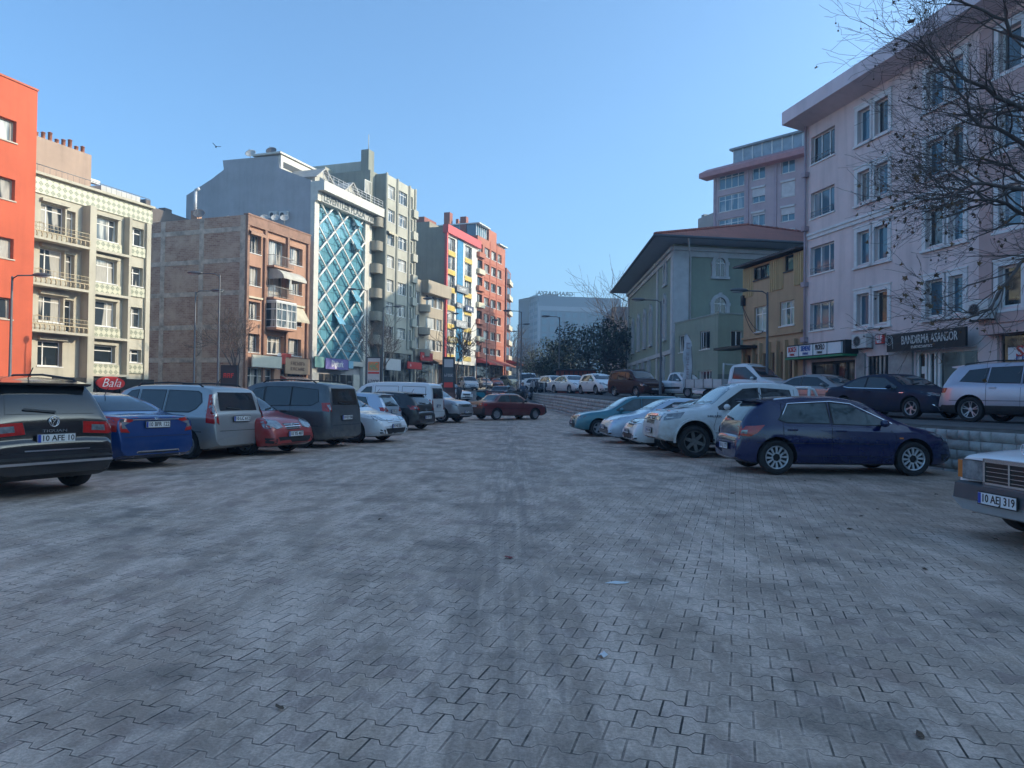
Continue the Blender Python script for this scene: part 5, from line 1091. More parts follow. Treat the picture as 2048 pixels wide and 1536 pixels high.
def car_body(sp):
    """lofted shell with wheel arches cut out; returns mesh, BVH and section functions (x forward from the rear bumper)"""
    L, Wd, wb, fo, rw = sp['L'], sp['W'], sp['wb'], sp['fo'], sp['r']; hw = Wd/2
    T = pchip(sp['top']) if sp.get('smooth', 1) else (lambda x: interp(sp['top'], x)); Bt = pchip(sp['belt']); zb = sp.get('b', .2); Re = sp.get('Re', .45); ce = sp.get('ce', .16); tum = sp.get('tum', .36)
    xs = set(round(i*L/int(L/.07), 3) for i in range(int(L/.07)+1)) | {round(p[0], 3) for p in sp['top']} | {.015, .04, L-.015, L-.04, L-.09}
    xs = sorted(x for x in xs if 0 <= x <= L); q = [xs[0]]
    for x in xs[1:]:
        if x-q[-1] > .008: q.append(x)
    xs = q; xs[-1] = L
    def plan(x):
        s = min(x, L-x); e = ce if x > L/2 else sp.get('cer', ce*.8)
        return 1-(e*(1-s/Re)**2.3 if s < Re else 0)
    def sect(x):
        t = T(x); B_ = min(Bt(x), t-.045); w = hw*plan(x); s = min(x, L-x); b = zb+(.10*(1-s/.35)**2 if s < .35 else 0)
        B_ = max(B_, b+.12); t = max(t, B_+.045); g = t-B_; wr = w*.955-tum*g; d = B_-b; ro = sp.get('ro', 1)
        return [(0, b), (w*.82, b), (w*.93, b+.03), (w*.985, b+.11), (w, b+.3*d), (w*1.003, b+.6*d), (w*.992, b+.84*d), (w*.975, B_-.03*min(1, d)), (w*.955, B_),
                (lerp(w*.955, wr, .5), lerp(B_, t-.07*ro, .5)) if g > .16 else (w*.955-.012, B_+g*.25), (wr if g > .16 else w*.93-.01, t-.07*ro if g > .16 else B_+g*.5), (wr-.03*ro, t-.032*ro if g > .16 else t-g*.25), (wr-.10*ro, t-.010), (wr*.55, t+.004), (0, t+.008)]
    mb = MB(); secs = []
    for x in xs:
        s = sect(x); full = [(y, z) for y, z in s]+[(-y, z) for y, z in s[-2:0:-1]]; secs.append([(x, y, z) for y, z in full])
    n = len(secs[0]); vs = [v for s in secs for v in s]
    fs = [(i*n+k, i*n+(k+1) % n, (i+1)*n+(k+1) % n, (i+1)*n+k) for i in range(len(xs)-1) for k in range(n)]
    fs += [tuple(range(n-1, -1, -1)), tuple(range((len(xs)-1)*n, len(xs)*n))]
    me = bpy.data.meshes.new('b'); me.from_pydata(vs, [], fs); bm = bmesh.new(); bm.from_mesh(me); bmesh.ops.recalc_face_normals(bm, faces=bm.faces); bm.to_mesh(me); bm.free()
    ob = bpy.data.objects.new('b', me); C.objects.link(ob)
    xr, xf = L-fo-wb, L-fo; cut = MB()
    for xw in (xr, xf):
        for s in (-1, 1):
            y0, y1 = s*(hw-.34), s*(hw+.3); k = 28; rr = rw+sp.get('gap', .055); zc = rw+sp.get('arch', .015)
            a = [(xw+rr*math.cos(2*math.pi*i/k), y0, zc+rr*math.sin(2*math.pi*i/k)) for i in range(k)]; b_ = [(p[0], y1, p[2]) for p in a]
            cut.add(a+b_, [tuple(range(k)), tuple(range(2*k-1, k-1, -1))]+[(i, (i+1) % k, k+(i+1) % k, k+i) for i in range(k)], 1)
    for bx in sp.get('cut', []): cut.box(*bx, 0 if len(bx) < 7 else 0)
    cm = bpy.data.meshes.new('c'); cm.from_pydata(cut.v, [], cut.f)
    for me_ in (me, cm):
        me_.materials.append(TRIM); me_.materials.append(SEAM)
    cm.polygons.foreach_set('material_index', cut.m); bm = bmesh.new(); bm.from_mesh(cm); bmesh.ops.recalc_face_normals(bm, faces=bm.faces); bm.to_mesh(cm); bm.free()
    co = bpy.data.objects.new('c', cm); C.objects.link(co)
    bv0 = BVHTree.FromPolygons([Vector(v) for v in vs], fs)
    md = ob.modifiers.new('x', 'BOOLEAN'); md.operation = 'DIFFERENCE'; md.solver = 'EXACT'; md.object = co
    dg = bpy.context.evaluated_depsgraph_get(); nm = bpy.data.meshes.new_from_object(ob.evaluated_get(dg))
    V = [tuple(v.co) for v in nm.vertices]; F = [tuple(p.vertices) for p in nm.polygons]; MI = [p.material_index for p in nm.polygons]
    CT = [tuple(p.center) for p in nm.polygons]
    for o in (ob, co): bpy.data.objects.remove(o)
    return dict(V=V, F=F, MI=MI, CT=CT, bvh=bv0, T=T, B=Bt, sect=sect, xr=xr, xf=xf)
VIEW = {'L': (Vector((0, 4, 0)), Vector((0, -1, 0)), lambda a, b: Vector((a, 0, b))), 'R': (Vector((0, -4, 0)), Vector((0, 1, 0)), lambda a, b: Vector((a, 0, b))),
        'F': (Vector((12, 0, 0)), Vector((-1, 0, 0)), lambda a, b: Vector((0, a, b))), 'B': (Vector((-6, 0, 0)), Vector((1, 0, 0)), lambda a, b: Vector((0, a, b))), 'T': (Vector((0, 0, 5)), Vector((0, 0, -1)), lambda a, b: Vector((a, b, 0)))}
def patch(mb, bv, view, poly, m=0, eps=.005, step=.11):
    """outline given in a side, front, rear or top view, laid onto the body shell"""
    off, dr, mk = VIEW[view]; poly = [Vector(p) for p in poly]; pts = list(poly); N = len(poly)
    dense = []
    for i in range(N):
        a, b = poly[i], poly[(i+1) % N]; k = max(1, int((b-a).length/step)); dense += [a.lerp(b, j/k) for j in range(k)]
    pts = dense; ne = len(pts)
    def inside(p):
        c = False
        for i in range(N):
            a, b = poly[i], poly[i-1]
            if (a.y > p.y) != (b.y > p.y) and p.x < (b.x-a.x)*(p.y-a.y)/(b.y-a.y)+a.x: c = not c
        return c
    x0, x1, y0, y1 = min(p.x for p in poly), max(p.x for p in poly), min(p.y for p in poly), max(p.y for p in poly)
    gx = x0+step/2
    while gx < x1:
        gy = y0+step/2
        while gy < y1:
            p = Vector((gx, gy))
            if inside(p) and min((p-q).length for q in dense) > step*.45: pts.append(p)
            gy += step
        gx += step
    r = delaunay_2d_cdt(pts, [(i, (i+1) % ne) for i in range(ne)], [], 1, 1e-5); vs = []
    for v in r[0]:
        o = mk(v.x, v.y)+off; h = bv.ray_cast(o, dr)
        if h[0] is None:
            h = bv.find_nearest(mk(v.x, v.y)+off*.25); 
        nrm = h[1] if h[1].dot(dr) < 0 else -h[1]; vs.append(h[0]+nrm*eps)
    mb.add(vs, r[2], m, True)
def ribbon(mb, bv, view, pl, w=.009, m=0, eps=.003, step=.1):
    off, dr, mk = VIEW[view]; pl = [Vector(p) for p in pl]; d = []
    for a, b in zip(pl, pl[1:]): k = max(1, int((b-a).length/step)); d += [a.lerp(b, j/k) for j in range(k)]
    d.append(pl[-1]); vs = []
    for i, p in enumerate(d):
        t = (d[min(i+1, len(d)-1)]-d[max(0, i-1)]).normalized(); nn = Vector((-t.y, t.x))*w/2
        for q in (p+nn, p-nn):
            h = bv.ray_cast(mk(q.x, q.y)+off, dr)
            if h[0] is None: h = bv.find_nearest(mk(q.x, q.y)+off*.25)
            nrm = h[1] if h[1].dot(dr) < 0 else -h[1]; vs.append(h[0]+nrm*eps)
    mb.add(vs, [(2*i, 2*i+1, 2*i+3, 2*i+2) for i in range(len(d)-1)], m, True)
def wheel(parent, x, y, r, w, rim, style, s, steer=0, rr=.68):
    """tyre and rim; s = +1 left side, -1 right side"""
    M = Matrix.Translation((x, y, r)) @ Matrix.Rotation(steer, 4, 'Z') @ Matrix.Diagonal((1, s, 1, 1)); e = w/2; ri = r*rr
    root = empty('wheel', (0, 0, 0)); root.parent = parent
    mb = MB(); mb.lathe([(ri, e*.8), (ri+.012, e*.97), (r*.86, e*1.04), (r*.96, e*.93), (r-.006, e*.7), (r, e*.3), (r, -e*.3), (r-.006, -e*.7), (r*.94, -e), (ri, -e*.9)], 32, M, 0, ax='y')
    for k in range(0): pass
    mb.build('tyre', TYRE, root, sharp=50)
    mb = MB(); mb.lathe([(ri+.002, e*.82), (ri-.008, e*.93), (ri-.02, e*.86), (ri-.026, e*.3), (ri-.03, -e*.5), (.05, -e*.5)], 28, M, 0 if style != 'dark' else 1, ax='y')
    mb.lathe([(ri-.03, -e*.1), (.02, -e*.1)], 20, M, 1, ax='y')
    if isinstance(style, tuple) and style[1] in ('petal', 'double', 'twist'): mb.lathe([(ri-.012, e*.5), (.05, e*.35)], 24, M, 1, ax='y')
    n, kind = (style if isinstance(style, tuple) else (5, 'spoke')); ro = ri-.012; yf = e*.72
    def spoke(a, w0, w1, r0, r1, ya=yf*.75, yb=yf, mi=0, skew=0):
        c = []
        for rad, ww, yy in ((r0, w0, ya), (r1, w1, yb)):
            for sg in (-1, 1):
                t = a+skew*(rad/ro)
                c.append(Vector((rad*math.cos(t)-sg*ww*math.sin(t), yy, rad*math.sin(t)+sg*ww*math.cos(t))))
        vs = c+[v-Vector((0, .035, 0)) for v in c]; mb.add([M @ v for v in vs], [(0, 1, 3, 2), (4, 6, 7, 5), (0, 2, 6, 4), (1, 5, 7, 3)], mi)
    for k in range(n):
        a = 2*math.pi*k/n+.3
        if kind == 'spoke': spoke(a, .028, .02, .04, ro)
        elif kind == 'wide': spoke(a, .045, .035, .04, ro)
        elif kind == 'double': spoke(a-.07, .011, .012, .05, ro, skew=-.1); spoke(a+.07, .011, .012, .05, ro, skew=.1)
        elif kind == 'twist': spoke(a, .02, .014, .04, ro, skew=.5); spoke(a+.14, .012, .010, ro*.45, ro, skew=.6)
        elif kind == 'cover': spoke(a, .05, .06, .05, ro*.92)
        elif kind == 'petal':
            for sg in (-1, 1):
                a2 = a+sg*.13; spoke(a2, .012, .022, ro*.40, ro*.97, skew=sg*.14, ya=yf, yb=yf+.004)
            spoke(a, .04, .03, ro*.32, ro*.48, ya=yf, yb=yf)
    mb.lathe([(.062, yf*.6), (.06, yf*.85), (.02, yf*.9), (.001, yf*.9)], 14, M, 0 if kind != 'petal' else 1, ax='y')
    mb.build('rim', [rim, SEAM], root, sharp=40)
def plate(parent, x, y, z, rz, txt, tilt=0, front=True, w=.52, h=.112, loc=None):
    M = Matrix.Translation((x, y, z)) @ Matrix.Rotation(rz, 4, 'Z') @ Matrix.Rotation(tilt, 4, 'X')
    mb = MB(); mb.box(-w/2, w/2, -.012, 0, -h/2, h/2, 0, M); mb.box(-w/2-.012, w/2+.012, -.008, .004, -h/2-.012, h/2+.012, 3, M); mb.box(-w/2+.003, -w/2+.045, -.0135, -.011, -h/2+.003, h/2-.003, 1, M)
    T_ = M @ Matrix.Translation((.02, -.0125, 0)) @ Matrix.Rotation(R(90), 4, 'X'); add_text(mb, txt, h*.98, T_, 2, width=w*.84, bold=.015, ext=.002)
    mb.build('license_plate', [PLATE, PBLUE, INK, TRIM], parent)
SPECS = {}
def C_(name, **k): SPECS[name] = k
C_('suv', L=4.49, W=1.84, wb=2.68, fo=.9, r=.35, b=.22, ro=1, top=[(0, .62), (.03, .74), (.08, .80), (.10, .95), (.16, 1.12), (.42, 1.50), (.52, 1.58), (1.2, 1.65), (2.2, 1.66), (2.7, 1.60), (3.35, 1.20), (3.5, 1.13), (4.15, 1.02), (4.4, .86), (4.49, .6)], belt=[(0, .95), (.2, 1.0), (.5, 1.06), (3.3, 1.0), (4.3, .92)],
   wins=[[(.62, 1.14), (.82, 1.44), (1.32, 1.49), (1.30, 1.10)], [(1.38, 1.10), (1.40, 1.5), (2.15, 1.52), (2.17, 1.08)], [(2.25, 1.07), (2.23, 1.52), (2.6, 1.49), (3.15, 1.14), (3.1, 1.07)]], rear=[(-.62, 1.13), (.62, 1.13), (.52, 1.50), (-.52, 1.50)], spoiler=(.40, 1.56), rails=1, clad=.44,
   doors=[(1.34, 1.08), (2.21, 1.07)])
C_('hatch', L=4.2, W=1.75, wb=2.61, fo=.86, r=.325, b=.19, ce=.32, Re=.7, top=[(0, .56), (.02, .66), (.07, .72), (.09, .88), (.14, 1.0), (.52, 1.37), (.62, 1.42), (1.3, 1.485), (1.9, 1.49), (2.35, 1.42), (3.05, 1.08), (3.3, .98), (3.8, .84), (4.08, .70), (4.2, .5)], belt=[(0, .86), (.3, .94), (1, .95), (3.0, .88), (4.0, .74)],
   wins=[[(.78, 1.04), (.95, 1.30), (1.08, 1.33), (1.72, 1.36), (1.74, .98), (.92, .99)], [(1.82, .97), (1.80, 1.36), (2.15, 1.33), (2.86, 1.0), (2.84, .95)]], rear=[(-.60, 1.0), (.60, 1.0), (.50, 1.32), (-.50, 1.32)], spoiler=(.5, 1.41), doors=[(.85, .95), (1.78, .95)])
C_('small', L=3.95, W=1.66, wb=2.46, fo=.8, r=.30, b=.19, top=[(0, .55), (.02, .66), (.06, .72), (.08, .88), (.14, 1.0), (.42, 1.36), (.52, 1.42), (1.2, 1.465), (1.9, 1.46), (2.3, 1.38), (2.9, 1.03), (3.05, .97), (3.65, .83), (3.86, .68), (3.95, .5)], belt=[(0, .84), (.3, .92), (2.9, .86), (3.7, .76)],
   wins=[[(.72, 1.0), (.88, 1.29), (1.55, 1.34), (1.57, .95), (.8, .96)], [(1.65, .95), (1.63, 1.34), (2.05, 1.31), (2.72, .97), (2.7, .93)]], rear=[(-.56, .98), (.56, .98), (.48, 1.30), (-.48, 1.30)], spoiler=(.42, 1.4), doors=[(.8, .93), (1.61, .92)])
C_('sedan', L=4.62, W=1.79, wb=2.69, fo=.92, r=.325, b=.18, top=[(0, .58), (.02, .70), (.06, .84), (.09, .96), (.2, 1.0), (.6, 1.03), (1.25, 1.28), (1.6, 1.37), (2.1, 1.425), (2.45, 1.42), (2.75, 1.35), (3.4, 1.02), (3.6, .94), (4.2, .83), (4.5, .68), (4.62, .5)], belt=[(0, .88), (.6, .95), (3.4, .86), (4.4, .72)],
   wins=[[(1.02, 1.03), (1.42, 1.24), (1.85, 1.305), (1.85, .97), (1.2, .985)], [(1.93, .97), (1.93, 1.31), (2.55, 1.28), (3.15, .98), (3.1, .93)]], rear=[(-.60, 1.08), (.60, 1.08), (.50, 1.35), (-.50, 1.35)], doors=[(1.15, .95), (1.89, .95)])
C_('oldsedan', L=4.15, W=1.64, wb=2.46, fo=.8, r=.29, b=.21, ce=.07, Re=.3, tum=.3, smooth=0, top=[(0, .60), (.02, .86), (.06, .94), (.55, .965), (.78, 1.0), (1.12, 1.28), (1.3, 1.34), (1.8, 1.37), (2.25, 1.365), (2.42, 1.32), (2.98, .96), (3.1, .925), (3.9, .84), (4.08, .78), (4.15, .5)], belt=[(0, .86), (.6, .9), (3, .87), (4, .78)],
   wins=[[(.98, .98), (1.22, 1.25), (1.72, 1.275), (1.72, .94), (1.0, .945)], [(1.80, .94), (1.80, 1.275), (2.28, 1.26), (2.78, .95), (2.76, .92)]], rear=[(-.58, 1.0), (.58, 1.0), (.50, 1.27), (-.50, 1.27)], doors=[(1.05, .93), (1.76, .93)], blackbump=1)
C_('wagon', L=4.28, W=1.68, wb=2.49, fo=.83, r=.29, b=.2, ce=.12, Re=.35, tum=.3, top=[(0, .56), (.02, .76), (.05, .92), (.36, 1.38), (.45, 1.43), (1.2, 1.455), (2.0, 1.44), (2.3, 1.38), (2.98, .99), (3.15, .93), (3.95, .80), (4.18, .68), (4.28, .5)], belt=[(0, .88), (3, .84), (4, .72)],
   wins=[[(.45, 1.0), (.62, 1.30), (1.2, 1.33), (1.2, .93), (.5, .94)], [(1.27, .93), (1.27, 1.33), (1.86, 1.33), (1.86, .92)], [(1.93, .92), (1.93, 1.33), (2.2, 1.3), (2.8, .96), (2.78, .91)]], rear=[(-.57, .95), (.57, .95), (.5, 1.32), (-.5, 1.32)], doors=[(1.23, .92), (1.9, .92)], rails=1)
C_('mpv', L=4.45, W=1.74, wb=2.9, fo=.78, r=.31, b=.2, ce=.13, Re=.35, tum=.26, top=[(0, .5), (.02, .72), (.05, .95), (.10, 1.05), (.22, 1.46), (.3, 1.54), (.6, 1.60), (1.6, 1.625), (2.4, 1.61), (2.72, 1.54), (3.3, 1.08), (3.5, 1.0), (4.15, .90), (4.38, .74), (4.45, .5)], belt=[(0, 1.0), (.3, .99), (3.3, .92), (4.2, .8)],
   wins=[[(.45, 1.24), (.52, 1.42), (.62, 1.47), (1.42, 1.49), (1.42, 1.03), (.75, 1.03), (.58, 1.10)], [(1.52, 1.03), (1.52, 1.49), (2.22, 1.49), (2.22, 1.0)], [(2.32, 1.0), (2.32, 1.49), (2.55, 1.46), (3.08, 1.04), (3.05, .98)]], rear=[(-.6, 1.06), (.6, 1.06), (.56, 1.46), (-.56, 1.46)], doors=[(1.47, 1.0), (2.27, .99)], rails=1, vlight=1)
C_('van', L=4.2, W=1.78, wb=2.49, fo=.85, r=.32, b=.2, ce=.13, Re=.35, tum=.2, top=[(0, .5), (.02, .8), (.05, 1.1), (.14, 1.62), (.22, 1.70), (.6, 1.76), (1.6, 1.79), (2.3, 1.76), (2.6, 1.68), (3.2, 1.2), (3.4, 1.10), (3.9, .98), (4.12, .82), (4.2, .5)], belt=[(0, 1.05), (.3, 1.1), (3.2, 1.02), (4.0, .88)],
   wins=[[(.40, 1.25), (.46, 1.55), (1.22, 1.62), (1.22, 1.14), (.6, 1.15)], [(1.27, 1.14), (1.27, 1.62), (2.05, 1.62), (2.05, 1.12)], [(2.12, 1.12), (2.12, 1.61), (2.42, 1.56), (3.0, 1.14), (2.98, 1.08)]], rear=[(-.66, 1.16), (.66, 1.16), (.62, 1.60), (-.62, 1.60)], doors=[(1.245, 1.12), (2.085, 1.1)], rails=1, vlight=1)
C_('panelvan', L=4.9, W=1.97, wb=2.93, fo=.95, r=.34, b=.26, ce=.12, Re=.3, tum=.12, top=[(0, .6), (.02, 1.0), (.05, 1.5), (.13, 1.88), (.22, 1.96), (.8, 2.02), (2.5, 2.04), (3.3, 1.98), (3.6, 1.88), (4.25, 1.28), (4.45, 1.15), (4.78, 1.02), (4.9, .6)], belt=[(0, 1.15), (3.5, 1.15), (4.6, .95)],
   wins=[[(3.15, 1.25), (3.15, 1.78), (3.42, 1.76), (4.05, 1.22), (4.0, 1.16)]], rear=[(-.7, 1.25), (.7, 1.25), (.68, 1.75), (-.68, 1.75)], doors=[(3.08, 1.15)], panels=[[(.35, .95), (.35, 1.8), (1.55, 1.83), (1.55, .95)], [(1.75, .95), (1.75, 1.83), (2.95, 1.83), (2.95, .95)]], vlight=1)
C_('pickup', L=5.2, W=1.82, wb=3.085, fo=.88, r=.385, b=.36, ce=.11, Re=.3, tum=.34, arch=.04, gap=.09, top=[(0, .9), (.02, 1.18), (1.62, 1.20), (1.66, 1.22), (1.70, 1.70), (1.82, 1.79), (2.4, 1.84), (3.0, 1.82), (3.25, 1.76), (3.95, 1.27), (4.1, 1.22), (4.75, 1.13), (5.0, 1.07), (5.12, .96), (5.18, .8), (5.2, .62)], belt=[(0, 1.1), (1.6, 1.15), (3.9, 1.12), (4.9, .98)], cut=[(.09, 1.5, -.72, .72, .62, 1.5)],
   wins=[[(1.86, 1.2), (1.93, 1.64), (2.62, 1.68), (2.62, 1.18)], [(2.72, 1.18), (2.72, 1.68), (3.08, 1.65), (3.72, 1.24), (3.7, 1.17)]], rear=None, doors=[(1.82, 1.15), (2.67, 1.15)], flare=1, rollbar=1)
C_('smallpickup', L=4.5, W=1.74, wb=2.905, fo=.8, r=.31, b=.24, ce=.13, Re=.35, tum=.28, top=[(0, .75), (.02, 1.02), (1.92, 1.05), (1.95, 1.08), (2.02, 1.40), (2.12, 1.50), (2.5, 1.55), (2.72, 1.52), (3.35, 1.08), (3.5, 1.0), (4.15, .90), (4.4, .75), (4.5, .5)], belt=[(0, .98), (3.3, .94), (4.2, .8)], cut=[(.08, 1.85, -.68, .68, .5, 1.4)],
   wins=[[(2.10, 1.05), (2.16, 1.36), (2.38, 1.42), (2.38, 1.02)], [(2.44, 1.02), (2.44, 1.43), (2.64, 1.42), (3.15, 1.04), (3.12, 1.0)]], rear=None, doors=[(2.41, 1.0)], sidebar=1)
C_('benz', L=4.43, W=1.69, wb=2.66, fo=.82, r=.31, b=.2, ce=.06, Re=.3, tum=.34, smooth=1, top=[(0, .6), (.02, .86), (.06, .95), (.9, 1.0), (1.4, 1.29), (1.6, 1.35), (2.05, 1.385), (2.35, 1.36), (2.95, 1.02), (3.15, .955), (3.8, .92), (4.2, .87), (4.33, .83), (4.36, .58), (4.43, .55)], belt=[(0, .86), (.8, .92), (3.1, .88), (4.3, .80)],
   wins=[[(1.2, .98), (1.5, 1.25), (1.92, 1.29), (1.92, .95)], [(2.0, .95), (2.0, 1.29), (2.25, 1.28), (2.78, .97), (2.76, .94)]], rear=[(-.58, 1.04), (.58, 1.04), (.48, 1.29), (-.48, 1.29)], doors=[(1.96, .93)], blackbump=1)
_bc = {}
def light_part(t, bv, view, poly, m, name, bright=None):
    mb = MB(); patch(mb, bv, view, poly, 0, .007, .07); patch(mb, bv, view, [(lerp(x, sum(p[0] for p in poly)/len(poly), -.06), lerp(z, sum(p[1] for p in poly)/len(poly), -.08)) for x, z in poly], 1, .004, .08)
    mats = [m, SEAM]
    if bright: 
        for bp, bm_ in bright: patch(mb, bv, view, bp, len(mats), .010, .05); mats.append(bm_)
    mb.build(name, mats, t)
def car(name, label, cat, px, Y, deg, spec, pm, anchor=(0, 0), terr=False, z=None, rim=None, style=(5, 'spoke'), plate_f='10 AB 214', plate_r='10 AB 214', head=None, tail=None, glass=None, grille=None, det=2, steer=0, emblem=None, wsglass=None, tailside=None, headside=None, scale=1, extra=None, group='parked vehicles', rear_rim=None, hidewheels=False, trimz=None):
    sp = SPECS[spec]; L, Wd, hw, fo, r = sp['L'], sp['W'], sp['W']/2, sp['fo'], sp['r']
    th = R(deg); x0 = P(px, 850, Y).x; fw = Vector((math.cos(th), math.sin(th))); lf = Vector((-fw.y, fw.x))
    key = spec
    if key not in _bc: _bc[key] = car_body(sp)
    Bd = _bc[key]; bv = Bd['bvh']
    c = Vector((x0, Y))-fw*anchor[0]-lf*anchor[1]
    gz = zt if terr else None
    zz = z if z is not None else ((zt(c.y)+.0) if terr else zg(c.x, c.y)+.004)
    t = empty(name, (c.x, c.y, zz), th, label, cat, group); t.scale = (scale,)*3
    K = empty('body_shell', (0, 0, 0)); bpy.data.objects.remove(K)
    # local x: origin at car middle -> shift by -L/2
    SH = Matrix.Translation((-L/2, 0, 0))
    class Sh(MB):
        def build(s, nm, mats, parent=None, loc=None, sharp=None): s.v = [(v[0]-L/2, v[1], v[2]) for v in s.v]; return MB.build(s, nm, mats, parent, loc, sharp)
    mb = Sh(); mi = []
    tz = trimz or sp.get('clad', 0)
    for f_, m_, ct in zip(Bd['F'], Bd['MI'], Bd['CT']):
        mi.append(2 if m_ == 1 else (1 if ct[2] < sp.get('b', .2)+.03 or (tz and ct[2] < tz) or (sp.get('blackbump') and (ct[0] < .12 or ct[0] > L-.12) and ct[2] < .62) else 0))
    mb.v = list(Bd['V']); mb.f = [list(f_) for f_ in Bd['F']]; mb.m = mi; mb.sm = [m_ == 0 for m_ in Bd['MI']]
    if det:
        for sd in 'LR':
            for k, (xd, zd) in enumerate(sp.get('doors', [])):
                ribbon(mb, bv, sd, [(xd, Bd['T'](xd)-.12), (xd, zd-.05), (xd-.02 if k else xd, .34)], m=2)
            xw = sp['wins'][-1][-1][0]+.16; ribbon(mb, bv, sd, [(xw-.1, Bd['B'](xw)-.02), (xw, .75), (xw-.05, .34)], m=2); xq = sp['doors'][0][0]
            ribbon(mb, bv, sd, [(L-fo-sp['wb']+r+.12, .36), (L-fo-r-.12, .36)], m=2)
            if spec in ('hatch', 'small', 'sedan', 'suv', 'wagon', 'mpv', 'oldsedan', 'benz'): x_ = sp['doors'][0][0]-.0; 
            for pl in sp.get('panels', []): ribbon(mb, bv, sd, pl+[pl[0]], .02, 1)
            if sp.get('belt') and det > 1: ribbon(mb, bv, sd, [(.35, .60), (L-fo-.5, .60)], .014, 2, .003)
        xh = sp['wins'][-1][-1][0]+.45
        ribbon(mb, bv, 'T', [(L-.22, -hw*.72), (xh, -hw*.83)], m=2); ribbon(mb, bv, 'T', [(L-.22, hw*.72), (xh, hw*.83)], m=2)
        if not sp.get('cut'): ribbon(mb, bv, 'B', [(-hw*.8, .62), (hw*.8, .62)], m=2); 
    mb.build('body', [pm, TRIM, SEAM], t, sharp=32)
    gl = glass or CGL
    for sd in 'LR':
        for w_ in sp['wins']:
            mb = Sh(); patch(mb, bv, sd, w_, 0, .006); cx = sum(p[0] for p in w_)/len(w_); cz = sum(p[1] for p in w_)/len(w_)
            patch(mb, bv, sd, [(cx+(p[0]-cx)*1.05, cz+(p[1]-cz)*1.09) for p in w_], 1, .003); mb.build('side_window', [gl, TRIM], t)
    # windscreen from the loft profile
    def xat(z, front=True):
        rng = [i*.01 for i in range(int(L*100))]; mid = sp['wins'][-1][0][0]
        if front:
            for x in rng[::-1]:
                if Bd['T'](x) >= z: return x
        return 0
    zhi = max(p[1] for p in sp['top'])-.07; 
    base = [p for p in sp['top'] if p[0] > sp['wins'][-1][-1][0]]; zlo = Bd['T'](sp['wins'][-1][-1][0]+.30)+.03
    def hwat(z): x = xat(z); s = Bd['sect'](x); return s[10][0]-.035
    mb = Sh(); a, b = hwat(zlo), hwat(zhi)-.01; patch(mb, bv, 'F', [(-a*.97, zlo), (a*.97, zlo), (lerp(a, b, .5), lerp(zlo, zhi, .5)), (b, zhi), (-b, zhi), (-lerp(a, b, .5), lerp(zlo, zhi, .5))], 0, .006, .09)
    if det: 
        for q in (-.45, .25): ribbon(mb, bv, 'F', [(q*a, zlo+.02), (q*a+.5*a, zlo+.07)], .02, 1, .02)
    mb.build('windscreen', [wsglass or gl, TRIM], t)
    if sp.get('rear'):
        mb = Sh(); patch(mb, bv, 'B', sp['rear'], 0, .006, .09)
        if det and spec not in ('sedan', 'benz', 'oldsedan'): z0_ = sp['rear'][0][1]; ribbon(mb, bv, 'B', [(-.05, z0_+.02), (.38, z0_+.06)], .028, 1, .025)
        mb.build('rear_window', [gl, TRIM], t)
    # wheels
    for xw, st in ((Bd['xr'], 0), (Bd['xf'], steer)):
        for s in (1, -1): wheel(t, xw-L/2, s*(hw-.115), r, .21 if spec != 'pickup' else .26, rim or ALLOY, style, s, st)
    # lights
    hd = head or [(.58, .66), (.84, .74), (.86, .82), (.60, .76)]
    tl = tail or [(.60, .80), (.88, .82), (.86, .96), (.66, .94)]
    if spec in ('mpv', 'van', 'panelvan') and not tail: tl = [(.68, .72), (.86, .72), (.84, 1.12 if spec != 'panelvan' else 1.2), (.74, 1.12)]
    for s in (1, -1):
        light_part_sh = Sh()
        for nm, view, poly, mm in (('headlight', 'F', hd, LAMP), ('tail_light', 'B', tl, TAIL)):
            mb = Sh(); p = [(s*min(x, hw*.93), z_) for x, z_ in poly]; cx = sum(q[0] for q in p)/len(p); cz = sum(q[1] for q in p)/len(p)
            patch(mb, bv, view, p, 0, .009, .07); patch(mb, bv, view, [(cx+(q[0]-cx)*1.05, cz+(q[1]-cz)*1.08) for q in p], 1, .004, .07)
            if det > 1 and nm != 'headlight': patch(mb, bv, view, [(cx+(q[0]-cx)*.45, cz+(q[1]-cz)*.5) for q in p], 2, .012, .06)
            z0_, z1_s = min(q[1] for q in poly if q[0] > .55*hw or spec == 'benz'), max(q[1] for q in poly if q[0] > .55*hw or spec == 'benz')
            sp_ = (headside or [(L-.10, z0_+.01), (L-.10, z1_s-.02), (L-.42, z1_s+.01), (L-.25, z0_+.03)]) if nm == 'headlight' else (tailside or [(.07, z0_), (.09, z1_s), (.30, z1_s-.01), (.24, z0_+.02)])
            if spec != 'benz' and spec not in ('truck', 'pickup', 'smallpickup') or nm == 'headlight' and spec != 'benz': patch(mb, bv, 'L' if s > 0 else 'R', sp_, 0, .008, .07)
            mb.build(nm, [mm, TRIM, (LAMP if nm == 'tail_light' else CHROME)], t)
    # grille, lower intake
    mb = Sh(); gr = grille or dict(w=.48, z0=.60, z1=.72, n=3)
    patch(mb, bv, 'F', [(-gr['w'], gr['z1']), (gr['w'], gr['z1']), (gr['w']*gr.get('tw', .88), gr['z0']), (-gr['w']*gr.get('tw', .88), gr['z0'])], 0, .007, .08)
    for k in range(gr['n']): zz_ = lerp(gr['z0'], gr['z1'], (k+.5)/gr['n']); ribbon(mb, bv, 'F', [(-gr['w']*.93, zz_), (gr['w']*.93, zz_)], gr.get('sw', .012), 1, .013)
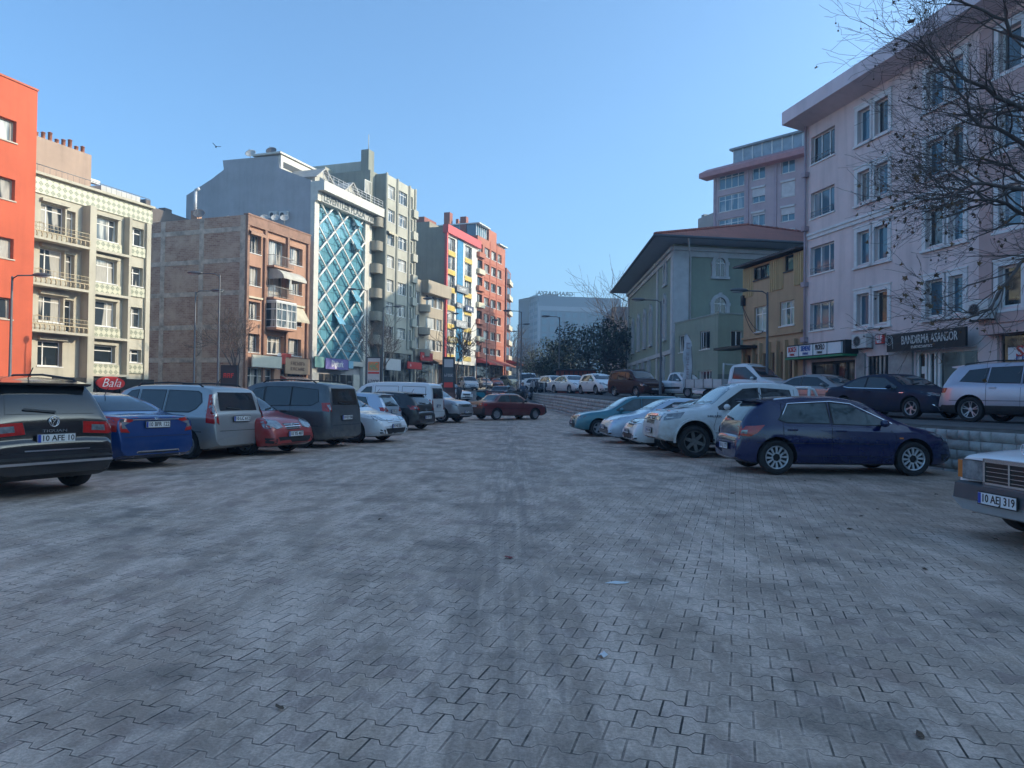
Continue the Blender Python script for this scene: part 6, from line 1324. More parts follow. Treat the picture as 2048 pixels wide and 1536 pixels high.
    if gr.get('frame'): w_ = gr['w']; ribbon(mb, bv, 'F', [(-w_, gr['z1']), (w_, gr['z1']), (w_*gr.get('tw', .88), gr['z0']), (-w_*gr.get('tw', .88), gr['z0']), (-w_, gr['z1'])], .025, 1, .014)
    if gr.get('low', 1): patch(mb, bv, 'F', [(-.60, .44), (.60, .44), (.52, .27 if spec != 'pickup' else .46), (-.48, .28 if spec != 'pickup' else .46)], 0, .007, .08)
    if gr.get('fog', 1):
        for s in (-1, 1): patch(mb, bv, 'F', [(s*.62, .40), (s*.80, .42), (s*.78, .30), (s*.62, .28)], 0, .007, .07)
    mb.build('grille', [TRIM, CHROME], t)
    if emblem: 
        mb = Sh(); emblem(mb, L, sp, Bd); mb.build('emblem', [CHROME, TRIM], t)
    # mirrors and handles
    xm = sp['wins'][-1][-1][0]-.12; zm = Bd['B'](xm)+.10
    for s in (1, -1):
        mb = Sh(); mb.ball((xm, s*(hw+.10), zm), .075, .11, .072, 12, 0); mb.box(xm-.06, xm+.02, s*(hw-.05) if s > 0 else -(hw+.06), s*(hw+.06) if s > 0 else -(hw-.05), zm-.055, zm-.03, 1); mb.build('mirror', [pm if not sp.get('blackbump') else TRIM, TRIM], t, sharp=40)
        if det:
            for xd in [d_[0] for d_ in sp['doors']]:
                h = bv.ray_cast(Vector((xd+.16, s*4, Bd['B'](xd)-.10)), Vector((0, -s, 0)))
                if h[0]: mb = Sh(); y = h[0].y; mb.box(xd+.08, xd+.26, min(y, y+s*.035), max(y, y+s*.035), h[0].z-.014, h[0].z+.014, 0); mb.build('door_handle', [pm if det > 1 else TRIM], t)
    if sp.get('rails'):
        for s in (1, -1):
            mb = Sh(); yr = Bd['sect'](1.5)[11][0]-.02; xa, xb = .55, sp['wins'][-1][1][0]+.1; mb.tube([(xa, s*yr, Bd['T'](xa)-.03), (xa+.12, s*yr, Bd['T'](xa)+.045), (lerp(xa, xb, .5), s*yr, Bd['T'](1.5)+.045), (xb-.12, s*yr, Bd['T'](xb)+.04), (xb, s*yr, Bd['T'](xb)-.03)], .018, 6); mb.build('roof_rail', [TRIM], t)
    if sp.get('spoiler'):
        xs_, zs2 = sp['spoiler']; y = Bd['sect'](xs_+.1)[11][0]-.02; mb = Sh(); mb.add([(xs_-.12, -y, zs2-.0), (xs_-.12, y, zs2-.0), (xs_+.25, y, Bd['T'](xs_+.25)+.0), (xs_+.25, -y, Bd['T'](xs_+.25)+.0), (xs_-.10, -y, zs2-.03), (xs_-.10, y, zs2-.03), (xs_+.2, y, zs2-.08), (xs_+.2, -y, zs2-.08), (xs_+.1, 0, Bd['T'](xs_+.15)+.012)], [(0, 1, 2, 3), (4, 7, 6, 5), (0, 4, 5, 1), (0, 3, 7, 4), (1, 5, 6, 2)], 0, True); mb.build('spoiler', [pm], t, sharp=30)
    if det:
        mb = Sh(); xa = .75 if spec not in ('benz', 'oldsedan', 'sedan') else 1.6
        if not sp.get('cut'): mb.tube([(xa, 0, Bd['T'](xa)), (xa-.12, 0, Bd['T'](xa)+.16)], .008, 5); mb.build('antenna', [TRIM], t)
    if sp.get('rollbar'):
        mb = Sh(); pts = [(1.45, -.7, 1.15), (1.4, -.66, 1.72), (1.4, .66, 1.72), (1.45, .7, 1.15)]; mb.tube(pts, .045, 8); pts = [(1.05, -.7, 1.15), (1.3, -.66, 1.68), (1.4, -.66, 1.70)]; mb.tube(pts, .035, 8); mb.tube([(a_, -b_, c_) for a_, b_, c_ in pts], .035, 8); mb.build('roll_bar', [pm], t)
    if plate_f:
        h = bv.ray_cast(Vector((12, 0, .52)), Vector((-1, 0, 0))); zf = .50 if spec != 'pickup' else .62
        h = bv.ray_cast(Vector((12, 0, zf)), Vector((-1, 0, 0))); plate(t, h[0].x-L/2+.03, 0, zf, R(90), plate_f)
    if plate_r:
        zf = {'suv': .80, 'hatch': .50, 'small': .80, 'sedan': .84, 'oldsedan': .72, 'wagon': .78, 'mpv': .88, 'van': .82, 'panelvan': .9, 'pickup': .7, 'smallpickup': .6, 'benz': .75}[spec]
        h = bv.ray_cast(Vector((-6, 0, zf)), Vector((1, 0, 0))); plate(t, h[0].x-L/2-.03, 0, zf, R(-90), plate_r)
    if extra: extra(t, Sh, bv, Bd, L, hw)
    return t
def ring(mb, M, r, w=.01, n=24, m=0):
    for k in range(n):
        a0, a1 = 2*math.pi*k/n, 2*math.pi*(k+1)/n; mb.tube([M @ Vector((r*math.cos(a0), r*math.sin(a0), 0)), M @ Vector((r*math.cos(a1), r*math.sin(a1), 0))], w, 5, m, cap=False)
def emb(kind, z, r=.06, rear=False):
    def f(mb, L, sp, Bd):
        o = Vector((-6, 0, z)) if rear else Vector((12, 0, z)); h = Bd['bvh'].ray_cast(o, Vector((1 if rear else -1, 0, 0))); x = h[0].x+(-.02 if rear else .02)
        M = Matrix.Translation((x, 0, z)) @ Matrix.Rotation(R(-90 if rear else 90), 4, 'Z') @ Matrix.Rotation(R(90), 4, 'X')
        seg = lambda *p: mb.tube([M @ Vector((a*r, b*r, 0)) for a, b in p], r*.10, 5)
        if kind in ('vw', 'star', 'opel'): ring(mb, M, r, r*.12)
        if kind == 'vw': seg((-.55, .8), (0, -.05), (.55, .8)); seg((-.85, .4), (-.42, -.85), (0, .1), (.42, -.85), (.85, .4))
        if kind == 'star':
            for a in (90, 210, 330): seg((0, 0), (math.cos(R(a)), math.sin(R(a))))
        if kind == 'diamond': seg((0, 1.2), (.75, 0), (0, -1.2), (-.75, 0), (0, 1.2)); seg((0, .7), (.4, 0), (0, -.7), (-.4, 0), (0, .7))
        if kind == 'h': seg((-.9, .8), (.9, .8), (.7, -.8), (-.7, -.8), (-.9, .8)); seg((-.45, .6), (-.4, -.6)); seg((.45, .6), (.4, -.6)); seg((-.4, 0), (.4, 0))
        if kind == 'oval':
            for rx, ry in ((1.2, .8), (.45, .75)): seg(*[(rx*math.cos(2*math.pi*k/16), ry*math.sin(2*math.pi*k/16)) for k in range(17)])
            seg(*[(.9*math.cos(2*math.pi*k/16), .3+.3*math.sin(2*math.pi*k/16)) for k in range(17)])
    return f
P_BLACK = paint('paint_black', (.010, .009, .010), .06, .0, .15); P_BLUE = paint('paint_blue', (.004, .04, .17), .08, .2, .2); P_SILV = paint('paint_silver', (.33, .34, .345), .6, .5); P_RED = paint('paint_red', (.33, .018, .018), .25, .1)
P_DGREY = paint('paint_dark_grey', (.075, .085, .095), .75, .4); P_WHITE = paint('paint_white', (.66, .68, .70), .3, .0); P_ICE = paint('paint_ice', (.45, .52, .62), .2, .4); P_NAVY = paint('paint_navy', (.002, .008, .058), .04, .0, .12); P_TEAL = paint('paint_teal', (.03, .17, .22), .3, .2)
P_MAROON = paint('paint_maroon', (.11, .010, .014), .15, .1); P_MUD = paint('paint_white_muddy', (.62, .64, .66), .95, 0, dcol=(.30, .23, .16), zh=1.15, lo=.34); P_NIGHT = paint('paint_night_blue', (.012, .022, .05), .9, .0, .5, (.05, .045, .042)); P_BROWN = paint('paint_brown', (.045, .012, .012), .2, .0); P_LILAC = paint('paint_silver_lilac', (.42, .40, .46), .4, .5)
P_GREY = paint('paint_grey', (.26, .25, .25), .7, .4); P_BLK2 = paint('paint_black_dusty', (.02, .022, .026), .35)
for q in (P_NIGHT, P_BROWN):          # dull, dirty paint without a clear gloss
    b_ = q.node_tree.nodes['Principled BSDF']; b_.inputs['Specular IOR Level'].default_value = .15
    for lk in list(b_.inputs['Coat Weight'].links): q.node_tree.links.remove(lk)
    b_.inputs['Coat Weight'].default_value = .06
WSB = mat('windscreen_sky', (.10, .16, .19), .06, var=.2, scale=2, spec=.9, coat=.4)
# --- left row
def tig(t, Sh, bv, Bd, L, hw):
    mb = Sh(); ribbon(mb, bv, 'B', [(-.80, .47), (.80, .47)], .035, 0, .012); ribbon(mb, bv, 'B', [(-.45, .64), (.45, .64)], .018, 0, .012); patch(mb, bv, 'B', [(-.80, .52), (.80, .52), (.82, .56), (-.82, .56)], 1, .01); mb.build('chrome_strip', [CHROME, TRIM], t)
    mb = Sh(); h = bv.ray_cast(Vector((-6, 0, .96)), Vector((1, 0, 0))); add_text(mb, 'TIGUAN', .055, Matrix.Translation((h[0].x-.012, 0, .90)) @ Matrix.Rotation(R(-90), 4, 'Z') @ Matrix.Rotation(R(90), 4, 'X'), 0, width=.34); mb.build('lettering', CHROME, t)
car('parked_suv', 'black SUV seen from behind at the left edge of the lot', 'car', 118, 10.25, 153, 'suv', P_BLACK, (-2.25, 0), tail=[(.40, .86), (.90, .83), (.86, 1.0), (.42, 1.02)], plate_r='10 AFE 10', plate_f=None, emblem=emb('vw', 1.03, .07, True), extra=tig, rim=ALLOYD)
def civ(t, Sh, bv, Bd, L, hw):
    mb = Sh(); patch(mb, bv, 'B', [(-.5, .26), (.5, .26), (.42, .33), (-.42, .33)], 1, .012); ribbon(mb, bv, 'B', [(-.52, .25), (-.44, .345), (.44, .345), (.52, .25)], .02, 0, .016); mb.build('diffuser', [CHROME, TRIM], t); mb = Sh(); ribbon(mb, bv, 'B', [(-.5, .93), (.5, .93)], .022, 0, .014); mb.build('chrome_strip', [CHROME, TRIM], t)
car('parked_sedan', 'bright blue sedan seen from behind beside the black SUV', 'car', 318, 14.1, 154, 'sedan', P_BLUE, (-2.31, 0), tail=[(.44, .93), (.80, .97), (.84, .72), (.60, .70), (.70, .84)], plate_r='10 BFR 122', plate_f=None, tailside=[(.08, .72), (.10, .97), (.48, 1.0), (.30, .88), (.36, .74)], emblem=emb('h', .93, .045, True), extra=civ)
car('parked_estate_car', 'silver-grey tall estate car with roof rails, rear turned to the lot', 'car', 484, 16.7, 160, 'mpv', P_SILV, (-2.22, 0), plate_r='10 LC 612', plate_f=None, rim=STEEL, style=(7, 'cover'), tail=[(.70, .78), (.87, .78), (.84, 1.2), (.76, 1.42), (.72, 1.1)])
car('parked_hatchback', 'small red hatchback facing the lot between two taller vehicles', 'car', 590, 17.7, -22, 'small', P_RED, (1.97, 0), plate_f='10 YE 487', head=[(.36, .66), (.58, .62), (.78, .72), (.66, .84), (.40, .80)], grille=dict(w=.30, z0=.60, z1=.74, n=3, tw=.75), emblem=emb('vw', .70, .055), rim=STEEL, style=(5, 'cover'), trimz=0)
car('parked_van', 'dark grey passenger van with grey dust and a dented rear', 'van', 694, 20.3, 163, 'van', P_DGREY, (-2.1, 0), plate_r='10 KD 930', plate_f=None, style=(8, 'double'), tail=[(.74, .98), (.88, .98), (.86, 1.22), (.76, 1.22)], rim=ALLOY)
car('parked_sedan', 'white saloon facing the lot with its bonnet beside the dark grey van', 'car', 792, 22.6, -20, 'sedan', P_WHITE, (2.31, 0), plate_f='10 NS 255', head=[(.40, .66), (.70, .68), (.84, .80), (.60, .78)], grille=dict(w=.40, z0=.62, z1=.70, n=2, sw=.02), emblem=emb('diamond', .68, .05), style=(8, 'double'), rim=ALLOYD)
car('parked_hatchback', 'pale silver hatchback standing behind the white saloon', 'car', 790, 27, 166, 'small', P_ICE, (-1.97, 0), plate_r='10 TR 118', plate_f=None, glass=CGL2, tail=[(.50, .80), (.78, .80), (.78, .95), (.60, .93)])
car('parked_hatchback', 'black hatchback with bright alloy wheels beside the white van', 'car', 855, 29.2, 158, 'hatch', P_BLK2, (-2.1, 0), plate_r='10 OP 071', plate_f=None, style=(7, 'double'), emblem=emb('opel', .80, .05, True), tail=[(.50, .78), (.84, .80), (.84, .95), (.6, .92)])
car('parked_van', 'long white panel van with plain sides', 'van', 884, 33.5, 166, 'panelvan', P_WHITE, (-2.45, 0), plate_r='10 PV 340', plate_f=None, rim=STEEL, style=(5, 'cover'), scale=.93)
car('parked_suv', 'silver-grey SUV facing the lot at the end of the left row', 'car', 933, 35.5, -22, 'suv', paint('paint_warm_silver', (.34, .34, .36), .4, .5), (2.25, 0), plate_f='10 VW 205', style=(5, 'double'), head=[(.42, .76), (.82, .78), (.84, .90), (.44, .86)], grille=dict(w=.42, z0=.74, z1=.86, n=2))
# --- red car driving away
car('red_sedan', 'old dark red sedan crossing the far end of the lot', 'car', 1014, 39.5, 35, 'oldsedan', P_MAROON, (0, 0), plate_r='10 ED 677', rim=STEEL, style=(6, 'cover'), tail=[(.45, .72), (.78, .72), (.78, .86), (.45, .86)], glass=CGL2, group=None, steer=R(10))
# --- right row
def p307(t, Sh, bv, Bd, L, hw):
    mb = Sh()
    for sd in 'LR':
        ribbon(mb, bv, sd, [(.86, 1.13), (.98, 1.345), (1.8, 1.395), (2.2, 1.355), (2.95, .985)], .012, 0, .012)
    mb.build('window_trim', [CHROME, TRIM], t)
    mb = Sh()
    for s in (-1, 1): patch(mb, bv, 'L' if s > 0 else 'R', [(3.05, .70), (3.13, .70), (3.13, .73), (3.05, .73)], 0, .01, .05)
    mb.build('side_repeater', [AMB], t)
tl307 = [(.64, .72), (.80, .72), (.80, .88), (.68, .86)]
car('parked_hatchback', 'dark blue hatchback seen side-on with flower-pattern wheel covers', 'car', 1552, 14.1, 1, 'hatch', P_NAVY, (-1.36, -.76), style=(6, 'petal'), rim=mat('silver_cover', (.55, .56, .58), .35, metal=.5, var=.1), plate_r='10 LJ 177', glass=CGL2, tail=tl307, tailside=[(.09, .74), (.10, .90), (.50, .93), (.36, .78), (.22, .71)], extra=p307, wsglass=WSB)
def hil(t, Sh, bv, Bd, L, hw):
    for xw in (Bd['xr'], Bd['xf']):
        for s in (-1, 1):
            mb = Sh(); n = 18; rr = .475; vs = []
            for k in range(n+1):
                a = R(-8)+R(196)*k/n
                for rad, yy in ((rr+.05, hw*.985), (rr+.045, hw+.05), (rr, hw+.055), (rr-.012, hw-.02)): vs.append((xw+rad*math.cos(a), s*yy, .425+rad*math.sin(a)))
            mb.add(vs, [(k*4+j, k*4+j+1, k*4+j+5, k*4+j+4) for k in range(n) for j in range(3)], 0, True)
            mb.build('wheel_flare', [P_MUD], t, sharp=40)
    mb = Sh(); add_text(mb, 'HILUX', .075, Matrix.Translation((3.85, hw+.004, 1.0)) @ Matrix.Rotation(R(180), 4, 'Z') @ Matrix.Rotation(R(90), 4, 'X'), 0, width=.34); mb.build('lettering', CHROME, t)
    mb = Sh(); mb.box(4.15, 4.55, -.28, .28, 1.2, 1.255); mb.build('bonnet_scoop', [P_MUD], t)
    mb = Sh()
    for s in (-1, 1): mb.tube([(4.78, s*.2, 1.13), (4.9, s*.55, 1.12), (4.72, s*.82, 1.1)], .018, 6)
    mb.build('bonnet_deflector', [CHROME], t)
    for q in ((-hw-.05, -hw+.15), (hw-.15, hw+.05)): mb = Sh(); mb.box(1.9, 3.9, *q, .40, .45); mb.build('side_step', [TRIM], t)
car('parked_pickup', 'muddy white double-cab pickup truck beside the dark blue hatchback', 'pickup truck', 1387, 17.9, 183, 'pickup', P_MUD, (5.2/2-.88, .78), style=(6, 'wide'), rim=mat('alloy_mud', (.16, .15, .14), .6, metal=.3, var=.2, scale=9), plate_f='10 HX 482', head=[(.46, .90), (.80, .88), (.80, 1.04), (.54, 1.06)], headside=[(5.08, .88), (5.05, 1.03), (4.55, 1.09), (4.68, .94)], grille=dict(w=.42, z0=.80, z1=1.02, n=4, frame=1, sw=.018), emblem=emb('oval', .92, .06), wsglass=WSB, extra=hil)
car('parked_sedan', 'white sedan with a dark mask between the pickup and the silver-blue sedan', 'car', 1255, 20.8, 183, 'sedan', P_WHITE, (2.31, 0), plate_f='10 MG 913', head=[(.36, .68), (.82, .74), (.84, .82), (.40, .78)], grille=dict(w=.36, z0=.62, z1=.78, n=3, frame=1), emblem=emb('diamond', .72, .07), wsglass=WSB)
car('parked_sedan', 'silver-blue sedan with narrow headlights next to the teal estate', 'car', 1207, 23.5, 184, 'sedan', P_ICE, (2.31, 0), plate_f='10 CR 556', head=[(.34, .68), (.80, .76), (.82, .82), (.38, .76)], grille=dict(w=.62, z0=.30, z1=.50, n=4, low=0, tw=1.05), wsglass=WSB)
car('parked_estate_car', 'teal estate car, farthest of the right row', 'car', 1197, 26.3, 184, 'wagon', P_TEAL, (4.28/2-.83, .74), plate_f='10 LD 208', rim=STEEL, style=(5, 'wide'), head=[(.42, .60), (.78, .60), (.78, .72), (.44, .74)], grille=dict(w=.36, z0=.60, z1=.70, n=2, fog=0), glass=CGL2, wsglass=WSB)
def merc(t, Sh, bv, Bd, L, hw):
    x = 4.375
    mb = Sh(); mb.box(x-.02, x+.022, -.34, .34, .58, .80, 1)
    for zz in (.612, .655, .70, .745): mb.box(x+.02, x+.034, -.33, .33, zz, zz+.006, 0)
    mb.box(x+.02, x+.04, -.012, .012, .585, .80, 0)
    for a, b, c, d in ((-.36, .36, .795, .835), (-.36, .36, .565, .59), (-.365, -.335, .57, .83), (.335, .365, .57, .83)): mb.box(x-.02, x+.042, a, b, c, d, 0)
    mb.build('radiator_grille', [CHROME, INK], t)
    for s in (-1, 1):
        mb = Sh(); a, b = sorted((s*.375, s*.70)); mb.box(x-.05, x+.025, a, b, .60, .795, 0); mb.box(x-.05, x+.02, a-.006, b+.006, .594, .801, 2); a, b = sorted((s*.70, s*.80)); mb.box(x-.12, x+.005, a, b, .60, .79, 1); mb.build('headlight', [LAMP, AMB, TRIM], t)
    mb = Sh(); mb.add([(4.3, -.84, .38), (4.52, -.68, .40), (4.52, .68, .40), (4.3, .84, .38), (4.3, -.84, .57), (4.50, -.68, .555), (4.50, .68, .555), (4.3, .84, .57), (3.75, -.87, .4), (3.75, .87, .4), (3.75, -.87, .57), (3.75, .87, .57)], [(0, 1, 2, 3), (4, 7, 6, 5), (1, 5, 6, 2), (0, 4, 5, 1), (3, 2, 6, 7), (8, 10, 4, 0), (9, 3, 7, 11)], 0)
    mb.add([(4.3, -.68, .25), (4.46, -.62, .28), (4.46, .62, .28), (4.3, .68, .25), (4.50, -.74, .40), (4.50, .74, .40)], [(0, 1, 2, 3), (1, 4, 5, 2)], 1); mb.build('bumper', [mat('bumper_grey', (.06, .07, .08), .5), mat('valance_white', (.34, .35, .36), .6)], t, sharp=30)
    mb = Sh(); M = Matrix.Translation((4.26, 0, .965)) @ Matrix.Rotation(R(90), 4, 'Z') @ Matrix.Rotation(R(90), 4, 'X'); ring(mb, M, .042, .004, 20)
    for a in (90, 210, 330): mb.tube([M @ Vector((0, 0, 0)), M @ Vector((.042*math.cos(R(a)), .042*math.sin(R(a)), 0))], .0035, 5)
    mb.tube([(4.26, 0, .925), (4.26, 0, .87)], .006, 6); mb.build('hood_ornament', [CHROME], t)
    plate(t, 4.535-L/2, -.0, .445, R(90), '10 AEJ 319')
car('parked_sedan', 'old white sedan with a chrome radiator grille, cut by the right edge of the view', 'car', 2016, 7.35, 184, 'benz', paint('paint_old_white', (.76, .79, .82), .04, 0), (2.21, 0), plate_f=None, head=[(.3, .3), (.32, .3), (.32, .32), (.3, .32)], grille=dict(w=.1, z0=.3, z1=.32, n=1, fog=0, low=0), extra=merc, rim=STEEL, style=(8, 'cover'))
# --- cars on the terrace
def meg(t, Sh, bv, Bd, L, hw):
    mb = Sh()
    for sd in 'LR': ribbon(mb, bv, sd, [(.95, 1.005), (1.2, .965), (3.12, .915)], .018, 0, .014); ribbon(mb, bv, sd, [(3.28, .80), (3.45, .80)], .022, 0, .014)
    for s in (-1, 1): ribbon(mb, bv, 'F', [(s*.46, .42), (s*.84, .45), (s*.70, .28), (s*.48, .28)], .022, 0, .02)
    mb.build('chrome_trim', [CHROME], t)
car('parked_sedan', 'dark blue-grey sedan on the terrace in front of the black shop sign', 'car', 1824, 22.9, -70, 'sedan', P_NIGHT, (1.39, -.80), terr=True, style=(5, 'twist'), head=[(.38, .66), (.80, .72), (.86, .82), (.50, .78)], grille=dict(w=.40, z0=.56, z1=.72, n=3, fog=0), plate_f='10 MZ 404', extra=meg, emblem=emb('diamond', .66, .07))
car('parked_suv', 'silver-lilac SUV on the terrace, cut by the right edge of the view', 'car', 1943, 20.6, -60, 'suv', P_LILAC, (-1.335, -.80), terr=True, style=(5, 'double'), plate_f='10 PG 300')
car('parked_sedan', 'dusty grey sedan on the terrace behind the white pickups', 'car', 1645, 30, -58, 'sedan', P_GREY, (0, 0), terr=True, plate_f='10 AS 812')
def truckextra(t, Sh, bv, Bd, L, hw):
    mb = Sh(); mb.box(-.3, 1.9, -.95, .95, .75, .82, 0)
    for a, b, c, d in ((-.3, 1.9, -.97, -.93), (-.3, 1.9, .93, .97), (-.34, -.3, -.95, .95), (1.9, 1.94, -.95, .95)): mb.box(a, b, c, d, .82, 1.18, 0)
    for x in frange(-.3, 1.9, .55): mb.box(x-.02, x+.02, -.99, -.971, .75, 1.2, 1); mb.box(x-.02, x+.02, .971, .99, .75, 1.2, 1)
    mb.tube([(1.92, -.9, 1.18), (1.92, -.88, 1.95)], .04, 6, 0); mb.tube([(1.92, .9, 1.18), (1.92, .88, 1.95)], .04, 6, 0); mb.tube([(1.92, -.88, 1.9), (1.92, .88, 1.9)], .04, 6, 0)
    mb.build('flatbed', [mat('bed_white', (.55, .56, .56), .6), GREYM], t)
C_('truck', L=4.8, W=1.82, wb=2.9, fo=.85, r=.32, b=.4, ce=.12, Re=.3, tum=.2, arch=.02, top=[(0, .70), (2.1, .72), (2.14, .76), (2.2, 1.72), (2.35, 1.86), (2.9, 1.93), (3.25, 1.84), (3.95, 1.25), (4.1, 1.18), (4.65, 1.02), (4.8, .7)], belt=[(0, .6), (2.1, 1.1), (3.9, 1.1), (4.7, .95)],
   wins=[[(2.42, 1.2), (2.45, 1.72), (3.05, 1.72), (3.72, 1.24), (3.7, 1.15)]], rear=None, doors=[(2.36, 1.1)])
car('parked_truck', 'white flatbed truck on the terrace in front of the ochre building', 'truck', 1485, 36, -52, 'truck', P_WHITE, (0, 0), terr=True, extra=truckextra, plate_r=None, plate_f='10 TK 019', rim=STEEL, style=(5, 'cover'))
def sb(t, Sh, bv, Bd, L, hw):
    mb = Sh()
    for sd in 'LR': patch(mb, bv, sd, [(1.0, .52), (3.1, .52), (3.1, .64), (1.0, .64)], 0, .01, .2)
    mb.build('side_moulding', [TRIM], t)
car('parked_pickup', 'small white single-cab pickup on the terrace beside the feather flag', 'pickup truck', 1358, 46, -56, 'smallpickup', P_WHITE, (0, 0), terr=True, extra=sb, plate_r=None, plate_f='10 SP 744', rim=STEEL, style=(6, 'cover'))
car('parked_van', 'dark red-brown small van on the terrace behind the teal estate', 'van', 1270, 46.5, -64, 'van', P_BROWN, (0, 0), terr=True, det=1, plate_f='10 FR 161', scale=.95)
car('parked_hatchback', 'white hatchback on the terrace next to the red-brown van', 'car', 1198, 52, -72, 'hatch', P_WHITE, (0, 0), terr=True, det=1, plate_f='10 AU 529', head=[(.45, .68), (.76, .72), (.78, .84), (.5, .80)])
car('parked_sedan', 'white sedan on the terrace, middle of the three white cars', 'car', 1142, 57, -68, 'sedan', P_WHITE, (0, 0), terr=True, det=1, plate_f='10 CV 870')
car('parked_hatchback', 'white small car on the terrace, farthest of the three white cars', 'car', 1108, 62, -66, 'small', P_WHITE, (0, 0), terr=True, det=1, plate_f='10 PL 335')
car('parked_sedan', 'dark car half hidden behind the white sedan on the terrace', 'car', 1172, 66, -50, 'sedan', P_NIGHT, (0, 0), terr=True, det=0)
# --- cars along the far street
car('parked_sedan', 'old black sedan seen from behind on the far street', 'car', 1008, 60, 70, 'oldsedan', P_BLK2, (0, 0), det=1, rim=STEEL, plate_f=None, group='vehicles on the far street')
car('parked_pickup', 'small white pickup parked by the left pavement of the far street', 'pickup truck', 890, 60, -35, 'smallpickup', P_WHITE, (0, 0), det=0, group='vehicles on the far street', z=zg(0, 58)+.05)
car('parked_van', 'white passenger van parked at the left kerb of the far street', 'van', 936, 92, -75, 'van', P_WHITE, (0, 0), det=0, group='vehicles on the far street')
car('parked_hatchback', 'silver hatchback parked between the white vans on the far street', 'car', 967, 102, -75, 'hatch', P_SILV, (0, 0), det=0, group='vehicles on the far street')
car('parked_sedan', 'dark red sedan on the far street beside the sunlit van', 'car', 988, 112, -75, 'sedan', P_MAROON, (0, 0), det=0, group='vehicles on the far street')
car('parked_van', 'white van with warm sunlight put into its colour, turning on the far street', 'van', 1018, 118, -60, 'van', paint('paint_sunlit_white', (.62, .58, .40), .2, 0), (0, 0), det=0, group='vehicles on the far street')  # white van, warmth of the sun mixed into its paint colour
car('parked_van', 'tall white minibus facing the lot on the far street', 'van', 1053, 88, -88, 'panelvan', P_WHITE, (0, 0), det=0, group='vehicles on the far street', scale=1.12)
car('parked_hatchback', 'white hatchback behind the row of scooters', 'car', 1082, 74, -30, 'hatch', P_WHITE, (0, 0), terr=True, det=0, group='vehicles on the far street')
# ---------------------------------------------------------------- street furniture
def ground(x, y, terr=False): return zt(y) if terr else zg(x, y)
LAMPM = mat('lamp_post_grey', (.11, .12, .13), .55, metal=.3); LENS = mat('lamp_lens', (.45, .46, .47), .2)
def lamp(px, Y, top, arm=1.6, dirx=-1, terr=False, label='', two=False, group=None):
    p = P(px, 740, Y); z0 = ground(p.x, p.y, terr); h = P(px, top, Y).z-z0
    t = empty('street_lamp', (p.x, p.y, z0), 0, label, 'street lamp', group or 'street lamps')
    mb = MB(); mb.lathe([(.11, 0), (.11, .05), (.085, .06), (.085, 1.2), (.07, 1.22), (.045, h-.1), (.03, h-.05), (.01, h-.05)], 12); mb.build('pole', LAMPM, t)
    mb = MB(); pts = [(0, 0, h-.7), (dirx*.04, 0, h-.15), (dirx*.25, 0, h-.02), (dirx*(arm-.5), 0, h)]; mb.tube(pts, .032, 8); mb.build('arm', LAMPM, t)
    mb = MB(); x0, x1 = dirx*(arm-.55), dirx*(arm+.25)
    mb.ball(((x0+x1)/2, 0, h+.02), abs(x1-x0)/2+.04, .17, .10, 14, 0); mb.build('lamp_head', LAMPM, t)
    mb = MB(); mb.ball(((x0+x1)/2+dirx*.06, 0, h-.035), abs(x1-x0)/2-.1, .13, .07, 12, 0); mb.build('lens', LENS, t)
for px, Y, top, d, terr, lab in ((20, 34, 550, 1, False, 'slim street lamp in front of the orange-red building'), (388, 46, 581, 1, False, 'shorter lamp of the two in front of the brick side wall'), (436, 40, 547, -1, False, 'taller lamp before the brick side wall, its head to the left'),
        (732, 66, 579, -1, False, 'street lamp beside the white diamond lattice'), (765, 70, 613, 1, False, 'street lamp in front of the tall grey block'), (886, 62, 598, -1, False, 'street lamp in front of the low beige building'), (893, 92, 627, 1, False, 'lamp with a right-hand head before the yellow building'),
        (924, 96, 657, -1, False, 'lamp at the foot of the blue glass strip'), (973, 95, 640, 1, False, 'lamp in front of the tall salmon-red block'), (1042, 70, 622, -1, False, 'tallest lamp in the middle of the far street'), (1035, 92, 648, 1, False, 'second lamp of the middle line on the far street'),
        (1041, 120, 663, -1, False, 'third lamp of the middle line on the far street'), (1028, 130, 675, 1, False, 'small far lamp left of the middle line'), (1118, 72, 633, -1, True, 'street lamp in front of the blue hotel'), (1321, 44, 600, -1, True, 'street lamp in front of the arched green wall'), (1534, 35, 582, -1, True, 'street lamp in front of the ochre building')):
    lamp(px, Y, top, 1.5 if Y < 80 else 1.2, d, terr, lab)
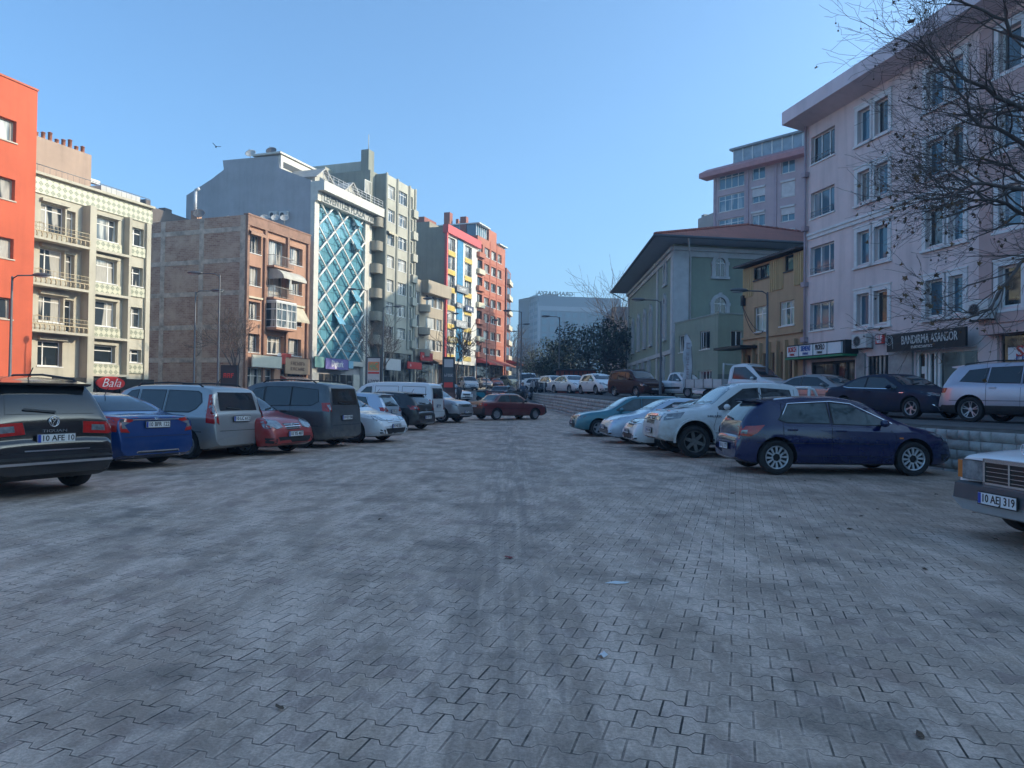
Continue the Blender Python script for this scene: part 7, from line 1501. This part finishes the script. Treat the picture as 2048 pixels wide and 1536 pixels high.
# low bollard lamps / palm-like double heads far away
def board(px0, px1, y0, y1, Y, name, label, lines, bg, band=None):
    a, b = P(px0, y0, Y), P(px1, y0, Y); zt_, zb_ = P(px0, y0, Y).z, P(px0, y1, Y).z; w = b.x-a.x; g_ = zg(a.x, Y); x = (a.x+b.x)/2
    t = empty(name, (x, Y, g_), 0, label, 'billboard'); mb = MB(); mb.box(-w/2, w/2, -.15, .15, .25, zt_-g_, 0); mb.box(-w/2-.06, w/2+.06, -.17, .17, zt_-g_, zt_-g_+.08, 1); mb.box(-w/2-.07, -w/2, -.16, .16, 0, zt_-g_, 1); mb.box(w/2, w/2+.07, -.16, .16, 0, zt_-g_, 1); mb.box(-w/2+.1, w/2-.1, -.1, .1, 0, .25, 1)
    H_ = zt_-g_-.25
    mb.build('panel', [bg, DARKM], t); mb = MB()
    for tx, zf, fr, sz, mi in lines: add_text(mb, tx, sz, FM(0, -.16, .25+H_*zf), mi, width=w*fr, bold=.03)
    if band:
        for zf, hf, mi in band: mb.box(-w*.45, w*.45, -.158, -.151, .25+H_*(zf-hf/2), .25+H_*(zf+hf/2), mi)
    mb.build('poster', [colour('txt_dark', (.05, .05, .06)), colour('txt_orange', (.75, .25, .08)), colour('txt_red', (.6, .05, .04)), colour('txt_green', (.15, .45, .22)), colour('txt_grey', (.5, .5, .5))], t)
board(736, 761, 716, 800, 58, 'advertising_board', 'tall white advertising board reading 6.-7 OCAK before the grey block', [('~ges', .80, .7, .75, 3), ('6.-7 OCAK', .42, .85, .42, 0)], mat('board_white', (.60, .58, .56), .5), [(.80, .22, 1), (.64, .05, 2), (.20, .14, 2)])
board(888, 908, 716, 800, 56, 'advertising_board', 'dark advertising board reading 6.-7 OCAK before the yellow building', [('6.-7 OCAK', .60, .85, .30, 4)], mat('board_dark', (.06, .075, .085), .4), [(.88, .18, 4), (.38, .12, 2)])
board(446, 474, 733, 800, 44, 'notice_board', 'small board with red and green letters before the brick wall', [('~ser', .78, .8, .4, 2)], mat('board_black', (.03, .03, .035), .5), [])
p = P(901, 775, 50); t = empty('kiosk', (p.x, 50, zg(p.x, 50)), 0, 'small dark red kiosk cabinet standing by the white pickup on the street', 'kiosk'); mb = MB(); hh = P(901, 775, 50).z-zg(p.x, 50); mb.box(-.32, .32, -.3, .3, .1, hh-.1); mb.box(-.38, .38, -.36, .36, hh-.1, hh); mb.box(-.3, .3, -.28, .28, 0, .1); mb.build('cabinet', mat('cabinet_brown', (.07, .035, .035), .6), t); mb = MB(); mb.box(-.24, .24, -.32, -.302, .5, hh-.35); mb.build('door', mat('cabinet_panel', (.15, .09, .08), .5), t)
# feather flag
x = P(1383, 780, 41); z0 = zt(41); t = empty('feather_flag', (x.x, 41, z0), 0, 'white feather flag on a pole in front of the green annex', 'flag'); H_ = P(1380, 668, 41).z-z0
mb = MB(); mb.tube([(0, 0, 0), (.02, 0, H_*.6), (-.03, 0, H_*.85), (-.18, 0, H_*.98), (-.42, 0, H_)], [.03, .025, .02, .015, .01], 8); mb.box(-.35, .35, -.35, .35, 0, .08); mb.build('pole', GREYM, t)
mb = MB(); n = 14; vs = []
for i in range(n+1):
    f_ = i/n; z = lerp(.7, H_, f_); w = .52*(1-(max(0, f_-.75)/.25)**2*.8)*(.9+.1*math.sin(i)); xr = -.03-.25*max(0, f_-.85)/.15 if f_ > .85 else .0
    for k in range(4): vs.append((xr-w*k/3, .05*math.sin(i*.9+k*1.3), z))
mb.add(vs, [(i*4+k, i*4+k+1, i*4+k+5, i*4+k+4) for i in range(n) for k in range(3)], 0, True); mb.build('cloth', mat('flag_cloth', (.62, .63, .66), .8, var=.1, scale=3), t)
mb = MB(); add_text(mb, '~5', .5, FM(-.22, -.07, H_*.82), 0, bold=.03); add_text(mb, '~otopark', .2, FM(-.25, -.09, H_*.48) @ Matrix.Rotation(R(90), 4, 'Z'), 0, width=1.9); mb.build('lettering', colour('txt_brown', (.38, .33, .35)), t)

# ---------------------------------------------------------------- people, scooters
SKIN = mat('skin', (.42, .26, .19), .6, var=.05)
def person(px, Y, label, top=(.05, .06, .08), leg=(.03, .035, .05), rz=0, sit=False, zoff=0, hair=(.02, .015, .012), terr=False, stride=.1):
    p = P(px, 770, Y); z0 = ground(p.x, Y, terr)+zoff; t = empty('person', (p.x, Y, z0), rz, label, 'person')
    J = {}
    if not sit: J = dict(pel=(0, 0, .95), hipL=(0, .09, .92), kneL=(stride, .10, .5), ankL=(stride*.6, .10, .08), toeL=(stride*.6+.17, .11, .04), hipR=(0, -.09, .92), kneR=(-stride*.3, -.10, .5), ankR=(-stride, -.10, .09), toeR=(-stride+.17, -.11, .04), waist=(0, 0, 1.1), chest=(.01, 0, 1.36), neck=(.01, 0, 1.5), head=(.04, 0, 1.62), crown=(.03, 0, 1.74), shL=(0, .19, 1.42), elL=(-.04, .25, 1.14), wrL=(.08, .24, .90), haL=(.12, .23, .82), shR=(0, -.19, 1.42), elR=(-.02, -.25, 1.14), wrR=(.08, -.23, .90), haR=(.12, -.22, .82))
    else: J = dict(pel=(-.1, 0, .80), hipL=(-.08, .1, .79), kneL=(.36, .17, .72), ankL=(.22, .16, .33), toeL=(.40, .17, .29), hipR=(-.08, -.1, .79), kneR=(.36, -.17, .72), ankR=(.22, -.16, .33), toeR=(.40, -.17, .29), waist=(-.08, 0, .97), chest=(-.02, 0, 1.22), neck=(.02, 0, 1.36), head=(.06, 0, 1.48), crown=(.05, 0, 1.60), shL=(0, .19, 1.29), elL=(.14, .27, 1.05), wrL=(.38, .27, 1.02), haL=(.46, .26, 1.02), shR=(0, -.19, 1.29), elR=(.14, -.27, 1.05), wrR=(.38, -.27, 1.02), haR=(.46, -.26, 1.02))
    RD = dict(pel=.15, hipL=.1, hipR=.1, kneL=.065, kneR=.065, ankL=.045, ankR=.045, toeL=.035, toeR=.035, waist=.145, chest=.165, neck=.055, head=.095, crown=.07, shL=.075, shR=.075, elL=.05, elR=.05, wrL=.032, wrR=.032, haL=.03, haR=.03)
    E_ = [('pel', 'hipL'), ('hipL', 'kneL'), ('kneL', 'ankL'), ('ankL', 'toeL'), ('pel', 'hipR'), ('hipR', 'kneR'), ('kneR', 'ankR'), ('ankR', 'toeR'), ('pel', 'waist'), ('waist', 'chest'), ('chest', 'neck'), ('neck', 'head'), ('head', 'crown'), ('chest', 'shL'), ('shL', 'elL'), ('elL', 'wrL'), ('wrL', 'haL'), ('chest', 'shR'), ('shR', 'elR'), ('elR', 'wrR'), ('wrR', 'haR')]
    ks = list(J); me = bpy.data.meshes.new('s'); me.from_pydata([J[k] for k in ks], [(ks.index(a), ks.index(b)) for a, b in E_], []); o = bpy.data.objects.new('s', me); C.objects.link(o)
    md = o.modifiers.new('s', 'SKIN'); sk = me.skin_vertices[0].data
    for i, k in enumerate(ks): sk[i].radius = (RD[k], RD[k]*(.72 if k in ('chest', 'waist', 'pel') else 1)); sk[i].use_root = (k == 'pel')
    o.modifiers.new('u', 'SUBSURF').levels = 1
    nm = bpy.data.meshes.new_from_object(o.evaluated_get(bpy.context.evaluated_depsgraph_get())); bpy.data.objects.remove(o)
    nm.materials.clear()
    for m_ in (SKIN, mat('cloth_%s' % (top,), top, .9), mat('cloth_%s' % (leg,), leg, .9), TRIM): nm.materials.append(m_)
    for q in nm.polygons:
        c = q.center; q.use_smooth = True; w_ = J['pel'][2]+.03
        hd = c.z > J['neck'][2]-.0; hand = (c-Vector(J['haL'])).length < .11 or (c-Vector(J['haR'])).length < .11; ft = c.z < J['ankL'][2]+.0
        q.material_index = 0 if hd or hand else (3 if ft else (2 if c.z < w_ and abs(c.y) < .21 else 1))
    b = bpy.data.objects.new('body', nm); C.objects.link(b); b.parent = t
    mb = MB(); h_ = Vector(J['crown']); mb.ball(h_+Vector((-.03, 0, -.035)), .105, .098, .09, 10); mb.build('hair', mat('hair_dark', hair, .7), t, sharp=60)
    return t
def scooter(px, Y, rz, label, col=(.03, .03, .035), terr=False):
    p = P(px, 780, Y); z0 = ground(p.x, Y, terr); t = empty('scooter', (p.x, Y, z0), rz, label, 'scooter', 'scooters parked by the far street')
    pm_ = mat('scooter_%s' % (col,), col, .3, coat=.5)
    mb = MB(); mb.prism([(-.85, .55), (-.8, .75), (-.2, .74), (-.05, .45), (.3, .4), (.42, .85), (.5, .95), (.56, .85), (.45, .3), (-.1, .25), (-.5, .35)], 1, -.14, .14, 0); mb.prism([(-.82, .76), (-.2, .75), (-.15, .82), (-.6, .86), (-.82, .83)], 1, -.13, .13, 1); mb.build('body', [pm_, TRIM], t)
    for x in (-.6, .68):
        w = empty('wheel', (0, 0, 0)); w.parent = t; M = Matrix.Translation((x, 0, .24)); mb = MB(); mb.lathe([(.15, .05), (.22, .05), (.24, .02), (.24, -.02), (.22, -.05), (.15, -.05)], 20, M, ax='y'); mb.build('tyre', TYRE, w); mb = MB(); mb.lathe([(.15, .03), (.02, .04), (.02, -.04), (.15, -.03)], 14, M, ax='y'); mb.build('rim', ALLOYD, w)
    mb = MB(); mb.tube([(.68, 0, .24), (.5, 0, .95), (.46, 0, 1.05)], .03, 6); mb.tube([(.4, -.33, 1.06), (.48, 0, 1.05), (.4, .33, 1.06)], .018, 6); mb.ball((.55, 0, .93), .07, .08, .08, 8, 1)
    for s in (-1, 1): mb.tube([(.42, s*.22, 1.06), (.42, s*.26, 1.22)], .008, 4); mb.ball((.41, s*.27, 1.25), .02, .06, .04, 8, 0)
    mb.build('handlebar', [GREYM, LAMP], t)
person(918, 52, 'person in dark clothes standing by the kiosk cabinet', rz=2.5); person(1046, 62, 'person in a blue-grey jacket sitting on a scooter', top=(.10, .14, .20), sit=True, rz=-1.8); person(1066, 70, 'person in dark clothes walking beside the white minibus', rz=1.2, stride=.2); person(1076, 76, 'person in a grey coat walking on the far pavement', top=(.18, .19, .21), rz=-1, stride=.2)
scooter(1045, 62, -1.8, 'dark scooter with a rider on it'); scooter(972, 62, .3, 'teal scooter parked left of the old black sedan', (.04, .25, .33)); scooter(984, 64, .5, 'black scooter parked beside the old black sedan'); scooter(1057, 66, -2.0, 'grey scooter parked behind the rider', (.2, .2, .22)); scooter(1066, 68, -2.1, 'white scooter parked by the terrace end', (.5, .5, .5)); scooter(1072, 60, -2.2, 'white delivery scooter close to the retaining wall', (.5, .51, .52), terr=True); scooter(1080, 60, -2.2, 'dark delivery scooter close to the retaining wall', (.06, .07, .08), terr=True)
# kerb-side fence near the scooters
p0 = P(1062, 790, 64); p1 = P(1088, 790, 60); t = empty('barrier', (p0.x, p0.y, zt(p0.y)), math.atan2(p1.y-p0.y, p1.x-p0.x), 'white tube barrier at the far end of the terrace', 'barrier'); w = (p1-p0).length; mb = MB()
for zz in (.35, .9): mb.tube([(0, 0, zz), (w, 0, zz)], .03, 6)
for k in range(5): mb.tube([(w*k/4, 0, 0), (w*k/4, 0, .92)], .03, 6)
mb.build('rails', WHITE, t)

# ---------------------------------------------------------------- trees
BARK = mat('bark', (.085, .072, .062), .95, var=.3, scale=6, bump=.6); TWIG = mat('twig', (.13, .105, .095), .9, var=.2, scale=4)
def grow(mb, p, d, ln, r, lv, rr, tips, cfg):
    n = 5 if lv > 1 else 4; pts = [p.copy()]; rad = [r]; d = d.normalized()
    for i in range(n):
        d = (d+Vector((rr.gauss(0, 1), rr.gauss(0, 1), rr.gauss(0, 1)))*cfg['wob']+cfg['pull']*(.10 if lv > 0 else .16)).normalized(); pts.append(pts[-1]+d*ln/n); rad.append(r*(1-(i+1)/n*.62))
        if lv > 0 and i > 0:
            for _ in range(cfg['kids'][lv]):
                if rr.random() < .85:
                    ax = d.cross(Vector((rr.gauss(0, 1), rr.gauss(0, 1), rr.gauss(0, 1)))).normalized(); nd = Matrix.Rotation(R(rr.uniform(25, 58)), 3, ax) @ d
                    grow(mb, pts[-1], nd, ln*rr.uniform(.45, .7), rad[-1]*.55, lv-1, rr, tips, cfg)
    mb.tube(pts, [max(cfg['rmin'], q) for q in rad], 7 if lv > 2 else (5 if lv > 1 else 3), 0, cap=False)
    tips.append((pts[-1], d))
    if lv == 0: tips.append((pts[1], d))
def bare_tree(name, label, x, y, z, H, seed, lv=3, group=None, rmin=.008, spread=.5, lean=(0, 0)):
    rr = random.Random(seed); t = empty(name, (x, y, z), 0, label, 'tree', group); tips = []; mb = MB(); hh = H*.32; top = Vector((lean[0], lean[1], hh)); mb.tube([(0, 0, -.1), (lean[0]*.4, lean[1]*.4, hh*.5), top], [H*.022, H*.017, H*.014], 8); mb.build('trunk', BARK, t)
    mb = MB(); cfg = dict(wob=.16, pull=Vector((0, 0, .9)), kids={3: 1, 2: 2, 1: 2}, rmin=rmin)
    for k in range(5): a = k*1.257+rr.random(); grow(mb, top, Vector((math.cos(a)*spread, math.sin(a)*spread, 1)), H*.5, H*.010, lv, rr, tips, cfg)
    mb.build('crown', TWIG, t); return t, tips
for px, Y, top, sd, lab in ((470, 58, 640, 3, 'small bare street tree in front of the terracotta front'), (762, 74, 660, 4, 'small bare street tree in front of the tall grey block'), (912, 98, 668, 5, 'small bare street tree in front of the yellow building'), (1022, 150, 668, 6, 'bare tree closing the view down the street'), (1034, 170, 690, 9, 'small bare tree behind the lamps of the far street')):
    p = P(px, 740, Y); z0 = zg(p.x, Y); bare_tree('bare_tree', lab, p.x, Y, z0, P(px, top, Y).z-z0, sd, 2 if Y > 90 else 3, 'bare street trees', rmin=.012 if Y < 90 else .03)
p = P(1246, 700, 112); bare_tree('bare_tree', 'tall bare tree standing just left of the green hall roof', p.x, 112, 3, P(1246, 565, 112).z-3, 11, 2, None, rmin=.02, spread=.3)
# leafy evergreen trees
def leafmat(name, c):
    m = mat(name, c, .75, var=.35, scale=.8); return m
def evergreen(px, Y, top, w, seed, label, c, base=4, terr=True, dens=1.0, bot=None):
    p = P(px, 760, Y); z0 = ground(p.x, Y, terr); H = P(px, top, Y).z-z0; rr = random.Random(seed); t = empty('leafy_tree', (p.x, Y, z0), 0, label, 'tree', 'evergreen trees in front of the hotel')
    mb = MB(); mb.tube([(0, 0, -.1), (.1, 0, H*.3), (0, .1, H*.6)], [.28, .2, .1], 8)
    cl = []
    hb = H*(bot if bot is not None else .22)
    for k in range(16):
        a = rr.uniform(0, 6.28); f_ = rr.random(); rd = w*.5*math.sqrt(rr.random())*(.75+.35*math.sin(f_*3.1)); c_ = Vector((rd*math.cos(a), rd*math.sin(a), lerp(hb, H*.9, f_))); cl.append((c_, w*rr.uniform(.16, .27)))
        mb.tube([(0, .05, min(c_.z*.7, H*.5)), c_*.6+Vector((0, 0, c_.z*.2)), c_], [.08, .05, .02], 5)
    cl.append((Vector((0, 0, H*.9)), w*.16)); mb.build('trunk', BARK, t)
    mb = MB(); n = int(2600*dens)
    for i in range(n):
        c_, rd = rr.choice(cl); v = Vector((rr.gauss(0, 1), rr.gauss(0, 1), rr.gauss(0, .8))); v = v.normalized()*rd*(rr.random()**.4)*1.12; q = c_+v; s = rr.uniform(.12, .26)*(w/8)**.5
        n1 = Vector((rr.gauss(0, 1), rr.gauss(0, 1), rr.gauss(0, 1)+.5)).normalized(); a_ = n1.orthogonal().normalized(); b_ = n1.cross(a_)
        th = rr.random()*6.28; a2 = a_*math.cos(th)+b_*math.sin(th); b2 = n1.cross(a2); mb.add([q-a2*s, q+b2*s*.5, q+a2*s, q-b2*s*.5], [(0, 1, 2, 3)], rr.choice([0, 0, 1]))
    mb.build('crown', [leafmat('foliage_%s' % c[0], c[1]), leafmat('foliage_b_%s' % c[0], tuple(x*2.6 for x in c[1]))], t)
G1 = ('dark', (.028, .042, .026)); G2 = ('olive', (.075, .085, .04)); G3 = ('grey', (.06, .065, .062))
evergreen(1210, 88, 640, 8.5, 1, 'tallest dark evergreen tree beside the green hall', G1, bot=.25)
evergreen(1176, 95, 655, 8.5, 2, 'second dark evergreen tree left of the tallest one', G1, bot=.2)
evergreen(1140, 105, 690, 8, 3, 'rounded evergreen tree between the hotel and the terrace cars', G1, bot=.15)
evergreen(1090, 120, 678, 7, 4, 'paler olive tree in front of the left part of the hotel', G2, bot=.2)
evergreen(1120, 112, 694, 6, 5, 'olive tree behind the lamp in front of the hotel', G2, bot=.2)
evergreen(1098, 80, 716, 4.0, 6, 'dark bushy tree above the farthest white car', G1, bot=.05)
evergreen(1072, 130, 702, 6, 7, 'thin grey-green tree at the left foot of the hotel', G3, dens=.5)
evergreen(1243, 96, 668, 6.5, 8, 'dark tree touching the corner of the green hall', G1, bot=.2)
evergreen(1150, 78, 742, 5, 12, 'low dark hedge-like bush behind the white cars', G1, bot=.0, dens=.7)
# big plane tree on the terrace, its boughs hanging into the view from the right
def planetree():
    rr = random.Random(21); X, Yt = 13.6, 14.6; z0 = zt(Yt); t = empty('plane_tree', (X, Yt, z0), 0, 'large plane tree with bare boughs and a few dry leaves hanging in from the right', 'tree'); O = Vector((X, Yt, z0))
    def pp(px, py, Y): return P(px+35, py, Y)-O
    mb = MB(); crotch = Vector((-.3, 0, 4.2)); mb.tube([(0, 0, -.1), (.05, 0, 1.5), (-.05, 0, 3), crotch], [.36, .28, .25, .24], 14); mb.build('trunk', BARK, t)
    mb = MB(); tips = []; cfg = dict(wob=.17, pull=Vector((-.75, -.05, .3)), kids={3: 1, 2: 2, 1: 1}, rmin=.0032)
    limbs = [  # control points of the main boughs (x pixel, y pixel, depth)
        [(2300, 330, 15), (2048, 240, 14.2), (1900, 160, 13.6), (1800, 90, 13)],
        [(2300, 420, 15), (2040, 310, 14), (1930, 250, 13.5), (1850, 140, 13.2)],
        [(2300, 420, 15), (2060, 380, 13.6), (1930, 370, 13), (1830, 400, 12.6)],
        [(2300, 460, 15), (2070, 455, 14.2), (1960, 400, 13.8), (1850, 395, 13.6)],
        [(2250, 200, 15), (2060, 40, 14), (1990, -60, 13.5)],
        [(2300, 300, 15), (2048, 120, 14.6), (1950, 30, 14.4), (1850, -20, 14)],
        [(2300, 500, 15), (2090, 480, 13.2), (2010, 520, 12.8), (1950, 610, 12.6), (1880, 650, 12.5)],
        [(2300, 380, 15.4), (2100, 200, 15), (2000, 200, 14.8), (1880, 250, 14.6)],
        [(2300, 460, 14.6), (2100, 420, 13.9), (1980, 330, 13.6), (1880, 310, 13.4)]]
    for li, L_ in enumerate(limbs):
        pts = [crotch]+[pp(*q) for q in L_]
        dn = []
        for a, b in zip(pts, pts[1:]):
            k = 5; dn += [a.lerp(b, j/k)+Vector((rr.gauss(0, .03), rr.gauss(0, .03), rr.gauss(0, .03))) for j in range(k)]
        dn.append(pts[-1]); n = len(dn); rad = [lerp(.11, .012, (i/(n-1))**.7) for i in range(n)]; rad = [r_*(1 if li < 6 else .7) for r_ in rad]
        mb.tube(dn, rad, 8)
        for i in range(5, n):
            d = (dn[i]-dn[i-1]).normalized()
            if li == 6 and i % 2: continue
            for _ in range(2 if i > 13 else (1 if i % 2 or i > 9 else 0)):
                ax = d.cross(Vector((rr.gauss(0, 1), rr.gauss(0, 1), rr.gauss(0, 1)))).normalized(); nd = Matrix.Rotation(R(rr.uniform(18, 55)), 3, ax) @ d
                grow(mb, dn[i], nd, rr.uniform(.7, 1.35), rad[i]*.45+.004, 2, rr, tips, cfg)
    mb.build('bough', TWIG, t)
    mb = MB()
    for p, d in tips:
        if rr.random() < (.09 if p.z+O.z < 6.5 else .02):
            q = p+Vector((0, 0, -.06)); s = rr.uniform(.028, .06); n1 = Vector((rr.gauss(0, 1), rr.gauss(0, 1), rr.gauss(0, .6))).normalized(); a = n1.orthogonal().normalized(); b = n1.cross(a); th = rr.random()*6.28; a, b = a*math.cos(th)+b*math.sin(th), b*math.cos(th)-a*math.sin(th)
            k = [(0, -1), (.35, -.45), (1, -.2), (.5, .15), (.6, .75), (.12, .5), (0, 1.1), (-.12, .5), (-.6, .75), (-.5, .15), (-1, -.2), (-.35, -.45)]
            mb.add([q]+[q+(a*u+b*v)*s+n1*abs(u)*s*.9 for u, v in k], [(0, i+1, (i+1) % 12+1) for i in range(12)], rr.choice([0, 1, 0]))
    mb.build('dry_leaves', [mat('dry_leaf', (.17, .10, .045), .8, var=.25, scale=3), mat('dry_leaf_dark', (.09, .055, .035), .8, var=.2)], t)
    mb = MB()
    for p, d in tips:
        if rr.random() < .02: mb.tube([p, p+Vector((0, 0, -.12))], .002, 3); mb.ball(p+Vector((0, 0, -.14)), .018, n=6)
    o = mb.build('seed_balls', TWIG, t); o['kind'] = 'stuff'
planetree()
p = P(1142, 752, 70); w = P(1168, 752, 70).x-P(1113, 752, 70).x; t = empty('red_kiosk', (p.x, 70, zt(70)), 0, 'low brick-red kiosk wall under the trees behind the white cars', 'kiosk'); mb = MB(); hh = P(1142, 741, 70).z-zt(70); mb.box(-w/2, w*.9, 0, 2, 0, hh, 0); mb.box(-w/2-.2, w*.95, -.25, 2.2, hh, hh+.15, 1)
for k in range(9): mb.box(-w/2+.2+k*w/6, -w/2+.3+k*w/6, -.04, -.003, .2, hh-.1, 1)
mb.build('wall', [mat('kiosk_red', (.30, .07, .045), .8, var=.3, scale=2), DARKM], t)
# ---------------------------------------------------------------- litter and dry leaves on the paving
rr = random.Random(5)
def floorpt(px, py):
    d = CM @ Vector(((px-1024)/FPX, -(py-768)/FPX, -1)); t = -CAMZ/d.z
    for _ in range(6): q = Vector((0, 0, CAMZ))+d*t; t = (zg(q.x, q.y)-CAMZ)/d.z
    return Vector((0, 0, CAMZ))+d*t
def scrap(px, py, w, l, m, name, label, cat, seed, group=None, lift=.012):
    r_ = random.Random(seed); p = floorpt(px, py); mb = MB(); n = 9; out = [(w*math.cos(6.283*k/n)*r_.uniform(.6, 1.05), l*math.sin(6.283*k/n)*r_.uniform(.6, 1.05)) for k in range(n)]
    top = [(0, 0, lift*1.5)]+[(x_, y_, lift*r_.uniform(.3, 1.6)) for x_, y_ in out]; bt = [(0, 0, lift*1.5-.002)]+[(x_, y_, z_-.002) for x_, y_, z_ in top[1:]]
    mb.add(top+bt, [(0, i+1, (i+1) % n+1) for i in range(n)]+[(n+1, n+2+(i+1) % n, n+2+i) for i in range(n)]+[(i+1, n+2+i, n+2+(i+1) % n, (i+1) % n+1) for i in range(n)]); o = mb.build(name, m, None, (p.x, p.y, p.z+.003)); o.rotation_euler = (0, 0, r_.random()*6); tag(o, label, cat, group)
PAP = mat('waste_paper', (.62, .64, .66), .7, var=.05); DLF = mat('fallen_leaf', (.11, .07, .045), .85, var=.2)
scrap(1206, 1313, .055, .03, PAP, 'paper_scrap', 'white paper scrap low in the middle of the paving', 'litter', 1); scrap(1237, 1168, .11, .022, PAP, 'paper_scrap', 'long white paper scrap further up the paving', 'litter', 2); scrap(1018, 1117, .06, .03, mat('red_wrapper', (.25, .04, .04), .6), 'wrapper', 'small crumpled red and brown wrapper near the wheel tracks', 'litter', 3)
for i, (px, py) in enumerate([(1990, 1080), (1755, 1020), (1722, 1034), (1948, 1027), (1700, 1060), (1872, 990), (1560, 1035), (1635, 1078), (1850, 1140), (560, 1420), (880, 985), (1400, 965), (1700, 960), (1610, 963), (1465, 988), (1840, 1475), (760, 1040), (1300, 1010)]):
    scrap(px, py, .028+.02*rr.random(), .018, DLF, 'fallen_leaf', 'dry brown fallen leaf lying on the paving', 'leaf', 40+i, 'dry leaves scattered over the paving')
# oil-dark dirt patch by the wall, bird
p = P(432, 294, 60); mb = MB(); mb.ball((0, 0, 0), .16, .06, .055, 10); mb.add([(.05, 0, .02), (-.08, 0, .02), (-.12, .32, .16), (.0, .36, .17)], [(0, 1, 2, 3)]); mb.add([(.05, 0, .02), (-.08, 0, .02), (-.12, -.30, .2), (.0, -.34, .2)], [(3, 2, 1, 0)]); mb.add([(-.12, -.03, 0), (-.12, .03, 0), (-.26, .05, 0), (-.26, -.05, 0)], [(0, 1, 2, 3)]); o = mb.build('bird', mat('bird_dark', (.02, .02, .025), .8, var=0), None, p); o.rotation_euler = (.3, 0, 2.2); tag(o, 'small dark bird flying in the sky above the white building', 'bird')
# ---------------------------------------------------------------- haze
HAZE = .0013
hm = bpy.data.materials.new('haze_air'); hm.use_nodes = True; n = hm.node_tree.nodes; n.remove(n['Principled BSDF']); pv = n.new('ShaderNodeVolumePrincipled'); pv.inputs['Color'].default_value = (.52, .76, 1, 1); pv.inputs['Density'].default_value = HAZE; pv.inputs['Anisotropy'].default_value = .3
hm.node_tree.links.new(pv.outputs[0], n['Material Output'].inputs['Volume'])
mb = MB(); mb.box(-950, 950, -120, 1600, -4, 75); o = mb.build('haze', hm); o['kind'] = 'stuff'
